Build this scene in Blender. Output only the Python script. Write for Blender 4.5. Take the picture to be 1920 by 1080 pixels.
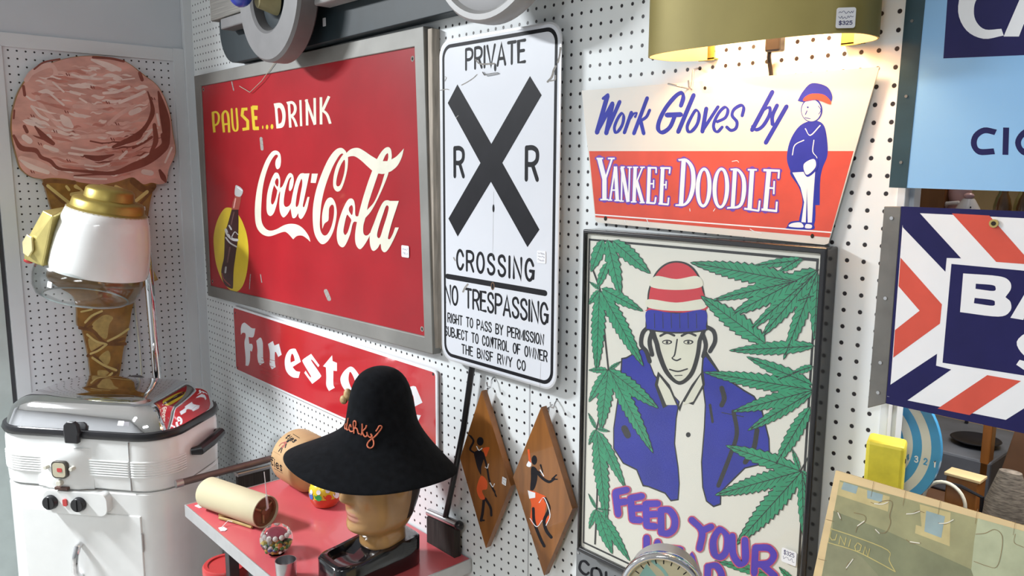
import bpy, bmesh, math, random
from mathutils import Vector, Matrix
from mathutils.geometry import tessellate_polygon
random.seed(7)
PI=math.pi
for o in list(bpy.data.objects): bpy.data.objects.remove(o)
SC=bpy.context.scene; COL=SC.collection
# ------------------------------------------------------------------ camera
cam=bpy.data.cameras.new('camera'); cam.sensor_width=36; cam.lens=36*1507.3/1920; cam.clip_start=.02
camo=bpy.data.objects.new('camera',cam); COL.objects.link(camo); SC.camera=camo
camo.matrix_world=Matrix(((.669615,-.115948,.733583,1.14145),(.742683,.097258,-.662651,-1.18624),(.006105,.988494,.150830,1.68319),(0,0,0,1)))
# ------------------------------------------------------------------ light
W=bpy.data.worlds.new('world'); SC.world=W; W.use_nodes=True
W.node_tree.nodes['Background'].inputs[0].default_value=(.80,.88,1,1); W.node_tree.nodes['Background'].inputs[1].default_value=.38
def area(name,loc,size,sy,power,color=(1,1,1),rot=(0,0,0)):
    l=bpy.data.lights.new(name,'AREA'); l.shape='RECTANGLE'; l.size=size; l.size_y=sy; l.energy=power; l.color=color
    o=bpy.data.objects.new(name,l); COL.objects.link(o); o.location=loc; o.rotation_euler=rot; return o
COOL=(.93,.97,1.0)
area('ceiling_tube_light',(-2.55,-2.25,2.84),.30,.7,250,COOL,(0,0,.75))
area('ceiling_tube_light',(1.5,-2.6,2.84),.30,1.2,34,COOL)
area('ceiling_tube_light',(-.3,-3.4,2.84),.30,1.2,10,COOL)
area('back_room_light',(1.0,.85,2.84),.30,1.2,14,(1,.95,.88))
area('added_shelf_fill',(.85,.10,1.555),.5,.03,2.6,(1,.95,.88))  # added fill under the upper shelf, brightens the things behind the opening
SC.view_settings.view_transform='Standard'; SC.view_settings.look='None'; SC.view_settings.gamma=1; SC.view_settings.exposure=.24
try: SC.view_settings.use_curve_mapping=False
except Exception: pass
# ------------------------------------------------------------------ materials
MT={}
def mat(name,col,rough=.5,metal=0,var=.06,scale=18,coat=0,bump=0,spec=.5,trans=0,ior=1.45,sheen=0,emit=0,stretch=None):
    m=bpy.data.materials.new(name); m.use_nodes=True; nt=m.node_tree; b=nt.nodes['Principled BSDF']
    b.inputs['Roughness'].default_value=rough; b.inputs['Metallic'].default_value=metal
    b.inputs['Coat Weight'].default_value=coat; b.inputs['Coat Roughness'].default_value=.06
    b.inputs['Specular IOR Level'].default_value=spec; b.inputs['Transmission Weight'].default_value=trans; b.inputs['IOR'].default_value=ior
    b.inputs['Sheen Weight'].default_value=sheen
    tc=nt.nodes.new('ShaderNodeTexCoord'); mp=nt.nodes.new('ShaderNodeMapping'); n=nt.nodes.new('ShaderNodeTexNoise'); n.inputs['Scale'].default_value=scale; n.inputs['Detail'].default_value=5
    if stretch: mp.inputs['Scale'].default_value=stretch
    nt.links.new(tc.outputs['Object'],mp.inputs[0]); nt.links.new(mp.outputs[0],n.inputs['Vector'])
    r=nt.nodes.new('ShaderNodeValToRGB'); r.color_ramp.elements[0].position=.3; r.color_ramp.elements[1].position=.7
    r.color_ramp.elements[0].color=tuple(max(0,c*(1-var)) for c in col)+(1,); r.color_ramp.elements[1].color=tuple(min(1,c*(1+var)) for c in col)+(1,)
    nt.links.new(n.outputs['Fac'],r.inputs[0]); nt.links.new(r.outputs[0],b.inputs['Base Color'])
    if bump:
        bp=nt.nodes.new('ShaderNodeBump'); bp.inputs['Strength'].default_value=bump; bp.inputs['Distance'].default_value=.002
        nt.links.new(n.outputs['Fac'],bp.inputs['Height']); nt.links.new(bp.outputs[0],b.inputs['Normal'])
    if emit:
        b.inputs['Emission Color'].default_value=tuple(col)+(1,); b.inputs['Emission Strength'].default_value=emit
    return m
def sheet(name,tint,refl=.04,rough=.04,haze=0):
    m=bpy.data.materials.new(name); m.use_nodes=True; nt=m.node_tree; nt.nodes.remove(nt.nodes['Principled BSDF']); out=nt.nodes['Material Output']
    t=nt.nodes.new('ShaderNodeBsdfTransparent'); t.inputs[0].default_value=tint+(1,); g=nt.nodes.new('ShaderNodeBsdfGlossy'); g.inputs['Roughness'].default_value=rough
    f=nt.nodes.new('ShaderNodeLayerWeight'); f.inputs[0].default_value=.5; mx=nt.nodes.new('ShaderNodeMixShader')
    pw=nt.nodes.new('ShaderNodeMath'); pw.operation='POWER'; pw.inputs[1].default_value=4; nt.links.new(f.outputs['Facing'],pw.inputs[0])
    mm=nt.nodes.new('ShaderNodeMath'); mm.operation='MULTIPLY_ADD'; mm.inputs[1].default_value=.5; mm.inputs[2].default_value=refl; nt.links.new(pw.outputs[0],mm.inputs[0])
    nt.links.new(mm.outputs[0],mx.inputs[0]); nt.links.new(t.outputs[0],mx.inputs[1]); nt.links.new(g.outputs[0],mx.inputs[2]); nt.links.new(mx.outputs[0],out.inputs[0]); MT[name]=m; return m
def pegboard(name,ax,ox,oz,col=(.78,.81,.83),hole=.0033,x0=None,x1=None,z0=None,z1=None):
    """white hardboard with a 25.4 mm grid of round holes; ax = object axis that runs along the board"""
    m=mat(name,col,.42,0,.03,6); nt=m.node_tree; b=nt.nodes['Principled BSDF']; src=b.inputs['Base Color'].links[0].from_socket
    tc=nt.nodes.new('ShaderNodeTexCoord'); sp=nt.nodes.new('ShaderNodeSeparateXYZ'); nt.links.new(tc.outputs['Object'],sp.inputs[0])
    def M(op,a,c=None):
        n=nt.nodes.new('ShaderNodeMath'); n.operation=op
        for i,v in enumerate((a,c)):
            if v is None: continue
            if isinstance(v,(int,float)): n.inputs[i].default_value=v
            else: nt.links.new(v,n.inputs[i])
        return n.outputs[0]
    def cell(s,o): return M('MULTIPLY',M('SUBTRACT',M('FRACT',M('ADD',M('DIVIDE',M('SUBTRACT',s,o),.0254),.5)),.5),.0254)
    a=cell(sp.outputs[ax],ox); c=cell(sp.outputs[2],oz)
    d=M('SQRT',M('ADD',M('MULTIPLY',a,a),M('MULTIPLY',c,c)))
    f=nt.nodes.new('ShaderNodeMapRange'); f.inputs[1].default_value=hole-.0003; f.inputs[2].default_value=hole+.0003; f.inputs[3].default_value=1; f.inputs[4].default_value=0
    nt.links.new(d,f.inputs[0])
    mx=nt.nodes.new('ShaderNodeMix'); mx.data_type='RGBA'; nt.links.new(f.outputs[0],mx.inputs[0]); nt.links.new(src,mx.inputs[6]); mx.inputs[7].default_value=(.022,.018,.022,1)
    nt.links.new(mx.outputs[2],b.inputs['Base Color'])
    bp=nt.nodes.new('ShaderNodeBump'); bp.inputs['Strength'].default_value=.6; bp.inputs['Distance'].default_value=.003; bp.invert=True
    nt.links.new(f.outputs[0],bp.inputs['Height']); nt.links.new(bp.outputs[0],b.inputs['Normal'])
    return m
def K(name,*a,**k):
    if name not in MT: MT[name]=mat(name,*a,**k)
    return MT[name]
K('cream',(.76,.74,.62),.35,coat=.3); K('yellow',(.70,.52,.035),.35,coat=.3); K('red',(.36,.014,.022),.34,coat=.12,var=.14,scale=4,spec=.3)
K('white',(.82,.83,.86),.3,coat=.3,var=.02); K('black',(.012,.012,.016),.5,var=.2,spec=.22); K('signred',(.62,.085,.055),.3,coat=.15,var=.08,spec=.35); K('wear',(.30,.28,.26),.8,var=.3,scale=200); K('crack',(.35,.34,.35),.7)
K('rust',(.16,.09,.05),.8); K('bottle',(.045,.016,.018),.3,coat=.3); K('neck',(.35,.08,.06),.3); K('capgrey',(.5,.5,.5),.4); K('pinkish',(.72,.35,.33),.4); K('sheen',(.16,.08,.08),.3)
K('blue',(.028,.038,.36),.5,coat=.03,var=.12,spec=.25); K('purple',(.14,.05,.42),.4); K('hole',(.02,.015,.01),.8); K('navy',(.014,.013,.085),.35,coat=.06,var=.1,spec=.25)
K('green',(.028,.31,.155),.5,var=.12,scale=30); K('blackline',(.022,.022,.025),.55); K('blueink',(.07,.035,.46),.5,var=.1); K('redline',(.62,.09,.16),.5); K('orange',(.72,.10,.02),.5)
K('hatred',(.62,.03,.05),.5); K('scoop',(.70,.37,.31),.35,var=.24,scale=9,coat=.3,stretch=(1,1,2.5)); K('scoopdark',(.25,.07,.05),.4,var=.2,scale=12); K('scooplight',(.86,.68,.62),.4,var=.1); K('scoopmid',(.76,.47,.41),.4,var=.12,scale=20)
K('coneLight',(.72,.58,.22),.4,var=.1); K('coneTan',(.52,.38,.13),.45,var=.22,scale=40); K('coneDark',(.20,.09,.03),.45,var=.25,scale=30); K('cone',(.30,.15,.03),.4,var=.3,scale=25,coat=.3)
K('chrome',(.82,.82,.84),.06,1,var=.02); K('steel',(.55,.55,.56),.28,1,var=.08); K('brass',(.62,.46,.17),.3,1,var=.08); K('gold',(.40,.31,.085),.40,.7,var=.07); K('enamel',(.80,.81,.80),.18,coat=.5,var=.02)
K('sticker',(.85,.85,.88),.6,var=.02); K('ink',(.06,.06,.16),.7); K('blackplastic',(.016,.016,.019),.3,var=.2); K('whitepaint',(.70,.73,.76),.45,var=.03,scale=5); K('greyplastic',(.34,.335,.335),.4,var=.06)
K('wood',(.25,.095,.022),.35,var=.25,scale=14,stretch=(3,3,.4),coat=.3); K('woodlight',(.66,.50,.27),.45,var=.12,scale=10,stretch=(.5,3,3)); K('wooddark',(.11,.055,.03),.5,var=.25,scale=12); K('cardboard',(.48,.31,.155),.7,var=.08)
# ------------------------------------------------------------------ mesh helpers
class MB:
    def __init__(s): s.v=[]; s.f=[]; s.m=[]
    def add(s,vs,fs,m=0):
        b=len(s.v); s.v+= [tuple(v) for v in vs]; s.f+=[tuple(i+b for i in f) for f in fs]; s.m+=[m]*len(fs); return s
    def box(s,a,b,m=0):
        (x0,y0,z0),(x1,y1,z1)=a,b
        return s.add([(x0,y0,z0),(x1,y0,z0),(x1,y1,z0),(x0,y1,z0),(x0,y0,z1),(x1,y0,z1),(x1,y1,z1),(x0,y1,z1)],[(0,3,2,1),(4,5,6,7),(0,1,5,4),(1,2,6,5),(2,3,7,6),(3,0,4,7)],m)
    def loft(s,rings,m=0,cap0=True,cap1=True,closed=True):
        n=len(rings[0]); vs=[p for r in rings for p in r]; fs=[]
        for i in range(len(rings)-1):
            for j in range(n if closed else n-1):
                k=(j+1)%n; fs.append((i*n+j,i*n+k,(i+1)*n+k,(i+1)*n+j))
        if cap0: fs.append(tuple(range(n))[::-1])
        if cap1: fs.append(tuple((len(rings)-1)*n+j for j in range(n)))
        return s.add(vs,fs,m)
    def cyl(s,p0,p1,r0,r1=None,n=24,m=0,caps=True):
        p0=Vector(p0);p1=Vector(p1); d=(p1-p0).normalized(); a=d.orthogonal().normalized(); b=d.cross(a); r1=r0 if r1 is None else r1
        return s.loft([[p+ (a*math.cos(2*PI*i/n)+b*math.sin(2*PI*i/n))*r for i in range(n)] for p,r in ((p0,r0),(p1,r1))],m,caps,caps)
    def tube(s,pts,r,n=8,m=0,closed=False):
        pts=[Vector(p) for p in pts]; N=len(pts); rings=[]; a=None
        for i,p in enumerate(pts):
            t=(pts[(i+1)%N]-pts[i-1]) if closed else (pts[min(i+1,N-1)]-pts[max(i-1,0)])
            t=t.normalized() if t.length>1e-9 else Vector((0,0,1))
            a=t.orthogonal().normalized() if a is None else (a-t*a.dot(t)).normalized()
            b=t.cross(a); rr=r[i] if isinstance(r,(list,tuple)) else r
            rings.append([p+(a*math.cos(2*PI*j/n)+b*math.sin(2*PI*j/n))*rr for j in range(n)])
        if closed: rings.append(rings[0]); return s.loft(rings,m,False,False)
        return s.loft(rings,m)
    def lathe(s,prof,n=40,m=0,cap0=True,cap1=True,c=(0,0)):
        return s.loft([[(c[0]+r*math.cos(2*PI*i/n),c[1]+r*math.sin(2*PI*i/n),z) for i in range(n)] for r,z in prof],m,cap0,cap1)
    def sphere(s,c,r,n=20,k=12,m=0,sq=(1,1,1)):
        rings=[]
        for i in range(1,k):
            t=PI*i/k; rings.append([(c[0]+sq[0]*r*math.sin(t)*math.cos(2*PI*j/n),c[1]+sq[1]*r*math.sin(t)*math.sin(2*PI*j/n),c[2]-sq[2]*r*math.cos(t)) for j in range(n)])
        return s.loft(rings,m)
    def prism(s,poly,a,b,axis='y',m=0):
        """poly of (u,v) swept along an axis from a to b"""
        f={'y':lambda u,v,w:(u,w,v),'x':lambda u,v,w:(w,u,v),'z':lambda u,v,w:(u,v,w)}[axis]
        n=len(poly); vs=[f(u,v,a) for u,v in poly]+[f(u,v,b) for u,v in poly]
        fs=[(i,(i+1)%n,(i+1)%n+n,i+n) for i in range(n)]
        tr=tessellate_polygon([[Vector((u,v,0)) for u,v in poly]])
        fs+=[tuple(t) for t in tr]+[tuple(i+n for i in t) for t in tr]
        return s.add(vs,fs,m)
    def build(s,name,mats,parent=None,loc=(0,0,0),rot=(0,0,0),smooth=True,bevel=0,seg=2,angle=35,subd=0,recalc=True):
        me=bpy.data.meshes.new(name); me.from_pydata(s.v,[],s.f)
        if not isinstance(mats,(list,tuple)): mats=[mats]
        for q in mats: me.materials.append(MT[q] if isinstance(q,str) else q)
        for p,i in zip(me.polygons,s.m): p.material_index=i
        if recalc:
            bm=bmesh.new(); bm.from_mesh(me); bmesh.ops.recalc_face_normals(bm,faces=bm.faces); bm.to_mesh(me); bm.free()
        me.validate()
        if smooth:
            for p in me.polygons: p.use_smooth=True
            me.set_sharp_from_angle(angle=math.radians(angle))
        o=bpy.data.objects.new(name,me); COL.objects.link(o); o.location=loc; o.rotation_euler=rot
        if parent: o.parent=parent
        if bevel:
            d=o.modifiers.new('bevel','BEVEL'); d.width=bevel; d.segments=seg; d.limit_method='ANGLE'; d.angle_limit=math.radians(40)
        if subd:
            d=o.modifiers.new('subd','SUBSURF'); d.levels=subd; d.render_levels=subd
        return o
def tag(o,label=None,cat=None,group=None,kind=None):
    if label: o['label']=label
    if cat: o['category']=cat
    if group: o['group']=group
    if kind: o['kind']=kind
    return o
def thing(name,label,cat,loc=(0,0,0),rz=0,group=None,rot=None):
    o=bpy.data.objects.new(name,None); o.empty_display_size=.05; COL.objects.link(o); o.location=loc; o.rotation_euler=rot or (0,0,rz)
    return tag(o,label,cat,group)
def struct(o): o['kind']='structure'; return o
def rrect(w,h,r,n=6,cx=0,cy=0):
    out=[]
    for qx,qy,a0 in ((1,1,0),(-1,1,90),(-1,-1,180),(1,-1,270)):
        for i in range(n+1):
            a=math.radians(a0+90*i/n); out.append((cx+qx*(w/2-r)+r*math.cos(a),cy+qy*(h/2-r)+r*math.sin(a)))
    return out
def spline(pts,closed,n=5):
    """Catmull-Rom; a third value marks a corner"""
    N=len(pts); P=[Vector(p[:2]) for p in pts]; cn=[len(p)>2 for p in pts]; out=[]
    for i in range(N if closed else N-1):
        j=(i+1)%N; b,c=P[i],P[j]
        a=b*2-c if cn[i] or (not closed and i==0) else P[i-1]
        d=c*2-b if cn[j] or (not closed and j==N-1) else P[(j+1)%N]
        if (c-b).length<1e-7: c=c+Vector((1e-6,0))
        for k in range(n):
            t=k/n; out.append(.5*((2*b)+(c-a)*t+(2*a-5*b+4*c-d)*t*t+(3*b-a-3*c+d)*t**3))
    if not closed: out.append(P[-1])
    return out
# ------------------------------------------------------------------ painted art on flat signs
STEP=.00012
class Art:
    """flat paint layers on a sign face: local u across, v up, layers stacked towards the viewer"""
    def __init__(s,mb,axis='x',base=0): s.mb=mb; s.axis=axis; s.mats=[]; s.k=0; s.base=base
    def mi(s,m):
        if m not in s.mats: s.mats.append(m)
        return s.mats.index(m)
    def pt(s,p,l):
        s_=s.base+l*STEP
        return (p[0],-s_,p[1]) if s.axis=='x' else (s_,p[0],p[1])
    def poly(s,loops,m,l):
        s.k+=1; l+=(s.k%40)*.002
        L=[[Vector((p[0],p[1],0)) for p in lp] for lp in loops]; flat=[p for lp in L for p in lp]
        s.mb.add([s.pt(p,l) for p in flat],[tuple(t) for t in tessellate_polygon(L)],s.mi(m))
    def strip(s,A,B,m,l,closed=False):
        s.k+=1; l+=(s.k%40)*.002
        n=len(A); fs=[(i,(i+1)%n,n+(i+1)%n,n+i) for i in range(n if closed else n-1)]
        s.mb.add([s.pt(p,l) for p in A]+[s.pt(p,l) for p in B],fs,s.mi(m))
    def line(s,pts,w,m,l,smooth=True,closed=False,n=5):
        """round-ended stroke of constant width"""
        P=spline(pts,closed,n) if smooth else [Vector(p) for p in pts]; N=len(P); A=[];B=[]
        for i,p in enumerate(P):
            a=P[i-1] if (closed or i>0) else p; c=P[(i+1)%N] if (closed or i<N-1) else p
            t=(c-a); t=t/t.length if t.length>1e-9 else Vector((1,0)); k=1
            if not smooth and 0<i<N-1:
                t1=(p-a).normalized(); q=abs(t1.dot(t)); k=1/max(.6,q)
            nn=Vector((-t.y,t.x))*w/2*k
            if not closed and i==0:
                for e,f in ((.98,.25),(.7,.71)): A.append(p-t*w/2*e+nn*f);B.append(p-t*w/2*e-nn*f)
            A.append(p+nn);B.append(p-nn)
            if not closed and i==N-1:
                for e,f in ((.7,.71),(.98,.25)): A.append(p+t*w/2*e+nn*f);B.append(p+t*w/2*e-nn*f)
        s.strip(A,B,m,l,closed)
    def taper(s,pts,w,m,l):
        P=spline(pts,False,4); N=len(P); A=[];B=[]
        for i,p in enumerate(P):
            t=(P[min(i+1,N-1)]-P[max(i-1,0)]).normalized(); q=Vector((-t.y,t.x))*w/2*(math.sin(PI*(i+.15)/(N-.7))**.7); A.append(p+q);B.append(p-q)
        s.strip(A,B,m,l)
    def disc(s,c,r,m,l,n=20,ry=None):
        s.poly([[(c[0]+r*math.cos(2*PI*i/n),c[1]+(ry or r)*math.sin(2*PI*i/n)) for i in range(n)]],m,l)
    def leaf(s,b,t,wa,l):
        b=Vector(b);t=Vector(t);d=t-b; n=Vector(wa)-(b+d*.45); k=max(5,int(d.length/.0125))
        def side(sg,g):
            o=[]
            for i in range(k):
                for f,q in ((0,.80),(.75,1.06)):
                    if i==0 and f==0: continue
                    u=(i+f)/k; o.append(b+d*u+n*sg*((math.sin(PI*min(1,u**.75))**.8)*q+g))
            return o
        for g,m,e in ((.1,'blackline',0),(0,'green',1)): s.poly([[b]+side(1,g)+[t+d*g*.15]+side(-1,g)[::-1]],m,l+e)
        s.line([b,b+d*.95],.0013,'blackline',l+2,False)
        for i in range(1,k):
            u=i/k; h=(math.sin(PI*min(1,u**.75))**.8)*.62
            for sg in (1,-1): s.line([b+d*(u-.02),b+d*(u+.05)+n*sg*h],.0007,'blackline',l+2,False)
    def data(s,key):
        for row in DATA[key].split('\n'):
            k,m,l,body=row.split('|'); l=int(l)
            if m=='OUTLINE': continue
            L=[[tuple(float(c)*1e-4 for c in p.split(',')[:2])+((1,) if p.count(',')>1 else ()) for p in lp.split(' ')] for lp in body.split('/')]
            if k=='P': s.poly(L,m,l)
            elif k=='S': s.poly([spline(lp,True,5) for lp in L],m,l)
            elif k=='F': s.leaf(L[0][0],L[0][1],L[1][0],l)
            else:
                A,B=L
                if k in 'RC' and len(A)>2: A=spline(A,k=='C',4); B=spline(B,k=='C',4)
                s.strip(A,B,m,l,k in 'CD')
    # --- single-stroke lettering, box height 1
    FONT={}
    def text(s,t,u0,u1,v0,v1,w,m,l,gap=.22,space=.42,slant=0):
        G=s.FONT; tot=sum((space if c==' ' else G[c][0])+gap for c in t)-gap; h=v1-v0; k=(u1-u0-w)/tot; x=0; hh=h-w
        for c in t:
            if c!=' ':
                for sm,pts in G[c][1]:
                    cl=sm and len(pts)>6 and abs(pts[0][0]-pts[-1][0])+abs(pts[0][1]-pts[-1][1])<1e-6; pts=pts[:-1] if cl else pts
                    s.line([(u0+w/2+(x+p[0])*k+slant*p[1]*hh,v0+w/2+p[1]*hh)+((1,) if len(p)>2 and sm else ()) for p in pts],w,m,l,sm,cl)
            x+=(space if c==' ' else G[c][0])+gap
def arc(cx,cy,rx,ry,a0,a1,n=8): return [(cx+rx*math.cos(math.radians(a0+(a1-a0)*i/n)),cy+ry*math.sin(math.radians(a0+(a1-a0)*i/n))) for i in range(n+1)]
w_=.55
_O=arc(.275,.5,.275,.5,90,450,16); _C=[(.53,.74)]+arc(.275,.5,.275,.5,40,320,12)[0:]+[(.53,.26)]
_S=[(.5,.78),(.42,.95),(.26,1),(.08,.92),(.03,.75),(.12,.6),(.4,.44),(.52,.27),(.45,.08),(.27,0),(.09,.06),(.01,.22)]
Art.FONT.update({
'P':(w_,[(0,[(0,0),(0,1)]),(1,[(0,1),(.32,1),(.53,.88),(.53,.62),(.32,.48),(0,.48)])]),
'R':(w_,[(0,[(0,0),(0,1)]),(1,[(0,1),(.32,1),(.53,.88),(.53,.62),(.32,.48),(0,.48)]),(0,[(.3,.48),(.55,0)])]),
'I':(.02,[(0,[(.01,0),(.01,1)])]),'V':(.6,[(0,[(0,1),(.3,0),(.6,1)])]),'A':(.6,[(0,[(0,0),(.3,1),(.6,0)]),(0,[(.1,.3),(.5,.3)])]),
'T':(.56,[(0,[(0,1),(.56,1)]),(0,[(.28,1),(.28,0)])]),'E':(.48,[(0,[(.48,1),(0,1),(0,0),(.48,0)]),(0,[(0,.53),(.4,.53)])]),
'F':(.48,[(0,[(.48,1),(0,1),(0,0)]),(0,[(0,.53),(.4,.53)])]),'C':(.53,[(1,_C)]),'O':(.55,[(1,_O)]),'S':(.52,[(1,_S)]),
'N':(.55,[(0,[(0,0),(0,1),(.55,0),(.55,1)])]),'G':(.55,[(1,_C[:-1]+[(.55,.3)]),(0,[(.32,.45),(.55,.45),(.55,.12)])]),
'H':(.55,[(0,[(0,0),(0,1)]),(0,[(.55,0),(.55,1)]),(0,[(0,.52),(.55,.52)])]),'B':(.54,[(0,[(0,0),(0,1)]),(1,[(0,1),(.33,1),(.5,.88),(.5,.64),(.33,.53),(0,.53)]),(1,[(.3,.53),(.54,.4),(.54,.14),(.33,0),(0,0)])]),
'Y':(.6,[(0,[(0,1),(.3,.5),(.3,0)]),(0,[(.6,1),(.3,.5)])]),'M':(.66,[(0,[(0,0),(0,1),(.33,.2),(.66,1),(.66,0)])]),'U':(.55,[(1,[(0,1),(0,.5),(.02,.2),(.15,.03),(.275,0),(.4,.03),(.53,.2),(.55,.5),(.55,1)])]),
'J':(.42,[(1,[(.42,1),(.42,.3),(.36,.06),(.2,0),(.04,.08),(0,.25)])]),'L':(.45,[(0,[(0,1),(0,0),(.45,0)])]),'W':(.85,[(0,[(0,1),(.2,0),(.425,.9),(.65,0),(.85,1)])]),
'D':(.55,[(0,[(0,0),(0,1)]),(1,[(0,1),(.25,1),(.48,.85),(.55,.5),(.48,.15),(.25,0),(0,0)])]),
'$':(.5,[(1,_S),(0,[(.26,1.15),(.26,-.15)])]),'1':(.5,[(0,[(.12,.8),(.28,1),(.28,0)])]),'2':(.5,[(1,[(0,.75),(.1,.95),(.3,1),(.48,.85),(.45,.6),(.2,.25),(0,0)]),(0,[(0,0),(.5,0)])]),
'3':(.5,[(1,[(0,.85),(.2,1),(.42,.92),(.44,.68),(.2,.54)]),(1,[(.2,.54),(.48,.45),(.48,.15),(.25,0),(0,.13)])]),'4':(.5,[(0,[(.4,0),(.4,1),(0,.3),(.5,.3)])]),'5':(.5,[(0,[(.46,1),(.06,1),(.02,.55)]),(1,[(.02,.55),(.3,.63),(.5,.4),(.42,.08),(.2,0),(0,.1)])]),
't':(.3,[(1,[(.15,1),(.13,.2),(.2,0),(.3,.1)]),(0,[(0,.68),(.3,.68)])]),'i':(.06,[(0,[(.03,0),(.03,.6)]),(0,[(.03,.85),(.04,.88)])]),'e':(.4,[(1,[(0,.33),(.38,.36),(.3,.62),(.1,.6),(0,.3),(.1,.03),(.28,0),(.4,.12)])]),'s':(.3,[(1,[(.3,.55),(.15,.65),(.03,.5),(.25,.25),(.25,.05),(.1,0),(0,.1)])]),
})
def sticker(parent,u,v,w,h,y,lines=(),name='price_sticker',rot=(0,0,0),r=.12):
    """small rounded paper price label lying on the front face (local -y)"""
    mb=MB(); a=Art(mb,'x',.0006); a.mi('sticker'); mb.prism(rrect(w,h,min(w,h)*r),-.0006,0,'y',0)
    n=len(lines)
    for i,t in enumerate(lines):
        v1=h/2-h*.12-i*(h*.78/n); v0=v1-h*.62/n
        if t=='~':
            a.line([(-w*.38+w*.76*q/14,(v0+v1)/2+random.uniform(-.4,.4)*(v1-v0)) for q in range(15)],h*.022,'ink',1)
        else: a.text(t,-w*.36,w*.36,v0,v1,h*.04,'ink',1)
    return mb.build(name,a.mats,parent,(u,y,v),rot,smooth=False,recalc=False)
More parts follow.
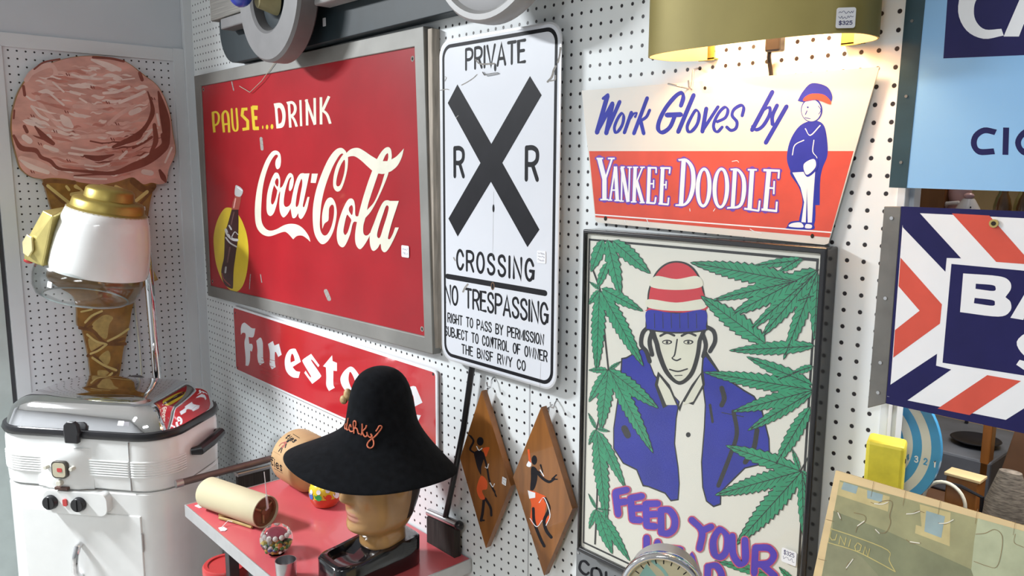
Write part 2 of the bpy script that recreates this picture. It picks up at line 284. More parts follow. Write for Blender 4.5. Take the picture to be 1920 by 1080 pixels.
DATA={
'coke':"""S|cream|1|-891,662 -737,730 -654,928 -704,1140 -952,1233 -1278,1190 -1685,943 -2080,548 -2419,63 -2633,-461 -2693,-922 -2603,-1245 -2301,-1438 -1869,-1506 -1436,-1461 -698,-1295 -398,-1312 -30,-1480,1 217,-1362 537,-1325 813,-1381 1070,-1481,1 971,-1310 676,-1121 306,-1015 -145,-1005 -614,-1078 -1138,-1235 -1601,-1312 -1954,-1254 -2173,-1089 -2223,-833 -2157,-443 -2018,41 -1761,489 -1410,866 -1081,1081 -895,1105 -859,1050 -1004,943 -1056,805 -998,689
S|cream|2|-1009,554 -1163,512 -1427,275 -1694,-109 -1792,-493 -1765,-746 -1559,-838 -1305,-740 -1073,-464 -910,-147 -782,11 -786,133 -755,349 -856,515/-1156,193 -1311,-4 -1441,-290 -1439,-431 -1315,-448 -1127,-279 -989,-26 -1032,35 -1160,140/-983,375 -1099,296 -1107,203 -957,114 -880,224 -890,346
S|cream|3|-860,55 -617,137 -295,447 -92,549 97,497 149,334 57,123 -101,5 -194,57 -111,299 -6,406 -50,420 -206,328 -427,20 -549,-258 -550,-442 -402,-498 -166,-427 43,-238 34,-359 -178,-579 -422,-759 -661,-833 -851,-672 -876,-394 -787,-51
S|cream|4|-101,-424 -87,-666 -1,-820 195,-789 363,-660 387,-764 521,-823 702,-733 933,-500 1109,-142,1 988,-140,1 853,-327 753,-449 674,-423 769,-212 1155,554,1 851,545,1 729,555 541,518 342,367 129,65/684,344 624,372 453,162 290,-169 222,-411 281,-469 415,-374 564,-42 673,197
P|cream|1|1286,547 1645,551 1505,278 1196,278
S|cream|1|3243,1172 2999,1273 2657,1206 2237,934 1792,460 1456,-26 1275,-519 1269,-1010 1407,-1308 1736,-1492 2106,-1380 2450,-1057 2646,-633 2643,-370 2526,-184 2343,-112 2115,-184 1923,-400 1816,-675 1812,-1044,1 1955,-878 2170,-776 2210,-596 2250,-416 2402,-315 2515,-375 2489,-641 2338,-945 2118,-1168 1904,-1228 1727,-1134 1666,-925 1731,-559 1844,-194 2079,229 2458,702 2818,1019 3019,1117 3129,1089 3254,1051
S|cream|2|3186,1116 3044,1061 2751,819 2564,529 2504,267 2571,123 2740,64 2942,133 3151,395 3303,708 3350,989 3295,1102/3150,947 2918,762 2733,474 2677,271 2765,209 2921,276 3102,536 3186,792
S|cream|3|3223,1088 3491,1226 3839,1264 4124,1200 4477,1068 4798,960,1 4975,1118 5172,1235 5341,1265 5457,1206 5491,1063 5478,954,1 5686,1023 5873,1125 6039,1226,1 5938,1010 5749,804 5489,672 5336,631,1 5006,582 4572,658,1 4313,784 4009,933 3697,1039 3401,1031 3295,989/5312,1111 5191,1051 5075,912,1 5292,912,1 5333,1011
S|cream|4|4573,677,1 4348,361 4100,-31 3900,-401 3736,-748 3629,-1096 3656,-1351 3839,-1471 4045,-1378 4343,-1103 4399,-988 4293,-1051 4162,-1074 4060,-1010 4068,-813 4181,-597,1 4472,-403 4786,-89 5068,242 5270,511 5346,649,1/4849,591,1 5152,589,1 4945,239 4633,-149 4267,-384,1 4352,-187 4542,120
S|cream|5|3457,-103 3262,-172 2968,-472 2720,-864 2636,-1163 2693,-1396 2889,-1492 3090,-1424 3355,-1114 3506,-818 3608,-732 3780,-722 3893,-570 3680,-566 3665,-299 3601,-146/3476,-284 3352,-354 3347,-454 3491,-556 3551,-417 3539,-318/3215,-575 3061,-873 3013,-1050 3104,-1131 3248,-1035 3398,-795 3446,-692 3324,-599
S|cream|6|4398,-1016 4378,-1268 4459,-1429 4586,-1455 4766,-1363 4896,-1243 4940,-1390 5077,-1453 5260,-1364 5533,-1073 5768,-760,1 5598,-770,1 5489,-942 5366,-1072 5283,-1091 5271,-1025 5450,-651 5786,-85,1 5395,-100,1 5251,-86 5080,-133 4877,-330 4614,-698/5318,-262 5198,-235 5045,-457 4836,-795 4743,-1020 4801,-1098 4902,-1050 5059,-781 5239,-475
R|yellow|1|-5880,2607 -5876,2290 -5830,1911/-5658,2599 -5654,2289 -5608,1915
R|yellow|1|-5809,2561 -5519,2577 -5377,2502 -5370,2352 -5490,2229 -5691,2190/-5891,2628 -5463,2644 -5204,2520 -5191,2337 -5348,2182 -5674,2118
R|yellow|1|-4786,1895 -4846,2377 -4795,2523 -4689,2564 -4612,2516 -4554,2314 -4546,1882/-4986,1890 -5048,2381 -4977,2561 -4680,2643 -4425,2536 -4358,2314 -4350,1880
L|yellow|2|-4908,2135 -4468,2139/-4917,2196 -4477,2200
R|yellow|1|-4179,2683 -4218,2675 -4242,2652,1 -4216,2115 -4079,1914 -3747,1916 -3661,2103 -3697,2643,1 -3724,2666 -3762,2676/-4138,2682 -4101,2671 -4078,2647,1 -4052,2119 -3947,1952 -3884,1953 -3822,2106 -3858,2644,1 -3838,2667 -3802,2676
L|yellow|1|-2919,2644 -3373,2654 -3472,2397 -3052,2198 -3059,2011 -3384,1999/-2915,2550 -3179,2555 -3230,2422 -2828,2230 -2839,1924 -3359,1904
L|yellow|1|-2656,2665 -2583,1920/-2449,2663 -2376,1921
L|yellow|2|-2567,2557 -2147,2533/-2546,2692 -2126,2667
L|yellow|2|-2521,2238 -2208,2222/-2500,2358 -2187,2341
L|yellow|2|-2518,1901 -2116,1897/-2517,2017 -2116,2011
S|yellow|1|-1440,1971 -1452,1940 -1478,1915 -1515,1902 -1554,1903 -1589,1918 -1611,1944 -1617,1977 -1605,2008 -1578,2033 -1542,2046 -1502,2045 -1468,2029 -1446,2003
S|yellow|1|-1086,1973 -1098,1941 -1127,1915 -1167,1901 -1210,1902 -1247,1918 -1272,1946 -1278,1979 -1266,2012 -1237,2038 -1197,2052 -1154,2050 -1117,2034 -1093,2007
S|yellow|1|-1786,1977 -1793,1953 -1809,1934 -1830,1923 -1852,1924 -1871,1936 -1883,1956 -1886,1980 -1879,2005 -1863,2024 -1842,2034 -1820,2033 -1801,2022 -1789,2002
S|cream|1|-1007,2674,1 -583,2673 -360,2579 -240,2366 -284,2099 -457,1938 -881,1908,1 -896,2014,1 -948,2534,1/-770,2505,1 -642,2530 -510,2440 -455,2251 -538,2087 -729,2041,1
L|cream|1|-82,2645 -39,1912/79,2641 122,1912
R|cream|2|-97,2600 180,2605 295,2532 303,2412 186,2315 54,2296/-159,2679 237,2680 460,2553 474,2389 310,2254 37,2215
R|cream|2|76,2235 252,2105 374,1920/194,2282 396,2132 528,1933
L|cream|1|662,2688 660,1934/799,2683 798,1931
L|cream|1|1041,2692 1020,1943/1191,2685 1171,1939
L|cream|2|998,2668 1491,1936/1149,2685 1638,1956
L|cream|1|1519,2701 1492,1958/1664,2694 1639,1954
L|cream|1|1878,2704 1840,1947/2028,2696 1992,1942
L|cream|2|2346,2718 1959,2346/2484,2679 2101,2308
R|cream|2|1982,2305 2214,2185 2366,1942/2041,2370 2343,2217 2511,1951
S|yellow|1|-4713,-704 -5213,-777 -5814,-1177 -6208,-1692 -6295,-2157 -6159,-2836 -5704,-3364 -5091,-3636 -4469,-3655 -3921,-3388 -3530,-2873 -3313,-2209 -3363,-1645 -3612,-1236 -3920,-969 -4327,-774
S|bottle|2|-4544,-765,1 -4960,-1315 -5222,-1627 -5330,-2156 -5421,-2539 -5649,-2901 -5723,-3137 -5614,-3393 -5355,-3554 -4906,-3596 -4749,-3551 -4693,-3291 -4603,-2872 -4364,-2299 -4134,-1771 -4011,-1188 -3997,-741,1
P|neck|2|-4185,-267 -4426,-490 -4561,-766 -3938,-738 -3782,-466 -3704,-287
S|capgrey|3|-4061,91 -4154,18 -4224,-233 -3975,-296 -3719,-270 -3534,-89 -3730,28
R|capgrey|4|-5158,-1466 -5209,-1486 -5236,-1523,1 -5057,-1718 -4632,-1849 -4182,-1850,1 -4108,-1825 -4085,-1800/-5099,-1460 -5041,-1466 -5000,-1495,1 -4860,-1648 -4512,-1757 -4214,-1760,1 -4131,-1761 -4093,-1777
R|capgrey|4|-5191,-1772 -5210,-1785 -5209,-1805,1 -4853,-1972 -4302,-2069,1 -4255,-2065 -4228,-2055/-5162,-1764 -5128,-1763 -5092,-1773,1 -4767,-1926 -4250,-2018,1 -4218,-2029 -4215,-2042
L|capgrey|4|-4860,-1325 -4880,-1340 -4876,-1361 -4712,-1480 -4671,-1490 -4632,-1488/-4828,-1315 -4789,-1314 -4748,-1325 -4585,-1443 -4581,-1464 -4601,-1479
R|capgrey|4|-4657,-1752 -4636,-1749 -4615,-1738,1 -4354,-1548 -4143,-1617,1 -4122,-1623 -4101,-1623/-4676,-1751 -4689,-1745 -4690,-1733,1 -4381,-1520 -4072,-1597,1 -4071,-1610 -4083,-1618
R|bottle|4|-4573,-1758 -4556,-1762 -4526,-1760,1 -4308,-1727 -4191,-1755,1 -4169,-1761 -4148,-1759/-4579,-1751 -4575,-1742 -4553,-1732,1 -4292,-1694 -4122,-1733,1 -4120,-1746 -4130,-1754
R|bottle|4|-5031,-1615 -5025,-1622 -5003,-1627,1 -4806,-1663 -4736,-1772,1 -4725,-1781 -4709,-1783/-5027,-1608 -5013,-1601 -4986,-1597,1 -4746,-1642 -4665,-1765,1 -4675,-1776 -4691,-1782
L|capgrey|4|-5281,-2835 -5319,-2845 -5348,-2868 -5427,-3065 -5414,-3086 -5384,-3093/-5245,-2833 -5215,-2840 -5202,-2861 -5280,-3057 -5310,-3080 -5347,-3091
R|neck|4|-5653,-3111 -5677,-3118 -5695,-3133,1 -5553,-3339 -5014,-3510,1 -4981,-3510 -4957,-3504/-5630,-3109 -5610,-3113 -5601,-3126,1 -5473,-3309 -4955,-3474,1 -4939,-3484 -4943,-3495
L|pinkish|4|-4171,-352 -4198,-357 -4221,-371 -4403,-683 -4397,-699 -4377,-706/-4146,-353 -4127,-361 -4121,-376 -4301,-687 -4325,-702 -4352,-707
L|sheen|4|-4849,-2092 -4881,-2100 -4908,-2119 -5178,-2663 -5169,-2682 -5144,-2689/-4818,-2092 -4794,-2099 -4785,-2117 -5053,-2660 -5080,-2679 -5113,-2688
L|sheen|4|-4351,-828 -4374,-833 -4394,-845 -4690,-1295 -4686,-1309 -4670,-1315/-4330,-830 -4314,-836 -4310,-849 -4605,-1298 -4625,-1311 -4649,-1315
L|white|4|-4006,28 -4008,18 -3992,7 -3641,-89 -3610,-91 -3589,-87/-3993,35 -3971,40 -3940,37 -3590,-59 -3574,-70 -3576,-79
L|wear|1|-4074,3565 -4091,3559 -4098,3547 -3968,3254 -3951,3242 -3929,3238/-4053,3565 -4031,3561 -4013,3549 -3884,3257 -3891,3244 -3908,3238
L|wear|1|-2027,1675 -2074,1661 -2101,1628 -2054,1288 -2019,1257 -1968,1246/-1973,1676 -1923,1664 -1888,1633 -1841,1295 -1868,1262 -1915,1247
L|wear|1|1836,-2827 1797,-2858 1794,-2903 1978,-3119 2040,-3143 2102,-3140/1891,-2809 1954,-2806 2016,-2831 2197,-3045 2195,-3091 2157,-3121
L|wear|1|-3246,-2898 -3261,-2903 -3273,-2914 -3411,-3437 -3404,-3446 -3390,-3449/-3230,-2897 -3216,-2900 -3210,-2909 -3346,-3432 -3358,-3442 -3374,-3448
L|wear|1|-2470,-2818 -2483,-2824 -2489,-2835 -2412,-3097 -2401,-3104 -2386,-3105/-2454,-2815 -2439,-2817 -2428,-2824 -2351,-3085 -2357,-3096 -2370,-3102""",
'fire':"""S|white|1|-5258,729 -5454,637 -5569,443 -5572,239,1 -5423,336 -5204,353 -5185,234 -5302,-1 -5279,-377 -5270,-593 -5296,-843,1 -5075,-806 -4935,-639 -4870,-411 -4851,-219,1 -4712,-227,1 -4616,-44 -4685,50 -4899,27,1 -4918,144 -4937,262,1 -4600,304 -4470,405 -4345,662,1 -4627,631 -4894,682 -5134,731
S|white|1|-3971,402 -4309,233,1 -4251,-86 -4283,-304 -4232,-506 -4094,-599,1 -3748,-441,1 -3816,-297 -3807,-8 -3809,278
S|white|1|-3035,430 -3400,270,1 -3292,32 -3298,-227 -3333,-440 -3177,-570,1 -2889,-437,1 -2926,-235 -2902,50 -2817,91 -2665,-46,1 -2402,78,1 -2572,425,1 -2908,304,1 -2983,393
S|white|1|-1578,431 -1841,340 -2092,121 -2201,-123 -2157,-366 -1957,-501 -1650,-539 -1265,-480,1 -1139,-252,1 -1427,-277 -1650,-192,1 -1075,89,1 -1187,262 -1399,455,1/-1668,248 -1773,81 -1779,-69,1 -1479,49,1 -1544,197
S|white|1|-370,477,1 -895,207 -927,92 -441,-245 -516,-284 -772,-143,1 -866,-234,1 -361,-487,1 174,-168 158,-53 -362,247 -288,284 54,132,1 137,205,1
S|white|1|932,667,1 357,219,1 538,219,1 543,-92 528,-351 678,-494,1 1042,-311,1 959,-214 982,203,1 1192,233,1 1206,485,1 954,494,1
S|white|1|2016,528 1698,377 1455,161 1382,-12 1501,-191 1851,-351 2079,-356 2410,-217 2659,12 2665,166 2318,444/1947,360 1855,175 1889,4 2106,-206 2219,-148 2221,95 2107,270
L|white|1|3071,249 3148,-449/3428,340 3506,-350
R|white|2|3435,91 3814,299 3978,144 4021,-442/3191,181 3900,507 4307,261 4358,-367
S|white|1|5089,597 4811,458 4618,160 4578,-181 4730,-348 4976,-398 5310,-319,1 5450,-112,1 5163,-134 5014,-24,1 5527,250,1 5239,614,1/5005,355 4915,153 4973,39,1 5169,146,1 5113,343""",
'rr':"""P|black|1|-1307,2725 -1669,2331 -498,972 -1670,-321 -1320,-720 -137,565 1052,-780 1409,-386 240,976 1430,2326 1080,2729 -127,1385
R|wear|2|-1165,2695 -1158,2691 -1146,2690,1 -976,2732 -741,2808 -599,2879,1 -596,2886 -599,2891/-1169,2700 -1167,2705 -1158,2710,1 -993,2750 -760,2825 -625,2893,1 -614,2896 -606,2895
R|wear|2|-1958,2630 -1953,2626 -1941,2624,1 -1716,2634 -1629,2620,1 -1619,2616 -1611,2616/-1960,2634 -1958,2639 -1948,2642,1 -1717,2652 -1605,2629,1 -1602,2622 -1605,2618
R|wear|2|1579,2566 1594,2560 1617,2563,1 1737,2651 1791,2778 1842,2845,1 1847,2860 1841,2870/1570,2575 1568,2586 1580,2599,1 1683,2675 1735,2797 1794,2874,1 1813,2880 1829,2877
R|wear|2|1655,2586 1661,2580 1674,2575,1 1818,2595 1831,2683,1 1822,2691 1812,2694/1655,2593 1660,2598 1673,2601,1 1791,2614 1796,2678,1 1797,2688 1804,2692
R|wear|2|1868,2914 1881,2914 1895,2922,1 1949,3048 1965,3201,1 1957,3214 1945,3220/1856,2918 1848,2927 1848,2940,1 1899,3059 1914,3206,1 1921,3217 1932,3221
R|wear|2|-1768,2824 -1762,2824 -1754,2826,1 -1701,2901 -1765,2934,1 -1773,2932 -1776,2928/-1774,2826 -1777,2830 -1776,2835,1 -1726,2903 -1763,2919,1 -1772,2921 -1776,2925
L|wear|2|-1490,-1216 -1497,-1224 -1496,-1236 -1446,-1294 -1431,-1301 -1418,-1300/-1479,-1212 -1465,-1211 -1451,-1218 -1400,-1276 -1399,-1288 -1406,-1296
R|wear|2|-1131,-2015 -1112,-2011 -1094,-1997,1 -1023,-1898 -929,-1813,1 -919,-1796 -923,-1786/-1147,-2013 -1158,-2005 -1159,-1989,1 -1081,-1881 -977,-1787,1 -953,-1778 -935,-1779
L|wear|2|-1371,1984 -1365,1982 -1356,1984 -1278,2026 -1274,2031 -1275,2035/-1376,1987 -1377,1991 -1373,1996 -1294,2037 -1286,2039 -1279,2037
S|black|2|-14,-9 -17,-47 -27,-78 -41,-96 -57,-96 -72,-80 -82,-50 -86,-12 -82,26 -72,57 -58,74 -42,75 -28,59 -18,29
S|black|2|34,2986 30,2950 19,2922 4,2908 -14,2909 -30,2926 -41,2956 -45,2993 -41,3028 -30,3056 -14,3071 3,3069 19,3052 30,3022
S|rust|2|-6,-1731 -12,-1771 -30,-1804 -55,-1825 -84,-1828 -110,-1814 -127,-1784 -134,-1746 -128,-1706 -110,-1672 -84,-1652 -56,-1649 -31,-1663 -13,-1693
S|black|2|-34,-1734 -37,-1763 -47,-1787 -62,-1802 -78,-1804 -93,-1793 -103,-1771 -106,-1743 -103,-1713 -93,-1689 -78,-1675 -62,-1673 -47,-1684 -37,-1706
S|black|2|-28,-2983 -33,-3026 -45,-3062 -64,-3084 -84,-3088 -103,-3072 -116,-3040 -120,-2998 -116,-2955 -103,-2918 -85,-2896 -64,-2893 -46,-2909 -33,-2941
R|wear|3|-654,3218 -667,3215 -676,3205,1 -504,3087 -28,3052,1 -11,3057 -6,3065/-640,3217 -628,3210 -621,3198,1 -493,3119 -35,3086,1 -16,3081 -7,3073
R|crack|1|-47,353 -73,-879 -77,-1058/-38,353 -64,-879 -86,-1058
L|crack|1|1491,-3188 1469,-3803/1499,-3186 1477,-3802""",
'yank':"""L|blue|1|-2352,1069 -2333,1063 -2306,1067 -2192,1131 -2180,1148 -2183,1163/-2365,1080 -2368,1095 -2355,1112 -2240,1176 -2214,1180 -2195,1174
L|blue|1|-2226,1172 -2256,1168 -2282,1144 -2526,477 -2519,444 -2497,426/-2198,1164 -2176,1146 -2170,1114 -2410,450 -2437,425 -2468,419
L|blue|1|-2474,442 -2447,443 -2417,460 -2054,966 -2051,994 -2065,1012/-2497,452 -2512,470 -2509,498 -2143,1006 -2114,1022 -2088,1021
L|blue|1|-2102,1014 -2129,1008 -2152,983 -2286,453 -2277,422 -2255,407/-2075,1008 -2053,992 -2044,961 -2176,434 -2199,409 -2227,402
L|blue|1|-2238,418 -2212,420 -2187,438 -1878,990 -1879,1016 -1893,1032/-2260,426 -2275,442 -2276,469 -1964,1022 -1939,1039 -1915,1040
L|blue|1|-1631,830 -1653,827 -1674,809 -1825,454 -1823,429 -1807,415/-1611,823 -1596,809 -1593,785 -1743,431 -1764,413 -1787,409
R|blue|1|-1710,617 -1692,618 -1673,629,1 -1572,746 -1531,764 -1566,736,1 -1570,718 -1563,706/-1724,624 -1734,635 -1732,654,1 -1618,784 -1487,797 -1512,706,1 -1532,697 -1549,698
L|blue|1|-1272,1070 -1295,1068 -1317,1051 -1600,434 -1598,408 -1582,393/-1252,1063 -1237,1048 -1235,1023 -1515,408 -1537,390 -1561,387
R|blue|1|-1214,848 -1232,844 -1247,828,1 -1314,722 -1455,660,1 -1475,646 -1479,632/-1197,845 -1182,834 -1177,813,1 -1259,682 -1429,605,1 -1457,608 -1472,618
L|blue|1|-1435,681 -1451,669 -1456,644 -1373,409 -1353,388 -1330,381/-1414,685 -1391,678 -1371,657 -1289,423 -1293,398 -1309,385
R|blue|1|-537,835 -513,836 -488,853,1 -440,998 -524,1120 -692,1058 -896,863 -1031,640 -1049,470 -898,384 -713,485 -611,676,1 -617,703 -635,718/-557,844 -571,861 -570,888,1 -529,1006 -532,1050 -627,1002 -817,819 -942,612 -959,487 -918,457 -787,531 -700,697,1 -680,719 -657,723
L|blue|1|-870,710 -852,689 -812,676 -529,674 -493,687 -480,707/-872,732 -858,752 -821,764 -538,761 -499,748 -482,728
L|blue|1|-269,1066 -293,1064 -316,1046 -609,442 -608,413 -592,396/-247,1057 -232,1040 -231,1012 -521,410 -545,391 -570,388
L|blue|1|-11,828 -32,822 -48,800 -108,424 -99,398 -81,385/10,824 28,811 36,784 -23,410 -39,388 -60,381
L|blue|1|-82,390 -63,389 -42,401 251,795 254,815 246,829/-96,398 -105,412 -101,433 194,827 214,838 231,837
R|blue|1|197,558 209,548 232,543,1 398,611 449,747 344,826 211,719 123,540 153,416 257,381 348,461,1 351,480 344,493/193,571 198,584 216,595,1 351,647 388,747 366,776 265,688 185,527 207,440 230,430 295,491,1 314,501 330,500
R|blue|1|690,624 706,626 722,640,1 745,769 658,844 513,778 473,654 569,546 558,467 499,446 439,488,1 418,500 401,500/675,629 664,641 662,662,1 684,766 668,790 563,740 535,663 629,559 612,435 494,392 387,458,1 381,479 388,492
L|blue|1|1219,1025 1198,1025 1176,1010 852,435 851,408 863,392/1236,1016 1248,999 1247,974 926,400 903,383 881,383
R|blue|1|1051,705 1067,699 1090,703,1 1159,735 1148,642 1051,490 962,443 926,476,1 908,492 891,496/1041,717 1038,732 1050,750,1 1201,773 1208,620 1101,451 969,387 866,458,1 866,480 876,492
R|blue|1|1316,810 1297,811 1276,798,1 1203,638 1212,490,1 1230,471 1248,466/1331,801 1340,785 1337,763,1 1272,620 1278,505,1 1277,482 1265,470
L|blue|1|1478,789 1458,789 1437,775 1112,229 1110,203 1121,187/1495,780 1506,763 1504,738 1182,194 1160,178 1139,178
C|blue|2|-1873,821 -1992,713 -2068,551 -2029,430 -1911,447 -1806,578 -1777,732/-1848,769 -1927,685 -1996,541 -1976,465 -1967,484 -1874,599 -1848,732
C|blue|2|-225,805 -340,670 -414,521 -377,405 -255,409 -143,532 -111,703/-199,753 -280,641 -346,508 -331,443 -300,453 -206,556 -177,701
P|signred|1|-2664,108 2584,64 2306,-1227 -2460,-1166
P|white|2|-2483,-1103 2336,-1139 2333,-1159 -2478,-1128
L|purple|3|-2434,24 -2466,0 -2475,-49 -2331,-436 -2290,-475 -2245,-484/-2392,32 -2347,21 -2307,-18 -2165,-402 -2172,-450 -2204,-475
L|white|5|-2446,-44 -2303,-430/-2335,-23 -2192,-407
L|purple|3|-2063,5 -2090,0 -2115,-22 -2271,-407 -2267,-437 -2248,-452/-2039,-1 -2021,-17 -2017,-46 -2171,-430 -2196,-453 -2223,-458
L|white|5|-2088,-28 -2244,-413/-2044,-39 -2199,-424
L|purple|3|-2271,-329 -2309,-347 -2332,-391 -2319,-814 -2293,-857 -2254,-873/-2229,-328 -2190,-345 -2165,-388 -2152,-808 -2174,-853 -2212,-872
L|white|5|-2303,-390 -2290,-813/-2193,-389 -2180,-809
L|purple|3|-2510,-42 -2496,-59 -2461,-69 -2292,-69 -2259,-59 -2246,-42/-2510,-24 -2497,-7 -2463,3 -2294,3 -2260,-8 -2246,-25
L|white|5|-2461,-48 -2293,-48/-2462,-18 -2294,-19
L|purple|3|-2220,-42 -2206,-59 -2173,-69 -2001,-69 -1968,-59 -1956,-43/-2221,-25 -2208,-8 -2175,2 -2003,2 -1970,-9 -1956,-25
L|white|5|-2173,-48 -2001,-48/-2174,-19 -2002,-20
L|purple|3|-2388,-829 -2374,-846 -2339,-855 -2137,-847 -2104,-836 -2091,-819/-2389,-811 -2375,-794 -2341,-782 -2140,-775 -2106,-784 -2092,-801
L|white|5|-2340,-833 -2138,-826/-2341,-804 -2139,-797
L|purple|3|-1996,-146 -2020,-154 -2039,-178 -2142,-812 -2132,-839 -2110,-852/-1971,-149 -1950,-161 -1940,-189 -2042,-819 -2060,-845 -2085,-854
L|white|5|-2011,-181 -2113,-814/-1968,-186 -2070,-817
L|purple|3|-2002,-132 -2034,-148 -2050,-187 -1983,-824 -1959,-861 -1924,-873/-1967,-130 -1933,-144 -1908,-180 -1841,-813 -1858,-853 -1889,-870
L|white|5|-2022,-186 -1955,-822/-1936,-182 -1869,-815
L|purple|3|-2104,-639 -2091,-655 -2058,-664 -1930,-661 -1898,-650 -1886,-633/-2105,-622 -2092,-605 -2060,-594 -1932,-591 -1900,-600 -1887,-616
L|white|5|-2059,-643 -1931,-639/-2059,-616 -1932,-612
L|purple|3|-2188,-831 -2174,-847 -2142,-856 -2039,-852 -2008,-841 -1996,-824/-2188,-814 -2176,-798 -2144,-787 -2041,-783 -2009,-792 -1996,-807
L|white|5|-2143,-834 -2040,-830/-2144,-809 -2040,-805
L|purple|3|-2027,-835 -2014,-851 -1982,-859 -1840,-854 -1809,-843 -1798,-827/-2027,-818 -2015,-802 -1984,-791 -1842,-786 -1811,-795 -1798,-810
L|white|5|-1983,-838 -1841,-833/-1984,-813 -1841,-807
L|purple|3|-1827,-157 -1848,-167 -1861,-192 -1857,-826 -1844,-850 -1822,-860/-1804,-158 -1782,-168 -1769,-193 -1764,-824 -1777,-849 -1799,-859
L|white|5|-1834,-192 -1830,-825/-1796,-192 -1792,-824
L|purple|3|-1851,-153 -1879,-172 -1889,-212 -1716,-850 -1686,-883 -1651,-892/-1816,-148 -1781,-158 -1751,-192 -1580,-826 -1590,-866 -1617,-886
L|white|5|-1861,-208 -1689,-845/-1778,-196 -1607,-831
L|purple|3|-1645,-166 -1666,-176 -1679,-200 -1677,-809 -1664,-834 -1643,-843/-1623,-166 -1602,-177 -1588,-201 -1586,-808 -1599,-833 -1620,-843
L|white|5|-1652,-200 -1650,-809/-1615,-201 -1613,-808
L|purple|3|-1894,-203 -1881,-219 -1849,-229 -1751,-228 -1721,-218 -1709,-202/-1895,-186 -1883,-170 -1851,-160 -1754,-160 -1722,-169 -1709,-185
L|white|5|-1850,-208 -1752,-207/-1851,-181 -1753,-180
L|purple|3|-1730,-206 -1718,-221 -1687,-230 -1576,-229 -1547,-220 -1536,-204/-1731,-189 -1719,-174 -1689,-164 -1579,-163 -1549,-173 -1536,-188
L|white|5|-1688,-209 -1577,-209/-1689,-185 -1578,-184
L|purple|3|-1899,-840 -1886,-855 -1855,-864 -1752,-860 -1721,-849 -1710,-833/-1900,-823 -1888,-807 -1857,-796 -1754,-793 -1723,-801 -1710,-816
L|white|5|-1855,-843 -1752,-839/-1856,-818 -1753,-814
L|purple|3|-1516,-149 -1547,-162 -1567,-198 -1575,-833 -1556,-870 -1525,-884/-1482,-150 -1452,-165 -1433,-201 -1441,-832 -1461,-869 -1492,-884
L|white|5|-1540,-199 -1548,-833/-1460,-201 -1467,-832
L|purple|3|-1327,-164 -1350,-167 -1373,-186 -1507,-469 -1506,-496 -1490,-510/-1306,-170 -1291,-185 -1290,-211 -1423,-493 -1446,-513 -1469,-516
L|white|5|-1348,-194 -1482,-476/-1315,-204 -1448,-486
L|purple|3|-1502,-399 -1526,-420 -1530,-459 -1370,-851 -1337,-881 -1303,-887/-1470,-391 -1435,-398 -1403,-428 -1244,-818 -1248,-857 -1271,-878
L|white|5|-1504,-453 -1344,-844/-1428,-434 -1269,-824
L|purple|3|-1597,-205 -1585,-220 -1554,-229 -1431,-228 -1402,-219 -1391,-203/-1598,-188 -1586,-173 -1557,-163 -1433,-163 -1404,-172 -1391,-187
L|white|5|-1555,-208 -1432,-208/-1556,-184 -1433,-183
L|purple|3|-1427,-204 -1415,-219 -1385,-228 -1276,-227 -1247,-217 -1236,-202/-1428,-187 -1417,-172 -1388,-163 -1278,-162 -1249,-171 -1237,-186
L|white|5|-1386,-207 -1276,-207/-1387,-183 -1277,-182
L|purple|3|-1623,-845 -1610,-860 -1580,-869 -1443,-863 -1414,-853 -1403,-837/-1624,-829 -1612,-813 -1582,-802 -1446,-797 -1416,-806 -1403,-820
L|white|5|-1581,-848 -1444,-843/-1582,-823 -1445,-818
L|purple|3|-1415,-851 -1402,-865 -1372,-874 -1250,-869 -1222,-858 -1211,-843/-1415,-834 -1404,-818 -1375,-808 -1253,-803 -1223,-812 -1211,-826
L|white|5|-1373,-853 -1251,-848/-1374,-829 -1252,-824
L|purple|3|-1189,-148 -1219,-161 -1238,-196 -1241,-830 -1222,-866 -1192,-880/-1157,-148 -1127,-163 -1109,-199 -1111,-829 -1130,-865 -1160,-880
L|white|5|-1212,-197 -1215,-830/-1134,-198 -1137,-829
L|purple|3|-1258,-210 -1245,-227 -1212,-238 -1007,-240 -976,-230 -963,-213/-1258,-192 -1245,-176 -1213,-166 -1008,-168 -976,-179 -963,-195
L|white|5|-1213,-217 -1007,-219/-1213,-186 -1008,-188
L|purple|3|-1031,-171 -1050,-180 -1062,-204 -1058,-298 -1044,-322 -1024,-331/-1010,-171 -990,-180 -976,-204 -972,-297 -984,-321 -1003,-331
L|white|5|-1036,-204 -1032,-298/-1002,-204 -998,-297
L|purple|3|-1196,-499 -1184,-515 -1153,-524 -1059,-522 -1030,-511 -1018,-495/-1197,-482 -1186,-466 -1155,-455 -1062,-454 -1032,-463 -1019,-478
L|white|5|-1154,-504 -1060,-502/-1155,-476 -1061,-474
L|purple|3|-1076,-386 -1095,-395 -1107,-418 -1105,-566 -1093,-588 -1074,-597/-1056,-386 -1037,-395 -1025,-418 -1024,-565 -1035,-588 -1054,-597
L|white|5|-1081,-418 -1080,-566/-1051,-418 -1049,-565
L|purple|3|-1270,-844 -1258,-861 -1225,-873 -1018,-875 -985,-865 -971,-848/-1269,-825 -1255,-808 -1221,-798 -1014,-801 -982,-812 -970,-830
L|white|5|-1224,-852 -1017,-855/-1222,-818 -1015,-822
L|purple|3|-1015,-874 -993,-865 -977,-842 -961,-730 -970,-705 -988,-693/-1037,-872 -1055,-860 -1065,-835 -1048,-723 -1032,-699 -1010,-691
L|white|5|-1002,-840 -986,-728/-1039,-837 -1023,-725
L|purple|3|-887,-154 -918,-167 -937,-203 -950,-837 -931,-874 -901,-888/-855,-155 -825,-170 -807,-207 -819,-837 -838,-873 -869,-888
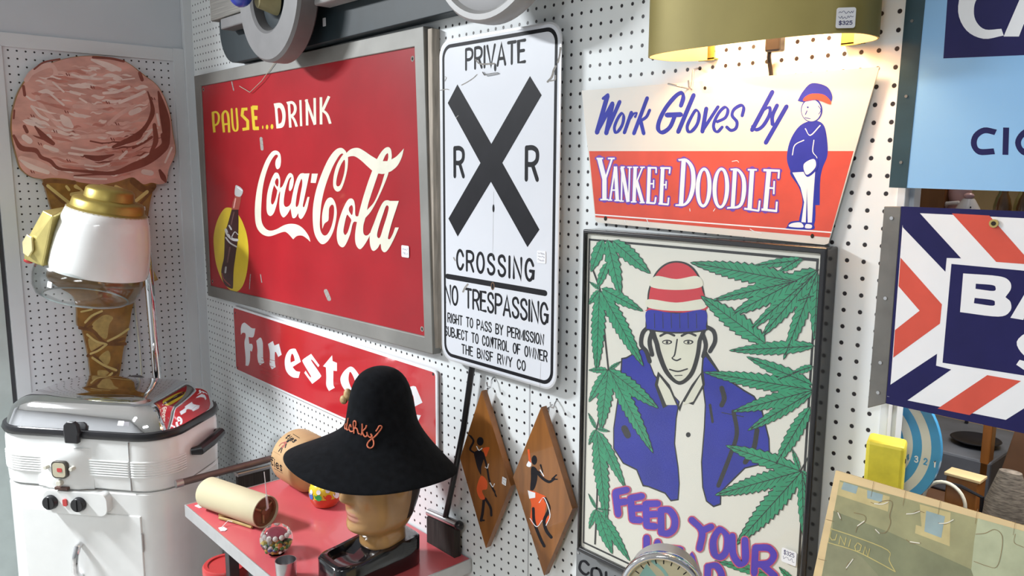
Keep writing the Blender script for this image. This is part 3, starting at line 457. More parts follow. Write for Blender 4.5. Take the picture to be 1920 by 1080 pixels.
L|white|5|-912,-203 -924,-837/-832,-206 -844,-837
L|purple|3|-972,-212 -959,-229 -926,-240 -700,-241 -669,-231 -657,-215/-972,-194 -960,-177 -928,-167 -701,-169 -670,-180 -657,-197
L|white|5|-927,-220 -700,-222/-927,-187 -701,-189
L|purple|3|-719,-172 -739,-180 -753,-202 -762,-300 -753,-324 -734,-335/-698,-174 -680,-185 -671,-209 -680,-306 -694,-329 -714,-337
L|white|5|-729,-204 -738,-302/-695,-207 -704,-304
L|purple|3|-905,-511 -893,-527 -863,-536 -783,-534 -754,-523 -743,-508/-906,-494 -895,-479 -865,-468 -786,-467 -756,-476 -744,-491
L|white|5|-863,-516 -784,-514/-865,-488 -785,-487
L|purple|3|-794,-403 -813,-412 -825,-434 -828,-567 -817,-590 -799,-599/-774,-404 -756,-413 -746,-436 -749,-568 -761,-591 -779,-599
L|white|5|-800,-434 -803,-567/-770,-435 -774,-568
L|purple|3|-987,-851 -975,-868 -944,-880 -719,-885 -687,-875 -674,-859/-986,-832 -972,-816 -939,-806 -715,-812 -684,-823 -673,-841
L|white|5|-942,-859 -718,-865/-940,-826 -716,-832
L|purple|3|-718,-883 -698,-874 -684,-850 -676,-726 -686,-701 -705,-691/-739,-883 -758,-872 -769,-848 -761,-723 -747,-699 -727,-690
L|white|5|-708,-849 -700,-725/-744,-848 -736,-724
L|purple|3|-439,-3 -471,-18 -493,-56 -516,-846 -497,-887 -465,-903/-404,-5 -373,-23 -354,-63 -376,-847 -397,-887 -430,-903
L|white|5|-469,-58 -492,-846/-378,-62 -400,-847
R|purple|3|-569,-89 -548,-99 -515,-97,1 -398,-101 -298,-225 -272,-471 -315,-687 -395,-799 -558,-820,1 -590,-825 -605,-839/-579,-73 -578,-53 -557,-33,1 -348,-29 -177,-194 -136,-476 -198,-723 -345,-870 -575,-887,1 -602,-873 -610,-856
R|white|5|-527,-79 -387,-85 -276,-219 -248,-472 -293,-694 -383,-816 -563,-839/-546,-51 -359,-46 -199,-199 -159,-475 -220,-717 -357,-853 -570,-868
L|purple|3|595,-178 568,-191 550,-226 540,-864 556,-900 583,-914/624,-180 651,-195 667,-231 657,-865 640,-900 613,-914
L|white|5|572,-227 561,-864/646,-230 636,-864
R|purple|3|495,-241 512,-250 540,-250,1 643,-259 723,-381 735,-614 696,-785 496,-826,1 469,-833 456,-846/487,-226 489,-209 508,-191,1 691,-196 830,-357 854,-625 761,-847 487,-891,1 462,-879 454,-863
R|white|5|531,-233 654,-244 744,-376 757,-616 710,-799 494,-845/518,-208 680,-211 810,-361 833,-623 747,-834 489,-872
L|purple|3|913,-165 885,-178 867,-214 857,-866 874,-904 902,-919/943,-166 971,-183 987,-220 978,-868 960,-905 932,-920
L|white|5|888,-215 878,-866/967,-219 957,-867
L|purple|3|813,-229 824,-243 849,-253 1015,-254 1039,-246 1049,-231/813,-213 823,-199 847,-190 1013,-192 1038,-201 1048,-216
L|white|5|849,-235 1014,-236/848,-208 1013,-210
L|purple|3|779,-860 788,-876 814,-888 1086,-912 1113,-905 1125,-891/781,-843 794,-828 822,-821 1093,-846 1118,-858 1127,-874
L|white|5|816,-870 1088,-894/819,-839 1091,-864
L|purple|3|1091,-912 1109,-904 1121,-881 1131,-715 1122,-692 1106,-681/1072,-912 1056,-901 1047,-878 1057,-711 1070,-688 1087,-680
L|white|5|1101,-880 1111,-714/1067,-879 1078,-712
L|purple|3|1216,-175 1189,-188 1170,-224 1143,-860 1159,-898 1186,-914/1246,-177 1272,-194 1288,-232 1263,-865 1244,-901 1216,-915
L|white|5|1190,-225 1164,-861/1268,-231 1242,-864
L|purple|3|1093,-233 1104,-250 1133,-261 1422,-268 1449,-258 1460,-242/1092,-215 1103,-199 1132,-190 1421,-197 1448,-208 1460,-225
L|white|5|1132,-243 1422,-250/1132,-207 1421,-215
L|purple|3|1399,-201 1383,-209 1372,-230 1368,-353 1378,-376 1394,-386/1417,-202 1433,-212 1443,-235 1440,-357 1429,-379 1412,-387
L|white|5|1391,-232 1388,-354/1423,-234 1420,-356
L|purple|3|1202,-511 1212,-526 1236,-536 1336,-540 1360,-532 1370,-518/1203,-496 1213,-482 1237,-474 1337,-478 1361,-488 1370,-502
L|white|5|1236,-518 1336,-522/1237,-492 1337,-496
L|purple|3|1324,-365 1308,-373 1299,-395 1302,-603 1313,-625 1329,-633/1341,-365 1357,-374 1367,-396 1371,-603 1361,-625 1346,-633
L|white|5|1319,-395 1322,-603/1348,-395 1351,-603
L|purple|3|1092,-861 1102,-878 1130,-890 1409,-904 1437,-894 1449,-879/1093,-843 1106,-827 1135,-818 1412,-832 1439,-844 1450,-861
L|white|5|1131,-872 1410,-886/1134,-836 1412,-850
L|purple|3|1407,-900 1423,-891 1434,-869 1435,-719 1425,-696 1409,-687/1389,-900 1372,-891 1362,-868 1364,-717 1374,-695 1391,-686
L|white|5|1414,-869 1416,-719/1382,-868 1383,-718
S|purple|3|192,-525 183,-647 153,-756 106,-838 47,-883 -17,-886 -78,-845 -128,-766 -162,-658 -175,-534 -165,-411 -134,-302 -86,-221 -27,-178 37,-178 97,-220 146,-298 179,-404/70,-528 68,-622 59,-704 44,-766 24,-799 3,-800 -17,-768 -34,-707 -46,-625 -50,-531 -48,-438 -39,-356 -23,-295 -4,-262 17,-262 37,-294 54,-354 65,-436
S|white|5|169,-526 161,-641 136,-744 94,-821 43,-864 -13,-866 -66,-828 -111,-753 -140,-651 -152,-534 -143,-417 -116,-314 -74,-238 -22,-197 33,-197 86,-236 129,-311 158,-411/89,-528 86,-626 73,-714 53,-779 28,-814 0,-815 -26,-782 -48,-718 -63,-631 -69,-532 -66,-433 -53,-346 -33,-281 -8,-247 20,-246 46,-280 68,-344 83,-430
S|purple|3|537,-525 528,-648 499,-757 452,-839 392,-885 328,-888 267,-847 215,-768 181,-659 168,-535 177,-410 208,-301 256,-220 316,-177 380,-176 440,-218 490,-297 524,-404/420,-528 418,-624 408,-708 392,-772 370,-806 347,-807 325,-774 306,-712 293,-628 288,-532 290,-436 300,-351 317,-289 338,-255 361,-255 383,-288 401,-350 414,-433
S|white|5|515,-526 508,-642 482,-746 440,-823 388,-866 332,-869 277,-830 232,-755 202,-652 190,-534 198,-416 225,-313 267,-236 320,-195 376,-195 430,-234 474,-309 503,-411/438,-528 435,-629 422,-718 401,-785 374,-821 345,-822 316,-788 293,-722 276,-634 269,-532 273,-431 286,-342 307,-276 334,-240 364,-240 392,-275 415,-340 431,-428
S|blue|2|1777,494 1960,524 2094,459 2158,277 2188,11 2124,-184 2099,-380 2115,-745,1 2005,-749,1 1958,-234 1624,-288,1 1530,-62 1552,190 1649,387
S|blue|3|1601,-238 2036,-221 2033,-579 2044,-1052 1802,-1054 1834,-711 1760,-487
P|white|4|1636,-258 2010,-234 2007,-580 2009,-1017 1940,-1021 1894,-484 1908,-1022 1835,-1019 1861,-710 1787,-486
S|blue|3|1601,-1104 1657,-1024 1874,-999 2027,-1041 2022,-1124 1608,-1135
S|white|4|1634,-1102 1672,-1049 1822,-1027 1867,-1101
S|white|4|1903,-1106 1918,-1047 2007,-1055 2002,-1105
S|blue|3|2064,677 2052,600 2009,540 1942,507 1864,510 1792,548 1739,613 1716,692 1729,770 1773,831 1841,862 1919,857 1990,819 2042,755
S|cream|4|2041,673 2030,603 1992,549 1932,519 1863,522 1798,556 1750,615 1730,687 1741,757 1781,812 1842,840 1911,837 1975,802 2021,744
S|blue|5|1653,835,1 1733,972 1870,1084 2107,1020 2206,872 2176,755,1 1966,826 1756,812
S|signred|6|1773,885 1881,927 2064,904 2177,814 2176,755 1965,833 1756,825
L|blue|5|1819,683 1815,682 1811,679 1788,626 1788,621 1791,617/1823,681 1826,678 1826,672 1803,619 1799,616 1794,616
L|blue|5|1786,574 1788,571 1792,568 1878,550 1883,551 1885,553/1787,577 1789,579 1794,580 1880,562 1884,559 1886,556
S|blue|5|1844,728 1840,718 1829,714 1818,719 1812,729 1816,739 1827,743 1839,738
R|blue|5|1991,743 1991,740 1994,735,1 2034,678 2006,623,1 2004,619 2005,616/1993,745 1997,746 2001,744,1 2047,678 2016,614,1 2011,613 2008,614
R|white|4|1805,415 1801,412 1800,406,1 1898,298 2051,444,1 2052,450 2049,454/1810,416 1814,414 1819,408,1 1893,315 2035,454,1 2041,457 2046,457
R|white|4|1958,240 1954,239 1951,234,1 1944,60 2016,-35 1894,-104,1 1889,-108 1889,-111/1962,239 1965,236 1966,230,1 1959,62 2031,-40 1899,-118,1 1893,-118 1890,-115
R|white|4|1622,6 1625,9 1627,14,1 1657,159 1796,228,1 1801,231 1802,235/1618,6 1613,8 1610,13,1 1643,168 1792,243,1 1798,241 1801,238
S|blue|5|1790,-111 1996,-13 2046,-184 1884,-322
S|white|6|1818,-131 1977,-50 2012,-172 1876,-290
S|hole|3|-2157,-1174 -2161,-1194 -2172,-1209 -2188,-1219 -2207,-1220 -2224,-1212 -2236,-1198 -2240,-1179 -2237,-1159 -2226,-1144 -2209,-1134 -2191,-1133 -2174,-1141 -2162,-1156
S|hole|3|2058,-1222 2056,-1238 2049,-1250 2037,-1258 2024,-1259 2012,-1253 2003,-1241 1999,-1226 2001,-1211 2009,-1198 2020,-1190 2033,-1190 2045,-1196 2054,-1207
S|hole|2|-19,1133 -22,1121 -29,1111 -41,1106 -54,1107 -66,1113 -75,1124 -78,1137 -76,1150 -68,1160 -57,1164 -44,1164 -32,1157 -23,1146
R|white|4|540,-90 543,-92 548,-93,1 637,-80 663,-101,1 665,-104 668,-106/539,-88 540,-85 544,-83,1 638,-69 676,-101,1 674,-104 671,-106
L|white|4|-1727,-1177 -1730,-1180 -1730,-1184 -1709,-1229 -1705,-1232 -1700,-1233/-1723,-1176 -1719,-1176 -1715,-1180 -1694,-1224 -1694,-1229 -1697,-1232
L|white|4|-1203,-1134 -1205,-1137 -1204,-1141 -1148,-1228 -1144,-1231 -1140,-1231/-1199,-1133 -1195,-1133 -1191,-1136 -1135,-1222 -1134,-1227 -1136,-1229
L|white|4|223,-929 227,-929 230,-927 261,-884 261,-880 260,-877/220,-928 219,-925 219,-921 250,-878 254,-876 257,-876
R|white|4|938,-1182 938,-1185 940,-1189,1 1034,-1223 1154,-1242,1 1159,-1241 1161,-1239/939,-1180 942,-1179 947,-1179,1 1037,-1213 1156,-1232,1 1160,-1234 1161,-1236
L|white|4|-262,-898 -265,-900 -266,-905 -257,-947 -255,-950 -251,-951/-259,-898 -255,-899 -253,-902 -244,-945 -245,-949 -248,-951""",
'poster':"""P|blackline|1|-1013,1217 -1425,951 -1547,912 -1566,480 -1622,35 -1701,-523 -1688,-928 -1433,-1163 -1100,-1201 -936,-1468 -809,-1445 -418,-1453 -280,-1555 -104,-1475 -93,-1157 -133,-850 -229,-433 -214,43 -163,367 -741,745
P|blue|2|-1012,1186 -1411,927 -1513,892 -1532,470 -1592,25 -1671,-522 -1658,-910 -1413,-1134 -1077,-1170 -913,-1431 -798,-1415 -400,-1421 -271,-1523 -131,-1458 -118,-1165 -158,-858 -255,-440 -239,37 -191,361 -759,725
P|blackline|1|270,1337 353,1381 674,1030 1120,861 1311,803 1460,623 1625,152 1665,-252 1212,-486 777,-1040 782,-1268 630,-1365 471,-1308 379,-1073 332,-621 360,1 360,426 255,945
P|blue|2|305,1314 659,1003 1106,835 1297,777 1437,603 1602,140 1640,-239 1195,-467 749,-1036 754,-1249 635,-1332 494,-1285 406,-1058 360,-613 388,8 387,432 289,952
R|blackline|3|654,825 640,803 642,770,1 695,622 665,528,1 652,494 660,472/676,839 703,841 730,824,1 793,644 738,482,1 704,461 678,460
R|blackline|3|909,467 896,447 897,419,1 978,72 872,-333 669,-936,1 671,-966 686,-978/928,478 950,480 973,464,1 1061,88 952,-336 751,-941,1 729,-969 706,-980
L|blackline|3|457,471 446,460 442,441 508,156 519,143 533,141/470,475 484,473 495,460 561,176 557,157 546,146
R|blackline|3|1379,274 1358,257 1345,224,1 1304,-93 1170,-348,1 1159,-383 1166,-404/1402,279 1423,271 1437,244,1 1392,-98 1241,-391,1 1208,-413 1183,-415
L|blackline|3|-1473,-414 -1496,-450 -1489,-499 -1402,-611 -1353,-632 -1309,-623/-1436,-390 -1392,-381 -1344,-402 -1257,-514 -1251,-562 -1273,-598
L|blackline|3|1138,403 1136,406 1131,408 710,380 704,378 701,374/1138,399 1135,396 1129,393 707,365 702,367 700,370
S|blackline|2|94,-183 90,-204 77,-224 58,-238 36,-244 15,-240 1,-228 -5,-209 -1,-188 12,-168 32,-154 54,-148 74,-152 89,-164
P|blackline|3|-668,823 -395,628 -176,271 72,726 302,1044 349,785 125,371 -91,384 -154,183 -271,342 -525,158 -733,556
P|cream|4|-626,737 -391,535 -232,289 -453,238 -657,572
P|cream|4|255,945 77,636 -88,322 122,432 298,774
S|blackline|3|-837,1671 -764,1308 -678,1072 -516,822 -287,682 -105,704 99,914 206,1236 242,1540 255,1838
S|cream|4|-703,1661 -651,1327 -574,1123 -444,898 -260,749 -123,771 33,961 125,1251 157,1526 168,1795
R|blackline|5|-653,1470 -639,1469 -620,1478,1 -491,1549 -351,1527,1 -332,1526 -320,1532/-662,1477 -665,1488 -657,1504,1 -494,1592 -322,1566,1 -311,1553 -312,1542
S|blackline|5|-375,1421 -385,1400 -415,1380 -459,1364 -508,1356 -553,1357 -585,1366 -596,1383 -586,1404 -556,1424 -511,1440 -462,1448 -418,1447 -386,1437
S|cream|6|-411,1411 -419,1400 -441,1387 -473,1377 -509,1371 -542,1370 -565,1375 -574,1384 -566,1396 -544,1408 -511,1419 -475,1425 -443,1425 -420,1421
S|blackline|7|-455,1404 -458,1393 -466,1383 -477,1376 -490,1374 -502,1377 -511,1384 -514,1394 -512,1405 -504,1415 -492,1422 -479,1424 -467,1421 -459,1414
R|blackline|5|-187,1547 -174,1546 -157,1554,1 -33,1623 100,1601,1 118,1600 130,1606/-196,1553 -199,1564 -192,1580,1 -37,1664 128,1639,1 138,1627 137,1615
S|blackline|5|78,1497 68,1478 40,1458 -2,1443 -49,1435 -92,1436 -122,1445 -133,1462 -124,1482 -95,1501 -53,1516 -6,1524 37,1523 67,1514
S|cream|6|43,1488 36,1477 15,1465 -16,1455 -50,1449 -82,1448 -104,1453 -112,1462 -105,1474 -83,1486 -52,1496 -18,1502 13,1502 35,1498
S|blackline|7|1,1481 -1,1471 -9,1461 -20,1454 -32,1452 -44,1455 -52,1462 -55,1472 -53,1483 -46,1492 -34,1499 -22,1501 -10,1498 -2,1491
R|blackline|5|-271,1498 -279,1493 -284,1483,1 -326,1203 -378,1124 -270,1088 -169,1141,1 -164,1151 -166,1158/-263,1498 -256,1495 -252,1486,1 -294,1201 -346,1137 -268,1116 -191,1157,1 -180,1163 -172,1162
R|blackline|5|-424,912 -423,904 -415,898,1 -223,897 -22,984,1 -14,993 -14,1001/-421,919 -413,924 -400,925,1 -225,924 -37,1006,1 -25,1009 -17,1006
L|blackline|5|-302,816 -299,813 -292,812 -130,851 -124,855 -122,859/-302,819 -300,824 -294,827 -131,866 -125,865 -122,863
R|blackline|3|-854,1663 -877,1672 -915,1665,1 -1090,1492 -1123,1239 -996,1122 -915,956,1 -892,935 -867,932/-843,1646 -846,1624 -871,1598,1 -996,1473 -1024,1271 -907,1175 -818,992,1 -823,960 -842,941
R|blackline|3|-785,1657 -811,1652 -840,1628,1 -932,1345 -859,1086,1 -831,1069 -804,1071/-763,1650 -749,1633 -752,1602,1 -832,1357 -769,1135,1 -767,1104 -781,1084
R|blackline|3|253,1806 262,1788 290,1776,1 435,1727 469,1584 386,1412,1 377,1383 386,1364/257,1826 272,1843 305,1853,1 504,1780 554,1586 455,1375,1 427,1357 403,1355
R|blackline|3|202,1740 191,1721 195,1692,1 286,1486 250,1292,1 248,1262 261,1247/221,1752 245,1755 272,1740,1 374,1506 330,1270,1 305,1247 281,1241
S|blackline|4|-964,1965 -950,2278 -817,2601 -601,2805 -349,2882 -82,2854 117,2699 250,2423 298,2137 348,1823 302,1727 -291,1587 -928,1548 -989,1617
S|hatred|5|-926,1970 -911,2283 -786,2586 -582,2777 -348,2853 -105,2823 90,2678 216,2419 267,2075 -923,1908
S|cream|6|-895,2362 -797,2566 -335,2562 105,2662 202,2490 -326,2368
S|cream|6|-936,2125 -316,2144 257,2278 268,2119 -309,1994 -929,1970
S|blue|7|-943,1921 -307,1949 277,2090 321,1818 273,1746 -292,1618 -898,1574 -955,1628
L|blackline|8|-790,1887 -793,1884 -795,1880 -777,1612 -774,1608 -771,1607/-786,1887 -783,1886 -780,1882 -761,1615 -763,1610 -767,1608
L|blackline|8|-602,1913 -606,1911 -607,1906 -589,1641 -586,1637 -583,1636/-599,1914 -595,1913 -593,1909 -574,1644 -576,1639 -579,1637
L|blackline|8|-418,1939 -421,1937 -423,1932 -404,1670 -402,1666 -398,1665/-415,1940 -411,1939 -409,1935 -390,1673 -391,1668 -395,1666
L|blackline|8|-238,1965 -241,1963 -242,1958 -223,1698 -221,1694 -218,1693/-234,1965 -231,1964 -228,1960 -209,1701 -211,1696 -214,1694
L|blackline|8|-60,1990 -63,1988 -65,1983 -46,1726 -44,1722 -40,1721/-57,1990 -53,1989 -51,1986 -32,1728 -34,1724 -37,1722
L|blackline|8|114,2015 111,2012 109,2008 128,1753 130,1749 134,1748/117,2015 120,2014 123,2010 142,1755 140,1751 137,1749
F|green|8|-2062,3134 -2359,2489/-2337,2876 -2053,2819
F|green|8|-1956,3142 -1588,2089/-1952,2621 -1630,2711
F|green|8|-1822,3136 -920,2606/-1517,2782 -1299,3000
F|green|8|-1942,2710 -2192,2168/-2150,2487 -1958,2450
F|green|8|-2118,2164 -2397,2287/-2215,2251 -2271,2186
F|green|8|-2126,2153 -2402,1836/-2320,2043 -2179,1980
F|green|8|-2126,2137 -2156,511/-2315,1390 -1966,1434
F|green|8|-2087,2141 -1011,867/-1746,1463 -1441,1646
F|green|8|-2075,2192 -1059,1890/-1669,1951 -1544,2153
F|green|8|-1842,631 -1545,847/-1680,703 -1734,754
F|green|8|-1876,617 -2366,514/-2096,632 -2090,511
F|green|8|-1875,601 -2339,-128/-2195,306 -1967,250
F|green|8|-1854,620 -2011,-642/-2115,34 -1737,82
F|green|8|-1833,624 -639,142/-1381,270 -1180,530
F|green|8|-1811,608 -719,-733/-1459,-109 -1161,90
F|green|8|-2135,-639 -2355,-363/-2190,-488 -2277,-543
F|green|8|-2135,-649 -2323,-1020/-2289,-808 -2150,-823
F|green|8|-2121,-653 -1799,-2482/-2162,-1546 -1795,-1405
F|green|8|-2076,-676 -1341,-1635/-1860,-1193 -1623,-1034
F|green|8|-2109,-632 -1772,-598/-1964,-656 -1948,-577
F|green|8|-2087,-2296 -2308,-2046/-2150,-2158 -2222,-2211
F|green|8|-2086,-2303 -2265,-2789/-2248,-2526 -2085,-2515
F|green|8|-2059,-2322 -1634,-3088/-2016,-2765 -1719,-2575
F|green|8|-2027,-2312 -1189,-3064/-1752,-2752 -1536,-2562
F|green|8|-2060,-2287 -1707,-2204/-1903,-2282 -1896,-2216
F|green|9|1942,2771 -31,2882/1129,2972 1086,2664
F|green|9|2031,3120 1172,2946/1643,3111 1668,2977
F|green|9|1974,3141 1636,2898/1774,3095 1873,2971
F|green|9|1942,2784 435,2286/1267,2667 1328,2476
F|green|9|2244,2985 797,2077/1542,2721 1710,2475
F|green|9|2222,2919 1156,1877/1688,2535 1835,2403
F|green|9|2258,2974 1384,1810/1775,2535 1982,2404
F|green|9|2265,2949 1794,1515/1947,2345 2168,2295
F|green|9|2275,2924 2281,1910/2175,2463 2379,2479
F|green|9|2230,2583 1962,2470/2082,2605 2139,2461
F|green|9|1457,1711 204,2321/1012,2123 810,1827
F|green|9|2295,1812 814,1478/1648,1774 1673,1564
F|green|9|2301,1191 1142,1428/1835,1397 1760,1191
F|green|9|2289,1488 1951,1314/2117,1462 2161,1358
F|green|9|2061,1363 1699,1153/1879,1311 1921,1228
F|green|9|2306,1117 338,1007/1489,1204 1459,937
F|green|9|2306,1112 935,447/1677,936 1758,717
F|green|9|2308,1091 1231,193/1782,777 1902,629
F|green|9|2285,839 1743,-291/1941,376 2152,311
F|green|9|2178,-233 831,-182/1635,-73 1558,-351
F|green|9|2177,-220 2028,87/2149,-57 2071,-107
F|green|9|2193,-237 669,-1119/1491,-483 1593,-744
F|green|9|2207,-244 1121,-1864/1597,-870 1880,-1013
F|green|9|2221,-240 2328,-1358/2183,-772 2355,-710
F|green|9|2221,-240 2369,-690/2235,-472 2341,-414
F|green|9|2206,-225 2344,-308/2242,-301 2295,-225
F|green|9|1870,-2139 714,-2323/1385,-2130 1351,-2308
F|green|9|2198,-2122 1926,-1963/2112,-2000 2041,-2102
L|blackline|7|-2314,2523 -2320,2516 -2321,2505 -2137,2165 -1874,618 -2004,-49 -2001,-60 -1993,-63/-2305,2526 -2294,2526 -2284,2519 -2099,2176 -1835,625 -1966,-46 -1973,-57 -1983,-62
L|blackline|7|-1833,619 -1843,614 -1851,603 -2142,-637 -2139,-648 -2131,-652/-1824,619 -1816,615 -1813,604 -2102,-634 -2111,-646 -2121,-651
L|blackline|7|-2072,-1708 -2082,-1715 -2087,-1727 -2093,-2297 -2117,-3061 -2111,-3071 -2102,-3072/-2062,-1705 -2053,-1707 -2047,-1716 -2053,-2285 -2076,-3048 -2082,-3061 -2092,-3069
L|blackline|7|2278,2998 2272,3000 2263,2997 2096,2863 2091,2855 2092,2849/2282,2993 2283,2987 2278,2979 2111,2846 2102,2843 2096,2845
L|blackline|7|1886,1253 1884,1247 1888,1238 2069,1085 2078,1083 2085,1085/1891,1258 1898,1261 1906,1258 2087,1105 2091,1097 2089,1090
L|blackline|7|2342,116 2335,114 2328,107 2181,-226 2180,-236 2184,-241/2348,115 2351,110 2351,101 2203,-232 2196,-240 2190,-242
L|blackline|7|2317,-1088 2311,-1093 2307,-1103 2263,-1978 2267,-1986 2272,-1988/2324,-1087 2329,-1089 2332,-1097 2289,-1971 2285,-1981 2279,-1986
L|redline|12|-1626,-1740 -1674,-1787 -1695,-1862 -1617,-2262 -1572,-2308 -1515,-2310/-1569,-1717 -1513,-1719 -1468,-1766 -1391,-2162 -1411,-2237 -1458,-2284
L|blueink|14|-1615,-1759 -1650,-1794 -1666,-1849 -1587,-2249 -1554,-2283 -1512,-2284/-1572,-1742 -1530,-1744 -1497,-1779 -1420,-2174 -1435,-2230 -1470,-2265
L|redline|12|-1676,-1859 -1632,-1882 -1546,-1866 -1284,-1734 -1216,-1672 -1199,-1620/-1690,-1818 -1672,-1764 -1601,-1701 -1338,-1571 -1255,-1557 -1212,-1579
L|blueink|14|-1649,-1840 -1617,-1856 -1553,-1845 -1291,-1713 -1241,-1667 -1228,-1628/-1660,-1809 -1646,-1769 -1594,-1723 -1331,-1592 -1269,-1582 -1238,-1598
L|redline|12|-1656,-2065 -1616,-2091 -1531,-2081 -1306,-1982 -1234,-1923 -1211,-1870/-1665,-2021 -1642,-1967 -1567,-1907 -1341,-1810 -1258,-1801 -1220,-1827
L|blueink|14|-1629,-2046 -1599,-2066 -1536,-2059 -1310,-1959 -1257,-1916 -1240,-1877/-1635,-2014 -1618,-1974 -1562,-1930 -1336,-1832 -1275,-1826 -1246,-1845
L|redline|12|-1241,-1726 -1289,-1771 -1312,-1845 -1256,-2238 -1215,-2286 -1161,-2290/-1186,-1705 -1132,-1710 -1092,-1758 -1036,-2147 -1059,-2221 -1106,-2266
L|blueink|14|-1231,-1746 -1266,-1779 -1283,-1834 -1227,-2226 -1197,-2262 -1157,-2264/-1190,-1730 -1150,-1733 -1120,-1769 -1065,-2158 -1081,-2213 -1116,-2247
L|redline|12|-1303,-1860 -1261,-1883 -1179,-1871 -918,-1744 -851,-1685 -832,-1634/-1314,-1818 -1295,-1765 -1225,-1705 -964,-1581 -883,-1570 -844,-1593
L|blueink|14|-1276,-1841 -1246,-1858 -1185,-1849 -924,-1723 -874,-1679 -860,-1641/-1285,-1810 -1271,-1771 -1219,-1726 -958,-1602 -898,-1594 -869,-1611
L|redline|12|-1275,-2053 -1239,-2082 -1159,-2077 -921,-1982 -849,-1927 -824,-1876/-1281,-2009 -1255,-1956 -1180,-1900 -942,-1808 -864,-1804 -830,-1832
L|blueink|14|-1248,-2036 -1221,-2057 -1162,-2054 -924,-1960 -870,-1919 -852,-1881/-1252,-2003 -1233,-1964 -1178,-1923 -940,-1831 -882,-1828 -856,-1849
L|redline|12|-1247,-2254 -1218,-2288 -1141,-2293 -966,-2242 -890,-2193 -858,-2141/-1245,-2207 -1211,-2155 -1133,-2106 -958,-2056 -884,-2062 -856,-2095
L|blueink|14|-1218,-2240 -1197,-2265 -1140,-2269 -965,-2218 -908,-2181 -885,-2143/-1217,-2205 -1192,-2166 -1134,-2130 -959,-2080 -904,-2084 -883,-2109
L|redline|12|-869,-1716 -916,-1758 -942,-1832 -906,-2235 -869,-2285 -818,-2290/-816,-1697 -765,-1704 -729,-1754 -693,-2152 -718,-2225 -765,-2269
L|blueink|14|-860,-1736 -895,-1767 -914,-1821 -878,-2224 -851,-2261 -813,-2265/-821,-1722 -783,-1727 -756,-1764 -720,-2163 -739,-2217 -774,-2249
L|redline|12|-939,-1842 -906,-1872 -829,-1871 -556,-1773 -486,-1722 -460,-1672/-942,-1798 -915,-1746 -842,-1694 -569,-1599 -495,-1599 -463,-1628
L|blueink|14|-912,-1826 -887,-1849 -830,-1848 -558,-1750 -506,-1712 -487,-1675/-914,-1794 -894,-1756 -840,-1717 -568,-1621 -513,-1621 -489,-1643
L|redline|12|-910,-2046 -876,-2075 -798,-2072 -565,-1981 -495,-1928 -470,-1877/-914,-2002 -888,-1951 -816,-1897 -582,-1808 -508,-1806 -475,-1834
L|blueink|14|-883,-2030 -858,-2052 -801,-2049 -567,-1958 -515,-1919 -497,-1882/-886,-1998 -867,-1959 -814,-1919 -580,-1831 -525,-1829 -500,-1850
L|redline|12|-893,-2257 -864,-2290 -790,-2294 -605,-2238 -531,-2190 -501,-2139/-891,-2211 -859,-2159 -783,-2111 -599,-2056 -527,-2061 -500,-2094
L|blueink|14|-865,-2243 -844,-2267 -789,-2270 -605,-2215 -550,-2179 -527,-2141/-864,-2208 -840,-2170 -784,-2134 -600,-2080 -547,-2083 -526,-2108
L|redline|12|-511,-1730 -557,-1771 -584,-1843 -559,-2250 -525,-2300 -476,-2307/-460,-1712 -411,-1720 -378,-1771 -353,-2173 -378,-2245 -424,-2287
L|blueink|14|-503,-1750 -537,-1780 -557,-1833 -532,-2240 -507,-2277 -470,-2282/-465,-1737 -429,-1743 -404,-1780 -379,-2183 -398,-2236 -432,-2268
R|redline|12|-565,-1864 -520,-1878 -442,-1854,1 -343,-1818 -263,-1900 -272,-2041 -343,-2112 -406,-2123,1 -483,-2141 -532,-2181/-585,-1828 -576,-1778 -521,-1714,1 -241,-1635 -70,-1793 -88,-2052 -277,-2259 -504,-2313,1 -554,-2276 -557,-2229
R|blueink|14|-543,-1843 -510,-1854 -452,-1836,1 -330,-1795 -237,-1886 -248,-2043 -334,-2131 -418,-2148,1 -476,-2161 -512,-2191/-558,-1817 -551,-1780 -510,-1732,1 -254,-1659 -95,-1807 -111,-2051 -286,-2240 -491,-2288,1 -528,-2261 -530,-2226
R|redline|12|113,-1756 118,-1801 168,-1833,1 339,-1932 304,-2206,1 305,-2271 336,-2298/133,-1711 176,-1672 249,-1652,1 518,-1823 480,-2211,1 430,-2274 380,-2299
R|blueink|14|138,-1753 142,-1785 178,-1810,1 363,-1918 327,-2207,1 328,-2255 351,-2275/153,-1719 185,-1690 238,-1676,1 495,-1837 457,-2210,1 421,-2257 383,-2276
L|redline|12|357,-1948 400,-1958 471,-1930 649,-1791 694,-1728 698,-1682/336,-1917 340,-1869 386,-1805 566,-1667 635,-1640 677,-1651
L|blueink|14|376,-1927 408,-1935 460,-1914 638,-1775 672,-1729 674,-1694/360,-1904 363,-1869 397,-1822 576,-1683 628,-1663 659,-1671
R|redline|12|1021,-1674 979,-1709 950,-1775,1 988,-2115 1173,-2279 1394,-2076 1366,-1692,1 1333,-1650 1290,-1647/1064,-1663 1103,-1675 1126,-1727,1 1155,-2007 1249,-2104 1225,-2107 1198,-1771,1 1213,-1706 1248,-1667
R|blueink|14|1025,-1694 995,-1720 973,-1768,1 1010,-2100 1183,-2256 1372,-2080 1345,-1702,1 1320,-1671 1288,-1669/1058,-1685 1087,-1695 1103,-1733,1 1134,-2021 1239,-2126 1247,-2103 1220,-1761,1 1231,-1713 1257,-1683
L|redline|12|1464,-1746 1425,-1782 1402,-1847 1407,-2269 1432,-2317 1471,-2326/1505,-1733 1544,-1742 1569,-1790 1574,-2208 1551,-2273 1513,-2310
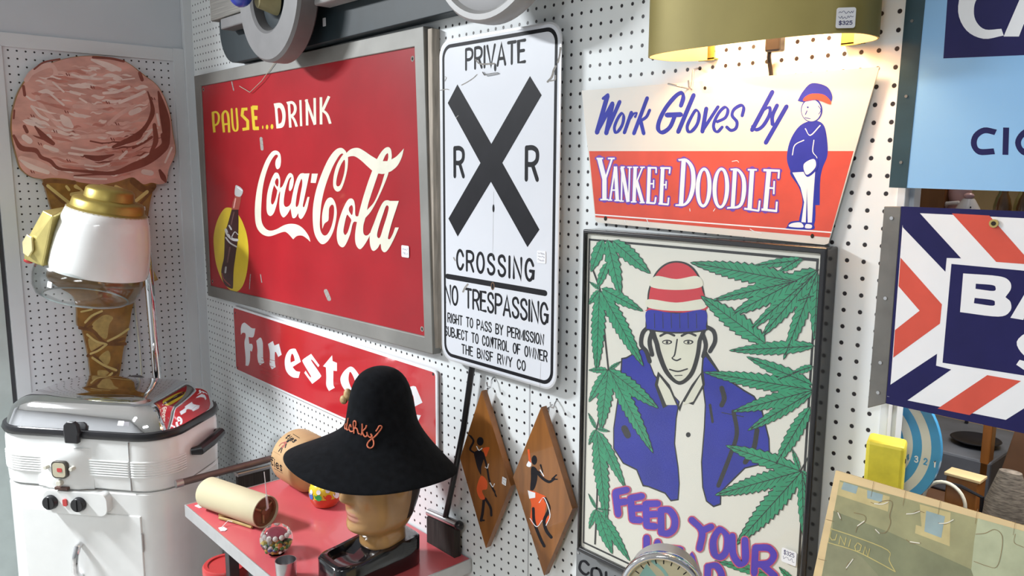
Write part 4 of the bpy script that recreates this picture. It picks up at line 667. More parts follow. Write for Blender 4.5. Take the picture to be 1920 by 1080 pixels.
L|blueink|14|1469,-1765 1441,-1791 1423,-1839 1428,-2261 1447,-2296 1476,-2303/1500,-1755 1529,-1762 1547,-1798 1553,-2216 1535,-2264 1507,-2292
R|redline|12|1418,-1848 1449,-1868 1512,-1858,1 1694,-1792 1745,-1827 1697,-1913 1517,-1996,1 1456,-2036 1430,-2080/1408,-1811 1422,-1765 1474,-1713,1 1750,-1625 1905,-1765 1778,-2025 1504,-2163,1 1447,-2154 1426,-2122
R|blueink|14|1437,-1831 1461,-1847 1507,-1839,1 1701,-1770 1766,-1819 1707,-1928 1515,-2018,1 1470,-2047 1451,-2080/1430,-1804 1441,-1770 1479,-1732,1 1743,-1646 1884,-1773 1768,-2010 1505,-2141,1 1463,-2135 1448,-2111
L|redline|12|1541,-2030 1536,-2076 1567,-2118 1815,-2222 1874,-2217 1914,-2187/1566,-1990 1608,-1961 1668,-1957 1913,-2061 1944,-2103 1939,-2147
L|blueink|14|1561,-2032 1557,-2066 1580,-2097 1828,-2201 1872,-2197 1902,-2175/1580,-2002 1611,-1980 1655,-1977 1901,-2082 1923,-2113 1920,-2146
L|redline|12|-819,-2371 -868,-2414 -896,-2489 -876,-3011 -842,-3063 -792,-3069/-766,-2352 -716,-2359 -682,-2411 -662,-2927 -690,-3002 -738,-3047
L|blueink|14|-811,-2391 -847,-2423 -868,-2479 -848,-3000 -823,-3038 -785,-3043/-772,-2377 -735,-2382 -710,-2421 -689,-2938 -710,-2994 -746,-3027
L|redline|12|-559,-2367 -607,-2409 -636,-2483 -622,-3012 -590,-3064 -541,-3070/-507,-2349 -459,-2357 -427,-2408 -413,-2931 -441,-3006 -488,-3050
L|blueink|14|-552,-2388 -587,-2419 -609,-2473 -595,-3001 -571,-3040 -535,-3044/-513,-2374 -478,-2380 -454,-2418 -440,-2941 -461,-2997 -496,-3029
L|redline|12|-887,-2771 -870,-2813 -806,-2832 -547,-2800 -469,-2763 -429,-2715/-872,-2721 -830,-2672 -750,-2636 -493,-2606 -431,-2626 -415,-2667
L|blueink|14|-858,-2761 -846,-2792 -798,-2807 -540,-2775 -482,-2748 -452,-2712/-848,-2724 -816,-2688 -757,-2661 -500,-2631 -454,-2646 -442,-2676
L|redline|12|-287,-2393 -333,-2435 -361,-2507 -349,-2970 -318,-3021 -270,-3028/-236,-2375 -189,-2383 -158,-2434 -145,-2891 -173,-2964 -219,-3008
L|blueink|14|-280,-2413 -314,-2444 -335,-2498 -322,-2960 -299,-2998 -264,-3002/-242,-2399 -207,-2405 -184,-2443 -172,-2901 -192,-2956 -226,-2988
L|redline|12|-361,-2515 -336,-2549 -267,-2555 -24,-2486 47,-2440 77,-2391/-357,-2469 -326,-2419 -252,-2373 -11,-2305 56,-2312 80,-2346
L|blueink|14|-335,-2502 -316,-2527 -265,-2532 -22,-2462 30,-2428 53,-2392/-332,-2468 -308,-2430 -254,-2396 -13,-2329 37,-2334 55,-2359
L|redline|12|-351,-2736 -325,-2769 -255,-2774 -50,-2709 21,-2661 51,-2611/-348,-2690 -317,-2639 -245,-2591 -40,-2529 28,-2534 53,-2566
L|blueink|14|-325,-2722 -306,-2747 -254,-2750 -48,-2686 4,-2650 26,-2613/-323,-2688 -300,-2650 -246,-2614 -41,-2552 9,-2556 28,-2580
L|redline|12|-343,-2960 -320,-2996 -253,-3005 -28,-2947 45,-2902 78,-2852/-336,-2913 -301,-2862 -227,-2817 -3,-2761 62,-2771 84,-2806
L|blueink|14|-316,-2947 -299,-2974 -249,-2981 -24,-2923 29,-2890 54,-2853/-311,-2912 -285,-2875 -230,-2841 -6,-2785 42,-2792 58,-2819
R|redline|12|120,-3068 167,-3029 200,-2956,1 204,-2503 316,-2976,1 355,-3017 403,-3016/71,-3084 28,-3073 4,-3017,1 240,-2320 503,-2874,1 488,-2945 450,-2990
R|blueink|14|116,-3047 151,-3018 175,-2964,1 209,-2479 340,-2962,1 369,-2993 405,-2992/79,-3059 47,-3050 30,-3009,1 236,-2343 479,-2887,1 468,-2939 439,-2973
L|redline|12|49,-2818 71,-2854 135,-2864 341,-2813 410,-2770 442,-2722/56,-2772 89,-2723 161,-2680 365,-2631 428,-2641 448,-2676
L|blueink|14|75,-2806 91,-2833 138,-2840 344,-2789 396,-2757 419,-2722/80,-2772 105,-2736 158,-2704 362,-2654 409,-2662 424,-2688
L|redline|12|560,-2426 517,-2465 490,-2535 495,-2983 523,-3033 566,-3040/606,-2409 649,-2418 676,-2467 682,-2910 656,-2981 613,-3022
L|blueink|14|566,-2445 534,-2474 515,-2526 519,-2973 540,-3010 572,-3016/600,-2433 632,-2439 652,-2476 658,-2920 638,-2972 607,-3002
R|redline|12|522,-2573 568,-2575 636,-2537,1 705,-2492 780,-2588 739,-2760 590,-2860,1 524,-2909 497,-2958/495,-2548 491,-2502 530,-2434,1 800,-2314 959,-2502 875,-2822 588,-3034,1 522,-3033 497,-3002
R|blueink|14|538,-2550 572,-2552 623,-2523,1 718,-2469 803,-2576 756,-2768 590,-2882,1 541,-2918 521,-2955/518,-2531 515,-2498 543,-2447,1 787,-2337 936,-2513 858,-2814 588,-3011,1 540,-3010 521,-2988
C|redline|12|760,-1646 577,-1980 625,-2266 857,-2280 1023,-2044 1024,-1746/811,-1791 758,-1948 789,-2135 799,-2140 852,-2055 858,-1857
C|blueink|14|766,-1665 601,-1976 647,-2249 850,-2262 1001,-2046 1003,-1760/804,-1772 735,-1952 768,-2152 807,-2158 874,-2054 880,-1843""",
'cig':"""P|navy|1|-1463,1336 1461,901 1598,-380 -1439,-233
R|white|2|-470,606 -715,757 -1008,800 -1259,626 -1304,347 -1183,98 -970,-31 -740,-16/-515,512 -722,595 -925,608 -1087,482 -1114,328 -1070,187 -959,83 -773,70
P|white|2|-740,-28 -567,-47 -528,96 -241,96 -185,-68 19,-77 -307,816 -455,842/-507,246 -408,558 -285,240
R|navy|1|-715,-1183 -870,-1151 -986,-1233 -1003,-1378 -903,-1497 -711,-1494/-738,-1250 -851,-1225 -925,-1279 -935,-1363 -888,-1424 -732,-1420
L|navy|1|-646,-1158 -624,-1501/-578,-1162 -557,-1504
R|navy|1|-133,-1181 -299,-1150 -440,-1215 -494,-1353 -411,-1495 -238,-1538 -83,-1493 -97,-1333 -225,-1322/-149,-1248 -285,-1223 -393,-1273 -428,-1354 -382,-1433 -245,-1465 -131,-1440 -137,-1384 -199,-1391""",
'barber':"""P|white|1|-1796,1338 35,1333 282,-1336 -70,-1304 -1819,-1330 -1786,-1163
P|navy|2|-1843,1417 -1584,1346 -999,762 -1179,751 -1181,562 -1788,1129
P|signred|2|-1164,1355 -708,1349 -223,824 -217,756 -575,753
P|signred|2|-1787,702 -1188,111 -1191,-157 -1778,-746 -1784,-342 -1471,-16 -1783,293
P|navy|2|-1800,-1161 -1195,-583 -1194,-751 -996,-768 -1560,-1352 -1856,-1321
P|signred|2|-1125,-1351 -550,-757 -155,-755 -717,-1347
P|navy|2|-320,-1346 -93,-1109 228,-717 287,-1363 -72,-1343
P|navy|2|-1113,676 105,669 229,-673 -132,-677 -1114,-694
S|white|3|-956,563,1 -536,571 -406,525 -375,426 -428,308,1 -363,247 -360,131 -490,42 -951,37,1/-791,443,1 -595,447 -553,418 -576,371 -789,374,1/-789,252,1 -578,250 -544,215 -571,175 -792,180,1
P|white|3|-348,47 -160,515 -31,524 140,63 13,51 -16,128 -180,130 -201,40/-146,237 -96,409 -48,238
R|white|3|86,-100 -115,-97 -249,-254 -151,-415 23,-450 46,-478 -60,-495 -196,-482/65,-224 -81,-233 -126,-272 -100,-297 84,-342 126,-557 -66,-624 -228,-553""",
'cou':"""R|black|1|-554,161 -546,179 -551,199,1 -670,239 -822,156 -871,-26 -767,-108 -641,-104 -543,-10,1 -542,13 -553,22/-570,147 -590,139 -613,143,1 -694,174 -762,143 -796,12 -716,-44 -642,-45 -610,-10,1 -589,13 -569,22
R|black|1|-327,191 -332,205 -353,211,1 -502,124 -525,-45 -445,-169 -271,-118 -185,59 -236,193 -351,214,1 -377,197 -388,180/-333,175 -348,159 -375,147,1 -440,116 -452,-8 -395,-106 -311,-85 -256,36 -298,140 -356,153,1 -381,154 -389,165
R|black|1|-105,217 -122,203 -133,179,1 -116,15 -32,-55 112,29 176,204,1 170,223 156,227/-87,224 -72,221 -62,204,1 -48,57 -2,9 59,45 108,186,1 121,210 139,223""",
'diaA':"""S|black|1|-33,721 -45,672 -79,627 -128,593 -182,578 -232,585 -266,613 -278,656 -266,705 -232,751 -182,785 -128,799 -79,792 -45,764
S|black|1|-374,363 -126,480 -18,341 -112,73 -126,-126 -257,6 -345,200
R|black|1|-304,359 -311,371 -336,375,1 -488,408 -362,632 -485,746,1 -516,741 -535,729/-308,345 -323,330 -353,318,1 -570,378 -443,613 -527,689,1 -545,700 -545,714
R|black|1|-74,442 -87,429 -88,410,1 54,116 141,-197 309,-393,1 331,-396 350,-389/-57,451 -38,453 -20,445,1 123,147 209,-163 366,-347,1 372,-363 364,-377
L|black|1|324,-363 318,-371 318,-382 409,-497 421,-501 432,-498/334,-357 345,-354 356,-358 448,-473 448,-484 441,-492
L|black|1|366,-349 359,-356 355,-366 369,-481 375,-487 384,-487/375,-346 383,-346 390,-353 404,-468 400,-478 392,-484
L|black|1|-488,698 -484,707 -488,716 -548,749 -562,751 -574,747/-497,691 -508,687 -523,689 -583,722 -587,732 -583,740
R|black|1|-26,-647 -50,-663 -67,-692,1 -118,-1051 -174,-1262,1 -171,-1287 -154,-1296/-1,-640 21,-643 33,-664,1 -17,-1026 -77,-1251,1 -102,-1279 -129,-1293
L|black|1|-158,-1273 -148,-1280 -125,-1279 -16,-1241 7,-1226 16,-1213/-158,-1262 -148,-1249 -125,-1234 -16,-1196 7,-1195 16,-1202
R|black|1|-1,-655 -9,-672 -1,-691,1 179,-843 206,-1014,1 213,-1033 230,-1038/16,-640 39,-631 67,-633,1 259,-797 290,-996,1 272,-1020 251,-1033
S|orange|2|-126,-150 90,-206 90,-400 -89,-505 19,-666 -162,-725 -286,-519
S|orange|2|-54,548 172,634 123,501 53,371 -19,461
R|white|3|-295,541 -302,534 -303,525,1 -205,447 -75,535,1 -73,545 -77,550/-286,545 -277,546 -268,541,1 -192,473 -105,540,1 -94,549 -84,551
R|white|3|18,119 14,112 17,104,1 115,106 163,224,1 159,231 152,233/26,124 35,128 47,126,1 91,117 128,216,1 134,226 143,231
R|white|3|192,-213 187,-220 187,-229,1 298,-298 375,-192,1 372,-184 364,-183/200,-209 209,-206 219,-210,1 306,-272 340,-199,1 347,-189 356,-184""",
'diaB':"""S|black|1|-136,679 -144,630 -167,586 -201,555 -240,544 -275,555 -300,585 -309,629 -301,678 -277,722 -243,753 -204,764 -170,753 -145,723
S|black|1|-313,470 -145,475 -123,257 -212,3 -337,-81 -328,194
R|black|3|-221,450 -230,432 -223,411,1 2,294 238,270 423,407,1 428,432 417,443/-204,465 -180,473 -153,468,1 57,358 244,333 353,418,1 378,439 400,446
L|black|3|318,378 329,379 343,388 470,514 477,526 475,534/311,382 308,389 315,402 443,528 457,536 468,537
L|black|3|371,395 376,391 388,391 482,419 494,427 499,434/371,402 376,409 388,417 482,446 494,445 499,441
R|black|3|-277,443 -277,432 -266,422,1 41,423 0,615,1 -15,621 -30,618/-269,454 -255,462 -234,465,1 14,450 -49,583,1 -50,598 -42,610
R|black|3|87,-107 80,-128 93,-149,1 205,-310 58,-627 127,-849 294,-960,1 329,-956 353,-941/104,-89 129,-77 163,-77,1 300,-281 155,-604 216,-789 355,-883,1 372,-901 368,-922
R|black|3|-244,-428 -267,-443 -284,-472,1 -246,-792 -51,-1095 80,-1237,1 111,-1239 135,-1228/-220,-422 -200,-427 -190,-448,1 -155,-744 33,-1038 153,-1169,1 162,-1190 153,-1211
S|orange|2|-400,-101 36,-53 158,-103 134,-426 46,-637 -137,-838 -327,-766 -301,-390
P|orange|2|104,-481 286,-464 169,-684
P|white|4|-419,-98 -180,-77 -178,-190 -366,-274
S|white|2|-471,469 -347,641 -314,515 -376,452
P|orange|2|-444,839 -381,856 -347,686 -314,560 -396,582
R|white|4|-53,-271 -47,-268 -41,-261,1 89,-109 273,-424 161,-703,1 157,-710 158,-715/-59,-272 -64,-270 -65,-264,1 106,-92 297,-414 177,-710,1 169,-716 162,-717
R|white|4|-349,-720 -352,-726 -352,-733,1 -126,-852 57,-636,1 57,-629 52,-627/-343,-716 -336,-715 -329,-717,1 -123,-833 34,-638,1 40,-630 47,-627
L|white|4|-46,490 -49,483 -47,475 64,375 73,373 82,375/-39,494 -31,497 -21,495 90,394 92,386 88,380""",
'cone':"""S|OUTLINE|0|-214,4440 -964,4249 -1703,3876 -2123,3417 -2391,2888 -2564,2197 -2582,1562 -2495,906 -2411,593 -2150,347 -1794,256,1 -1667,-426 -1577,-971 -1564,-1701 -1720,-2516 -1888,-3055 -1557,-3456 -1146,-3798 -1059,-4263 -1081,-4833 -941,-5044 -822,-5835 -781,-6525 -728,-7323 -596,-8006 -295,-8068 -62,-7549 212,-6694 371,-5917 628,-5055 732,-4570 910,-4094 1256,-3631,1 1741,-3477,1 1542,-2960 1427,-2357 1485,-1378 1625,-602 1814,36,1 2239,149 2362,618 2577,1010 2654,1344 2590,1926 2532,2599 2373,3165 2117,3623 1676,3965 1071,4375 465,4466
S|scoop|1|-215,4422 -966,4232 -1689,3860 -2109,3401 -2377,2872 -2549,2198 -2567,1562 -2478,924 -2394,611 -2148,365 -1792,274,1 -1486,308 -1081,269 -589,137 6,76 539,164 1034,312 1229,215 1441,60 1724,115 2004,53 2239,149 2362,618 2558,1010 2635,1343 2571,1925 2513,2598 2354,3164 2099,3621 1656,3945 1070,4357 464,4448
R|scoopdark|3|-1794,3840 -1779,3840 -1761,3854,1 -1483,4081 -1004,4229,1 -984,4241 -976,4256/-1804,3848 -1809,3863 -1802,3885,1 -1499,4135 -1004,4289,1 -984,4284 -976,4271
R|scoopdark|3|-3,4396 7,4379 32,4369,1 584,4383 1010,4322,1 1041,4327 1058,4343/-1,4416 11,4436 38,4450,1 600,4465 1041,4403,1 1063,4384 1066,4363
L|scoopdark|3|1511,4049 1489,4022 1484,3976 1552,3749 1580,3717 1611,3713/1539,4061 1570,4057 1598,4026 1667,3799 1662,3752 1640,3726
R|scoopdark|3|1764,3383 1756,3372 1756,3355,1 1836,2933 1814,2631 1653,2267 1370,1958 705,1545,1 690,1530 687,1515/1775,3389 1787,3387 1799,3376,1 1947,2964 1977,2605 1766,2195 1456,1821 722,1494,1 702,1494 691,1502
R|scoopdark|3|2136,3417 2123,3404 2118,3378,1 2125,2886 2164,2364 2206,1902 2256,1526,1 2282,1460 2326,1436/2152,3422 2169,3418 2183,3399,1 2358,2954 2496,2433 2494,1935 2448,1538,1 2418,1468 2374,1438
R|scoopdark|3|-1916,2023 -1922,2010 -1919,1991,1 -1731,1614 -1438,1401,1 -1393,1395 -1363,1413/-1906,2031 -1893,2033 -1879,2023,1 -1601,1758 -1369,1517,1 -1344,1478 -1346,1442
L|scoopdark|3|-2460,2531 -2473,2523 -2484,2502 -2523,2244 -2518,2223 -2507,2214/-2447,2530 -2436,2521 -2432,2500 -2470,2241 -2481,2221 -2494,2213
L|scoopdark|3|-2154,3330 -2172,3313 -2182,3278 -2165,3001 -2150,2972 -2130,2963/-2132,3335 -2112,3327 -2098,3298 -2080,3021 -2090,2985 -2109,2968
L|scoopdark|3|-265,1565 -261,1551 -246,1540 135,1466 155,1470 165,1481/-262,1578 -252,1589 -232,1594 149,1520 164,1509 168,1495
L|scoopdark|3|-2240,2038 -2256,2012 -2256,1969 -2192,1798 -2165,1771 -2139,1769/-2216,2051 -2189,2050 -2163,2023 -2098,1852 -2099,1809 -2115,1783
R|scoopdark|3|-2553,1722 -2569,1706 -2576,1673,1 -2406,1226 -1972,1147 -1831,951 -1563,814 -1322,576 -819,518 -317,458 429,395 1148,576 1644,769 2076,1060 2408,1433 2355,1884,1 2285,1936 2221,1935/-2534,1727 -2515,1720 -2501,1694,1 -2310,1372 -1902,1291 -1759,1051 -1489,927 -1280,676 -805,599 -302,568 421,535 1077,826 1524,1020 1876,1313 2147,1531 2143,1754,1 2135,1844 2168,1902
R|scoopdark|3|-455,1050 -454,1018 -429,985,1 -22,873 495,1089,1 508,1101 511,1113/-442,1077 -416,1095 -375,1093,1 -21,1076 482,1132,1 498,1132 507,1124
R|scoopdark|3|447,1345 466,1331 499,1333,1 925,1485 1415,1689 1608,2079,1 1601,2114 1582,2129/439,1365 443,1390 467,1417,1 866,1656 1305,1852 1517,2088,1 1536,2120 1560,2131
R|scoopdark|3|1115,1334 1134,1320 1169,1322,1 1551,1521 1848,1723,1 1867,1755 1865,1780/1107,1356 1112,1381 1137,1407,1 1511,1602 1794,1796,1 1829,1807 1852,1799
R|scoopdark|3|2005,597 1990,575 1989,538,1 2051,271 2191,123,1 2214,106 2234,106/2027,607 2052,605 2077,580,1 2226,361 2258,165,1 2261,135 2251,117
R|scoopdark|3|-853,366 -845,352 -824,345,1 -146,388 463,385,1 485,394 496,409/-853,382 -845,397 -825,408,1 -143,452 469,451,1 490,441 497,425
R|scoopdark|3|1910,2254 1882,2226 1871,2172,1 1861,1631 1707,1215,1 1694,1180 1700,1156/1944,2265 1980,2255 2009,2213,1 2046,1608 1774,1153,1 1741,1136 1717,1140
R|scoopdark|3|-261,1567 -258,1555 -246,1545,1 96,1483 408,1504,1 422,1514 427,1525/-257,1578 -248,1586 -232,1589,1 103,1529 403,1549,1 419,1546 426,1537
R|scooplight|5|-704,3789 -704,3770 -689,3751,1 -267,3655 102,3815,1 116,3840 115,3859/-695,3805 -680,3817 -655,3816,1 -262,3726 63,3868,1 88,3878 105,3873
R|scooplight|5|-1430,3157 -1435,3138 -1427,3115,1 -1239,2929 -1011,2720,1 -988,2714 -971,2721/-1418,3171 -1401,3177 -1379,3169,1 -1194,2984 -966,2778,1 -956,2755 -960,2736
L|scooplight|5|-795,3203 -790,3181 -767,3161 -484,3090 -452,3096 -434,3113/-787,3225 -770,3242 -739,3248 -455,3177 -432,3158 -427,3135
R|scooplight|5|251,3212 262,3189 294,3176,1 746,3251 1170,3444,1 1196,3476 1198,3503/253,3237 268,3260 303,3276,1 730,3348 1128,3530,1 1165,3537 1188,3525
R|scooplight|5|757,2902 778,2884 819,2885,1 1281,3097 1684,3309,1 1713,3344 1717,3374/749,2927 757,2957 788,2987,1 1244,3197 1640,3406,1 1682,3413 1706,3398
R|scooplight|5|-1116,2403 -1137,2358 -1127,2293,1 -1055,2083 -834,1992,1 -790,1980 -757,1994/-1082,2430 -1038,2436 -988,2402,1 -837,2312 -750,2101,1 -730,2058 -737,2022
L|scooplight|5|-701,2525 -701,2511 -690,2496 -368,2331 -349,2330 -337,2339/-695,2537 -683,2546 -664,2545 -342,2380 -331,2365 -330,2351
L|scooplight|5|1084,2524 1121,2496 1190,2499 1470,2629 1522,2682 1533,2732/1069,2566 1080,2616 1131,2668 1410,2799 1480,2802 1518,2775
R|scooplight|5|-46,4326 -44,4307 -26,4290,1 409,4089 849,3996,1 899,4003 928,4029/-39,4343 -24,4356 2,4360,1 485,4282 900,4129,1 936,4098 941,4062
L|scooplight|5|-1284,3490 -1287,3474 -1279,3453 -978,3167 -958,3161 -943,3167/-1274,3502 -1259,3508 -1239,3502 -937,3216 -929,3196 -933,3179
L|scooplight|5|-506,3007 -507,2990 -495,2972 -295,2849 -273,2846 -258,2855/-498,3021 -483,3029 -462,3027 -261,2904 -249,2886 -250,2869
R|scooplight|5|-1978,2686 -1989,2662 -1986,2627,1 -1766,2324 -1518,2193,1 -1485,2202 -1468,2223/-1959,2700 -1936,2702 -1911,2684,1 -1705,2400 -1497,2289,1 -1470,2270 -1463,2247
L|scooplight|5|920,3715 927,3706 942,3703 1349,3778 1365,3788 1371,3800/919,3727 925,3738 940,3748 1347,3824 1363,3820 1370,3811
L|scooplight|5|1809,1993 1785,1996 1752,1979 1455,1638 1442,1604 1448,1580/1826,1978 1832,1954 1819,1919 1521,1578 1489,1561 1465,1565
L|scooplight|5|2041,2616 2023,2600 2014,2568 2063,2189 2079,2162 2100,2155/2062,2621 2083,2614 2099,2587 2147,2208 2139,2175 2121,2159
L|scooplight|5|-2312,1684 -2320,1632 -2292,1571 -2147,1444 -2086,1428 -2041,1448/-2284,1723 -2240,1743 -2179,1727 -2033,1600 -2005,1538 -2013,1487
L|scooplight|5|-1710,1360 -1706,1325 -1674,1293 -1322,1166 -1276,1170 -1250,1194/-1699,1392 -1672,1415 -1627,1420 -1275,1294 -1242,1261 -1238,1226
R|scooplight|5|-2413,905 -2419,887 -2413,862,1 -2170,610 -1654,427,1 -1608,433 -1583,458/-2401,917 -2384,920 -2364,909,1 -2094,771 -1612,556,1 -1579,525 -1572,490
L|scooplight|5|-975,1141 -968,1121 -945,1105 -534,1043 -505,1051 -491,1068/-971,1161 -957,1178 -929,1186 -517,1124 -493,1108 -487,1088
R|scooplight|5|-857,327 -852,311 -833,300,1 -244,240 190,223,1 212,233 221,248/-855,342 -844,356 -823,363,1 -236,305 193,289,1 214,279 222,264
L|scooplight|5|1374,504 1389,456 1446,417 1699,368 1769,383 1805,422/1385,552 1421,590 1490,605 1743,558 1801,518 1816,469
R|scooplight|5|-879,1328 -876,1307 -855,1288,1 -262,1206 281,1357,1 302,1381 305,1404/-873,1348 -857,1363 -829,1366,1 -259,1288 251,1431,1 280,1434 297,1422
L|scooplight|5|947,1265 921,1271 885,1255 647,1018 631,981 635,955/963,1247 968,1220 951,1183 712,945 677,930 651,936
L|scooplight|5|1270,1482 1287,1472 1315,1477 1649,1674 1667,1697 1669,1718/1262,1498 1264,1518 1282,1541 1616,1739 1644,1744 1661,1734
L|scooplight|5|2520,1424 2501,1421 2482,1403 2211,865 2209,839 2218,824/2535,1417 2544,1402 2542,1376 2271,837 2251,820 2233,817
R|scooplight|5|-494,741 -490,724 -473,711,1 -40,665 326,763,1 342,782 345,799/-490,756 -478,769 -455,773,1 -40,730 302,821,1 325,823 339,814
R|scoopmid|2|-2038,3422 -1999,3443 -1964,3500,1 -1791,3710 -1314,3951 -1235,3766 -1522,3540,1 -1568,3491 -1579,3444/-2076,3426 -2105,3453 -2115,3515,1 -1862,3850 -1283,4125 -1085,3726 -1475,3382,1 -1535,3379 -1567,3405
R|scoopmid|2|-428,3450 -421,3416 -386,3386,1 232,3381 882,3661,1 915,3705 919,3742/-417,3483 -390,3509 -343,3518,1 222,3514 824,3776,1 874,3786 904,3771
R|scoopmid|2|-725,2704 -711,2673 -669,2655,1 179,2697 1066,2788,1 1113,2815 1132,2849/-722,2737 -702,2768 -657,2789,1 185,2834 1064,2927,1 1112,2913 1131,2884
R|scoopmid|2|368,2119 402,2113 449,2136,1 812,2465 1269,2759,1 1305,2801 1311,2839/346,2142 338,2177 359,2227,1 742,2574 1216,2882,1 1268,2888 1297,2870
R|scoopmid|2|-2462,943 -2450,899 -2403,865,1 -1888,698 -1448,398,1 -1390,380 -1348,397/-2452,986 -2423,1022 -2365,1037,1 -1814,861 -1339,540,1 -1312,481 -1320,433
R|scoopmid|2|-1250,1507 -1227,1484 -1181,1480,1 -565,1627 285,1694,1 332,1716 353,1748/-1257,1538 -1247,1573 -1210,1607,1 -570,1761 294,1833,1 339,1814 355,1783
R|scoopmid|2|-1322,919 -1313,873 -1268,831,1 -635,741 236,792,1 296,826 319,872/-1308,962 -1273,995 -1212,1004,1 -618,923 229,976,1 291,957 317,918
R|scoopmid|2|-1792,3039 -1823,3010 -1840,2952,1 -1661,2535 -1178,1931,1 -1128,1911 -1089,1923/-1757,3047 -1723,3033 -1699,2984,1 -1541,2637 -1068,2050,1 -1050,1995 -1062,1952
L|scoopdark|4|-853,3817 -857,3808 -856,3795 -820,3728 -811,3721 -802,3722/-846,3822 -837,3823 -827,3816 -791,3749 -790,3736 -795,3727
L|scoopdark|4|-769,3806 -774,3799 -775,3787 -755,3727 -747,3720 -740,3719/-762,3810 -755,3809 -748,3802 -727,3742 -728,3730 -733,3723
L|scoopdark|4|-113,3451 -117,3442 -116,3428 -79,3359 -69,3352 -59,3353/-105,3456 -96,3457 -86,3449 -48,3380 -47,3367 -52,3358
L|scoopdark|4|-26,3439 -31,3431 -31,3419 -10,3358 -3,3350 5,3350/-19,3442 -11,3442 -3,3434 18,3372 17,3360 12,3353
L|scoopdark|4|-980,2576 -985,2567 -984,2554 -948,2485 -938,2478 -930,2478/-973,2581 -964,2582 -955,2574 -919,2505 -918,2492 -922,2483
L|scoopdark|4|-897,2563 -902,2556 -902,2544 -882,2483 -875,2475 -867,2474/-890,2566 -882,2565 -875,2557 -855,2496 -855,2484 -860,2477
L|scoopdark|4|-2006,2397 -2010,2388 -2009,2375 -1975,2308 -1966,2300 -1958,2301/-1999,2402 -1991,2402 -1981,2395 -1948,2327 -1947,2314 -1951,2306
L|scoopdark|4|-1926,2383 -1931,2376 -1932,2365 -1913,2305 -1906,2297 -1899,2296/-1920,2386 -1913,2385 -1906,2378 -1887,2318 -1887,2306 -1892,2299
L|scoopdark|4|-1370,1919 -1375,1911 -1374,1897 -1338,1828 -1329,1820 -1320,1821/-1363,1924 -1354,1924 -1345,1917 -1310,1847 -1309,1834 -1313,1826
L|scoopdark|4|-1288,1904 -1293,1897 -1293,1886 -1274,1824 -1267,1816 -1259,1815/-1281,1908 -1274,1907 -1267,1899 -1247,1837 -1247,1825 -1252,1818
L|scoopdark|4|417,1702 412,1693 413,1679 452,1606 463,1598 472,1598/425,1707 434,1707 444,1699 484,1626 485,1612 480,1603
L|scoopdark|4|507,1686 502,1678 501,1666 523,1602 531,1593 539,1592/514,1689 522,1688 530,1680 552,1615 552,1603 547,1596
L|scoopdark|4|605,2239 600,2230 601,2216 641,2144 651,2136 661,2136/613,2244 622,2245 633,2237 672,2164 673,2151 669,2142
L|scoopdark|4|696,2224 690,2217 690,2204 712,2140 720,2132 728,2131/703,2227 711,2227 719,2218 741,2154 741,2142 735,2135
L|scoopdark|4|346,2960 341,2951 343,2937 381,2867 391,2859 401,2860/354,2965 363,2966 373,2958 412,2888 413,2874 409,2865
L|scoopdark|4|435,2947 430,2939 429,2927 451,2865 459,2857 467,2856/442,2950 451,2950 458,2942 480,2879 480,2867 474,2859
L|scoopdark|4|1883,3188 1878,3178 1879,3164 1921,3091 1932,3084 1942,3084/1891,3193 1901,3194 1912,3186 1954,3113 1956,3099 1951,3090
L|scoopdark|4|1979,3174 1973,3167 1972,3154 1997,3090 2005,3081 2014,3081/1986,3178 1995,3177 2003,3169 2027,3104 2027,3092 2021,3084
L|scoopdark|4|-1033,946 -1038,937 -1036,923 -1000,852 -991,844 -982,844/-1026,950 -1017,951 -1007,943 -971,871 -970,857 -975,849
L|scoopdark|4|-949,928 -954,921 -954,909 -934,846 -927,838 -919,837/-942,932 -934,930 -927,922 -907,859 -907,847 -912,840
L|scoopdark|4|-2141,562 -2146,553 -2145,540 -2111,470 -2102,462 -2093,462/-2134,567 -2126,567 -2117,559 -2083,488 -2082,475 -2086,467
L|scoopdark|4|-2062,544 -2066,538 -2067,526 -2048,464 -2041,456 -2034,455/-2055,547 -2048,546 -2041,538 -2022,476 -2023,464 -2027,458
L|scoopdark|4|-1858,1487 -1862,1479 -1861,1466 -1827,1396 -1818,1389 -1810,1389/-1851,1492 -1843,1493 -1833,1485 -1799,1416 -1798,1402 -1802,1394
L|scoopdark|4|-1777,1472 -1782,1465 -1783,1453 -1764,1392 -1757,1384 -1749,1383/-1771,1475 -1764,1474 -1757,1466 -1737,1405 -1738,1393 -1743,1386
L|scoopdark|4|765,1267 760,1258 761,1244 801,1170 812,1162 821,1162/773,1272 782,1273 793,1265 833,1190 834,1176 829,1167
L|scoopdark|4|857,1250 851,1243 851,1230 873,1165 881,1156 890,1155/864,1254 872,1252 880,1244 903,1178 902,1166 897,1159
R|coneLight|4|-1707,69 -1713,40 -1699,4,1 -1397,-294 -1030,-645,1 -994,-657 -968,-647/-1691,89 -1666,98 -1632,86,1 -1329,-210 -963,-560,1 -946,-597 -952,-626
L|coneLight|4|992,-660 1022,-672 1066,-660 1576,-261 1600,-220 1598,-186/975,-635 973,-602 997,-561 1506,-163 1550,-150 1580,-162
L|coneLight|4|-1130,43 -1139,21 -1132,-12 -1058,-127 -1032,-144 -1009,-142/-1112,57 -1090,60 -1064,43 -989,-71 -983,-105 -992,-128
R|coneLight|4|-870,24 -868,-13 -837,-51,1 -665,-143 -951,-192,1 -995,-214 -1013,-247/-855,55 -826,76 -779,74,1 -556,-207 -952,-329,1 -996,-311 -1013,-281
L|coneLight|4|432,8 432,-23 456,-55 672,-177 712,-180 738,-165/445,33 470,49 511,45 726,-76 751,-109 752,-139
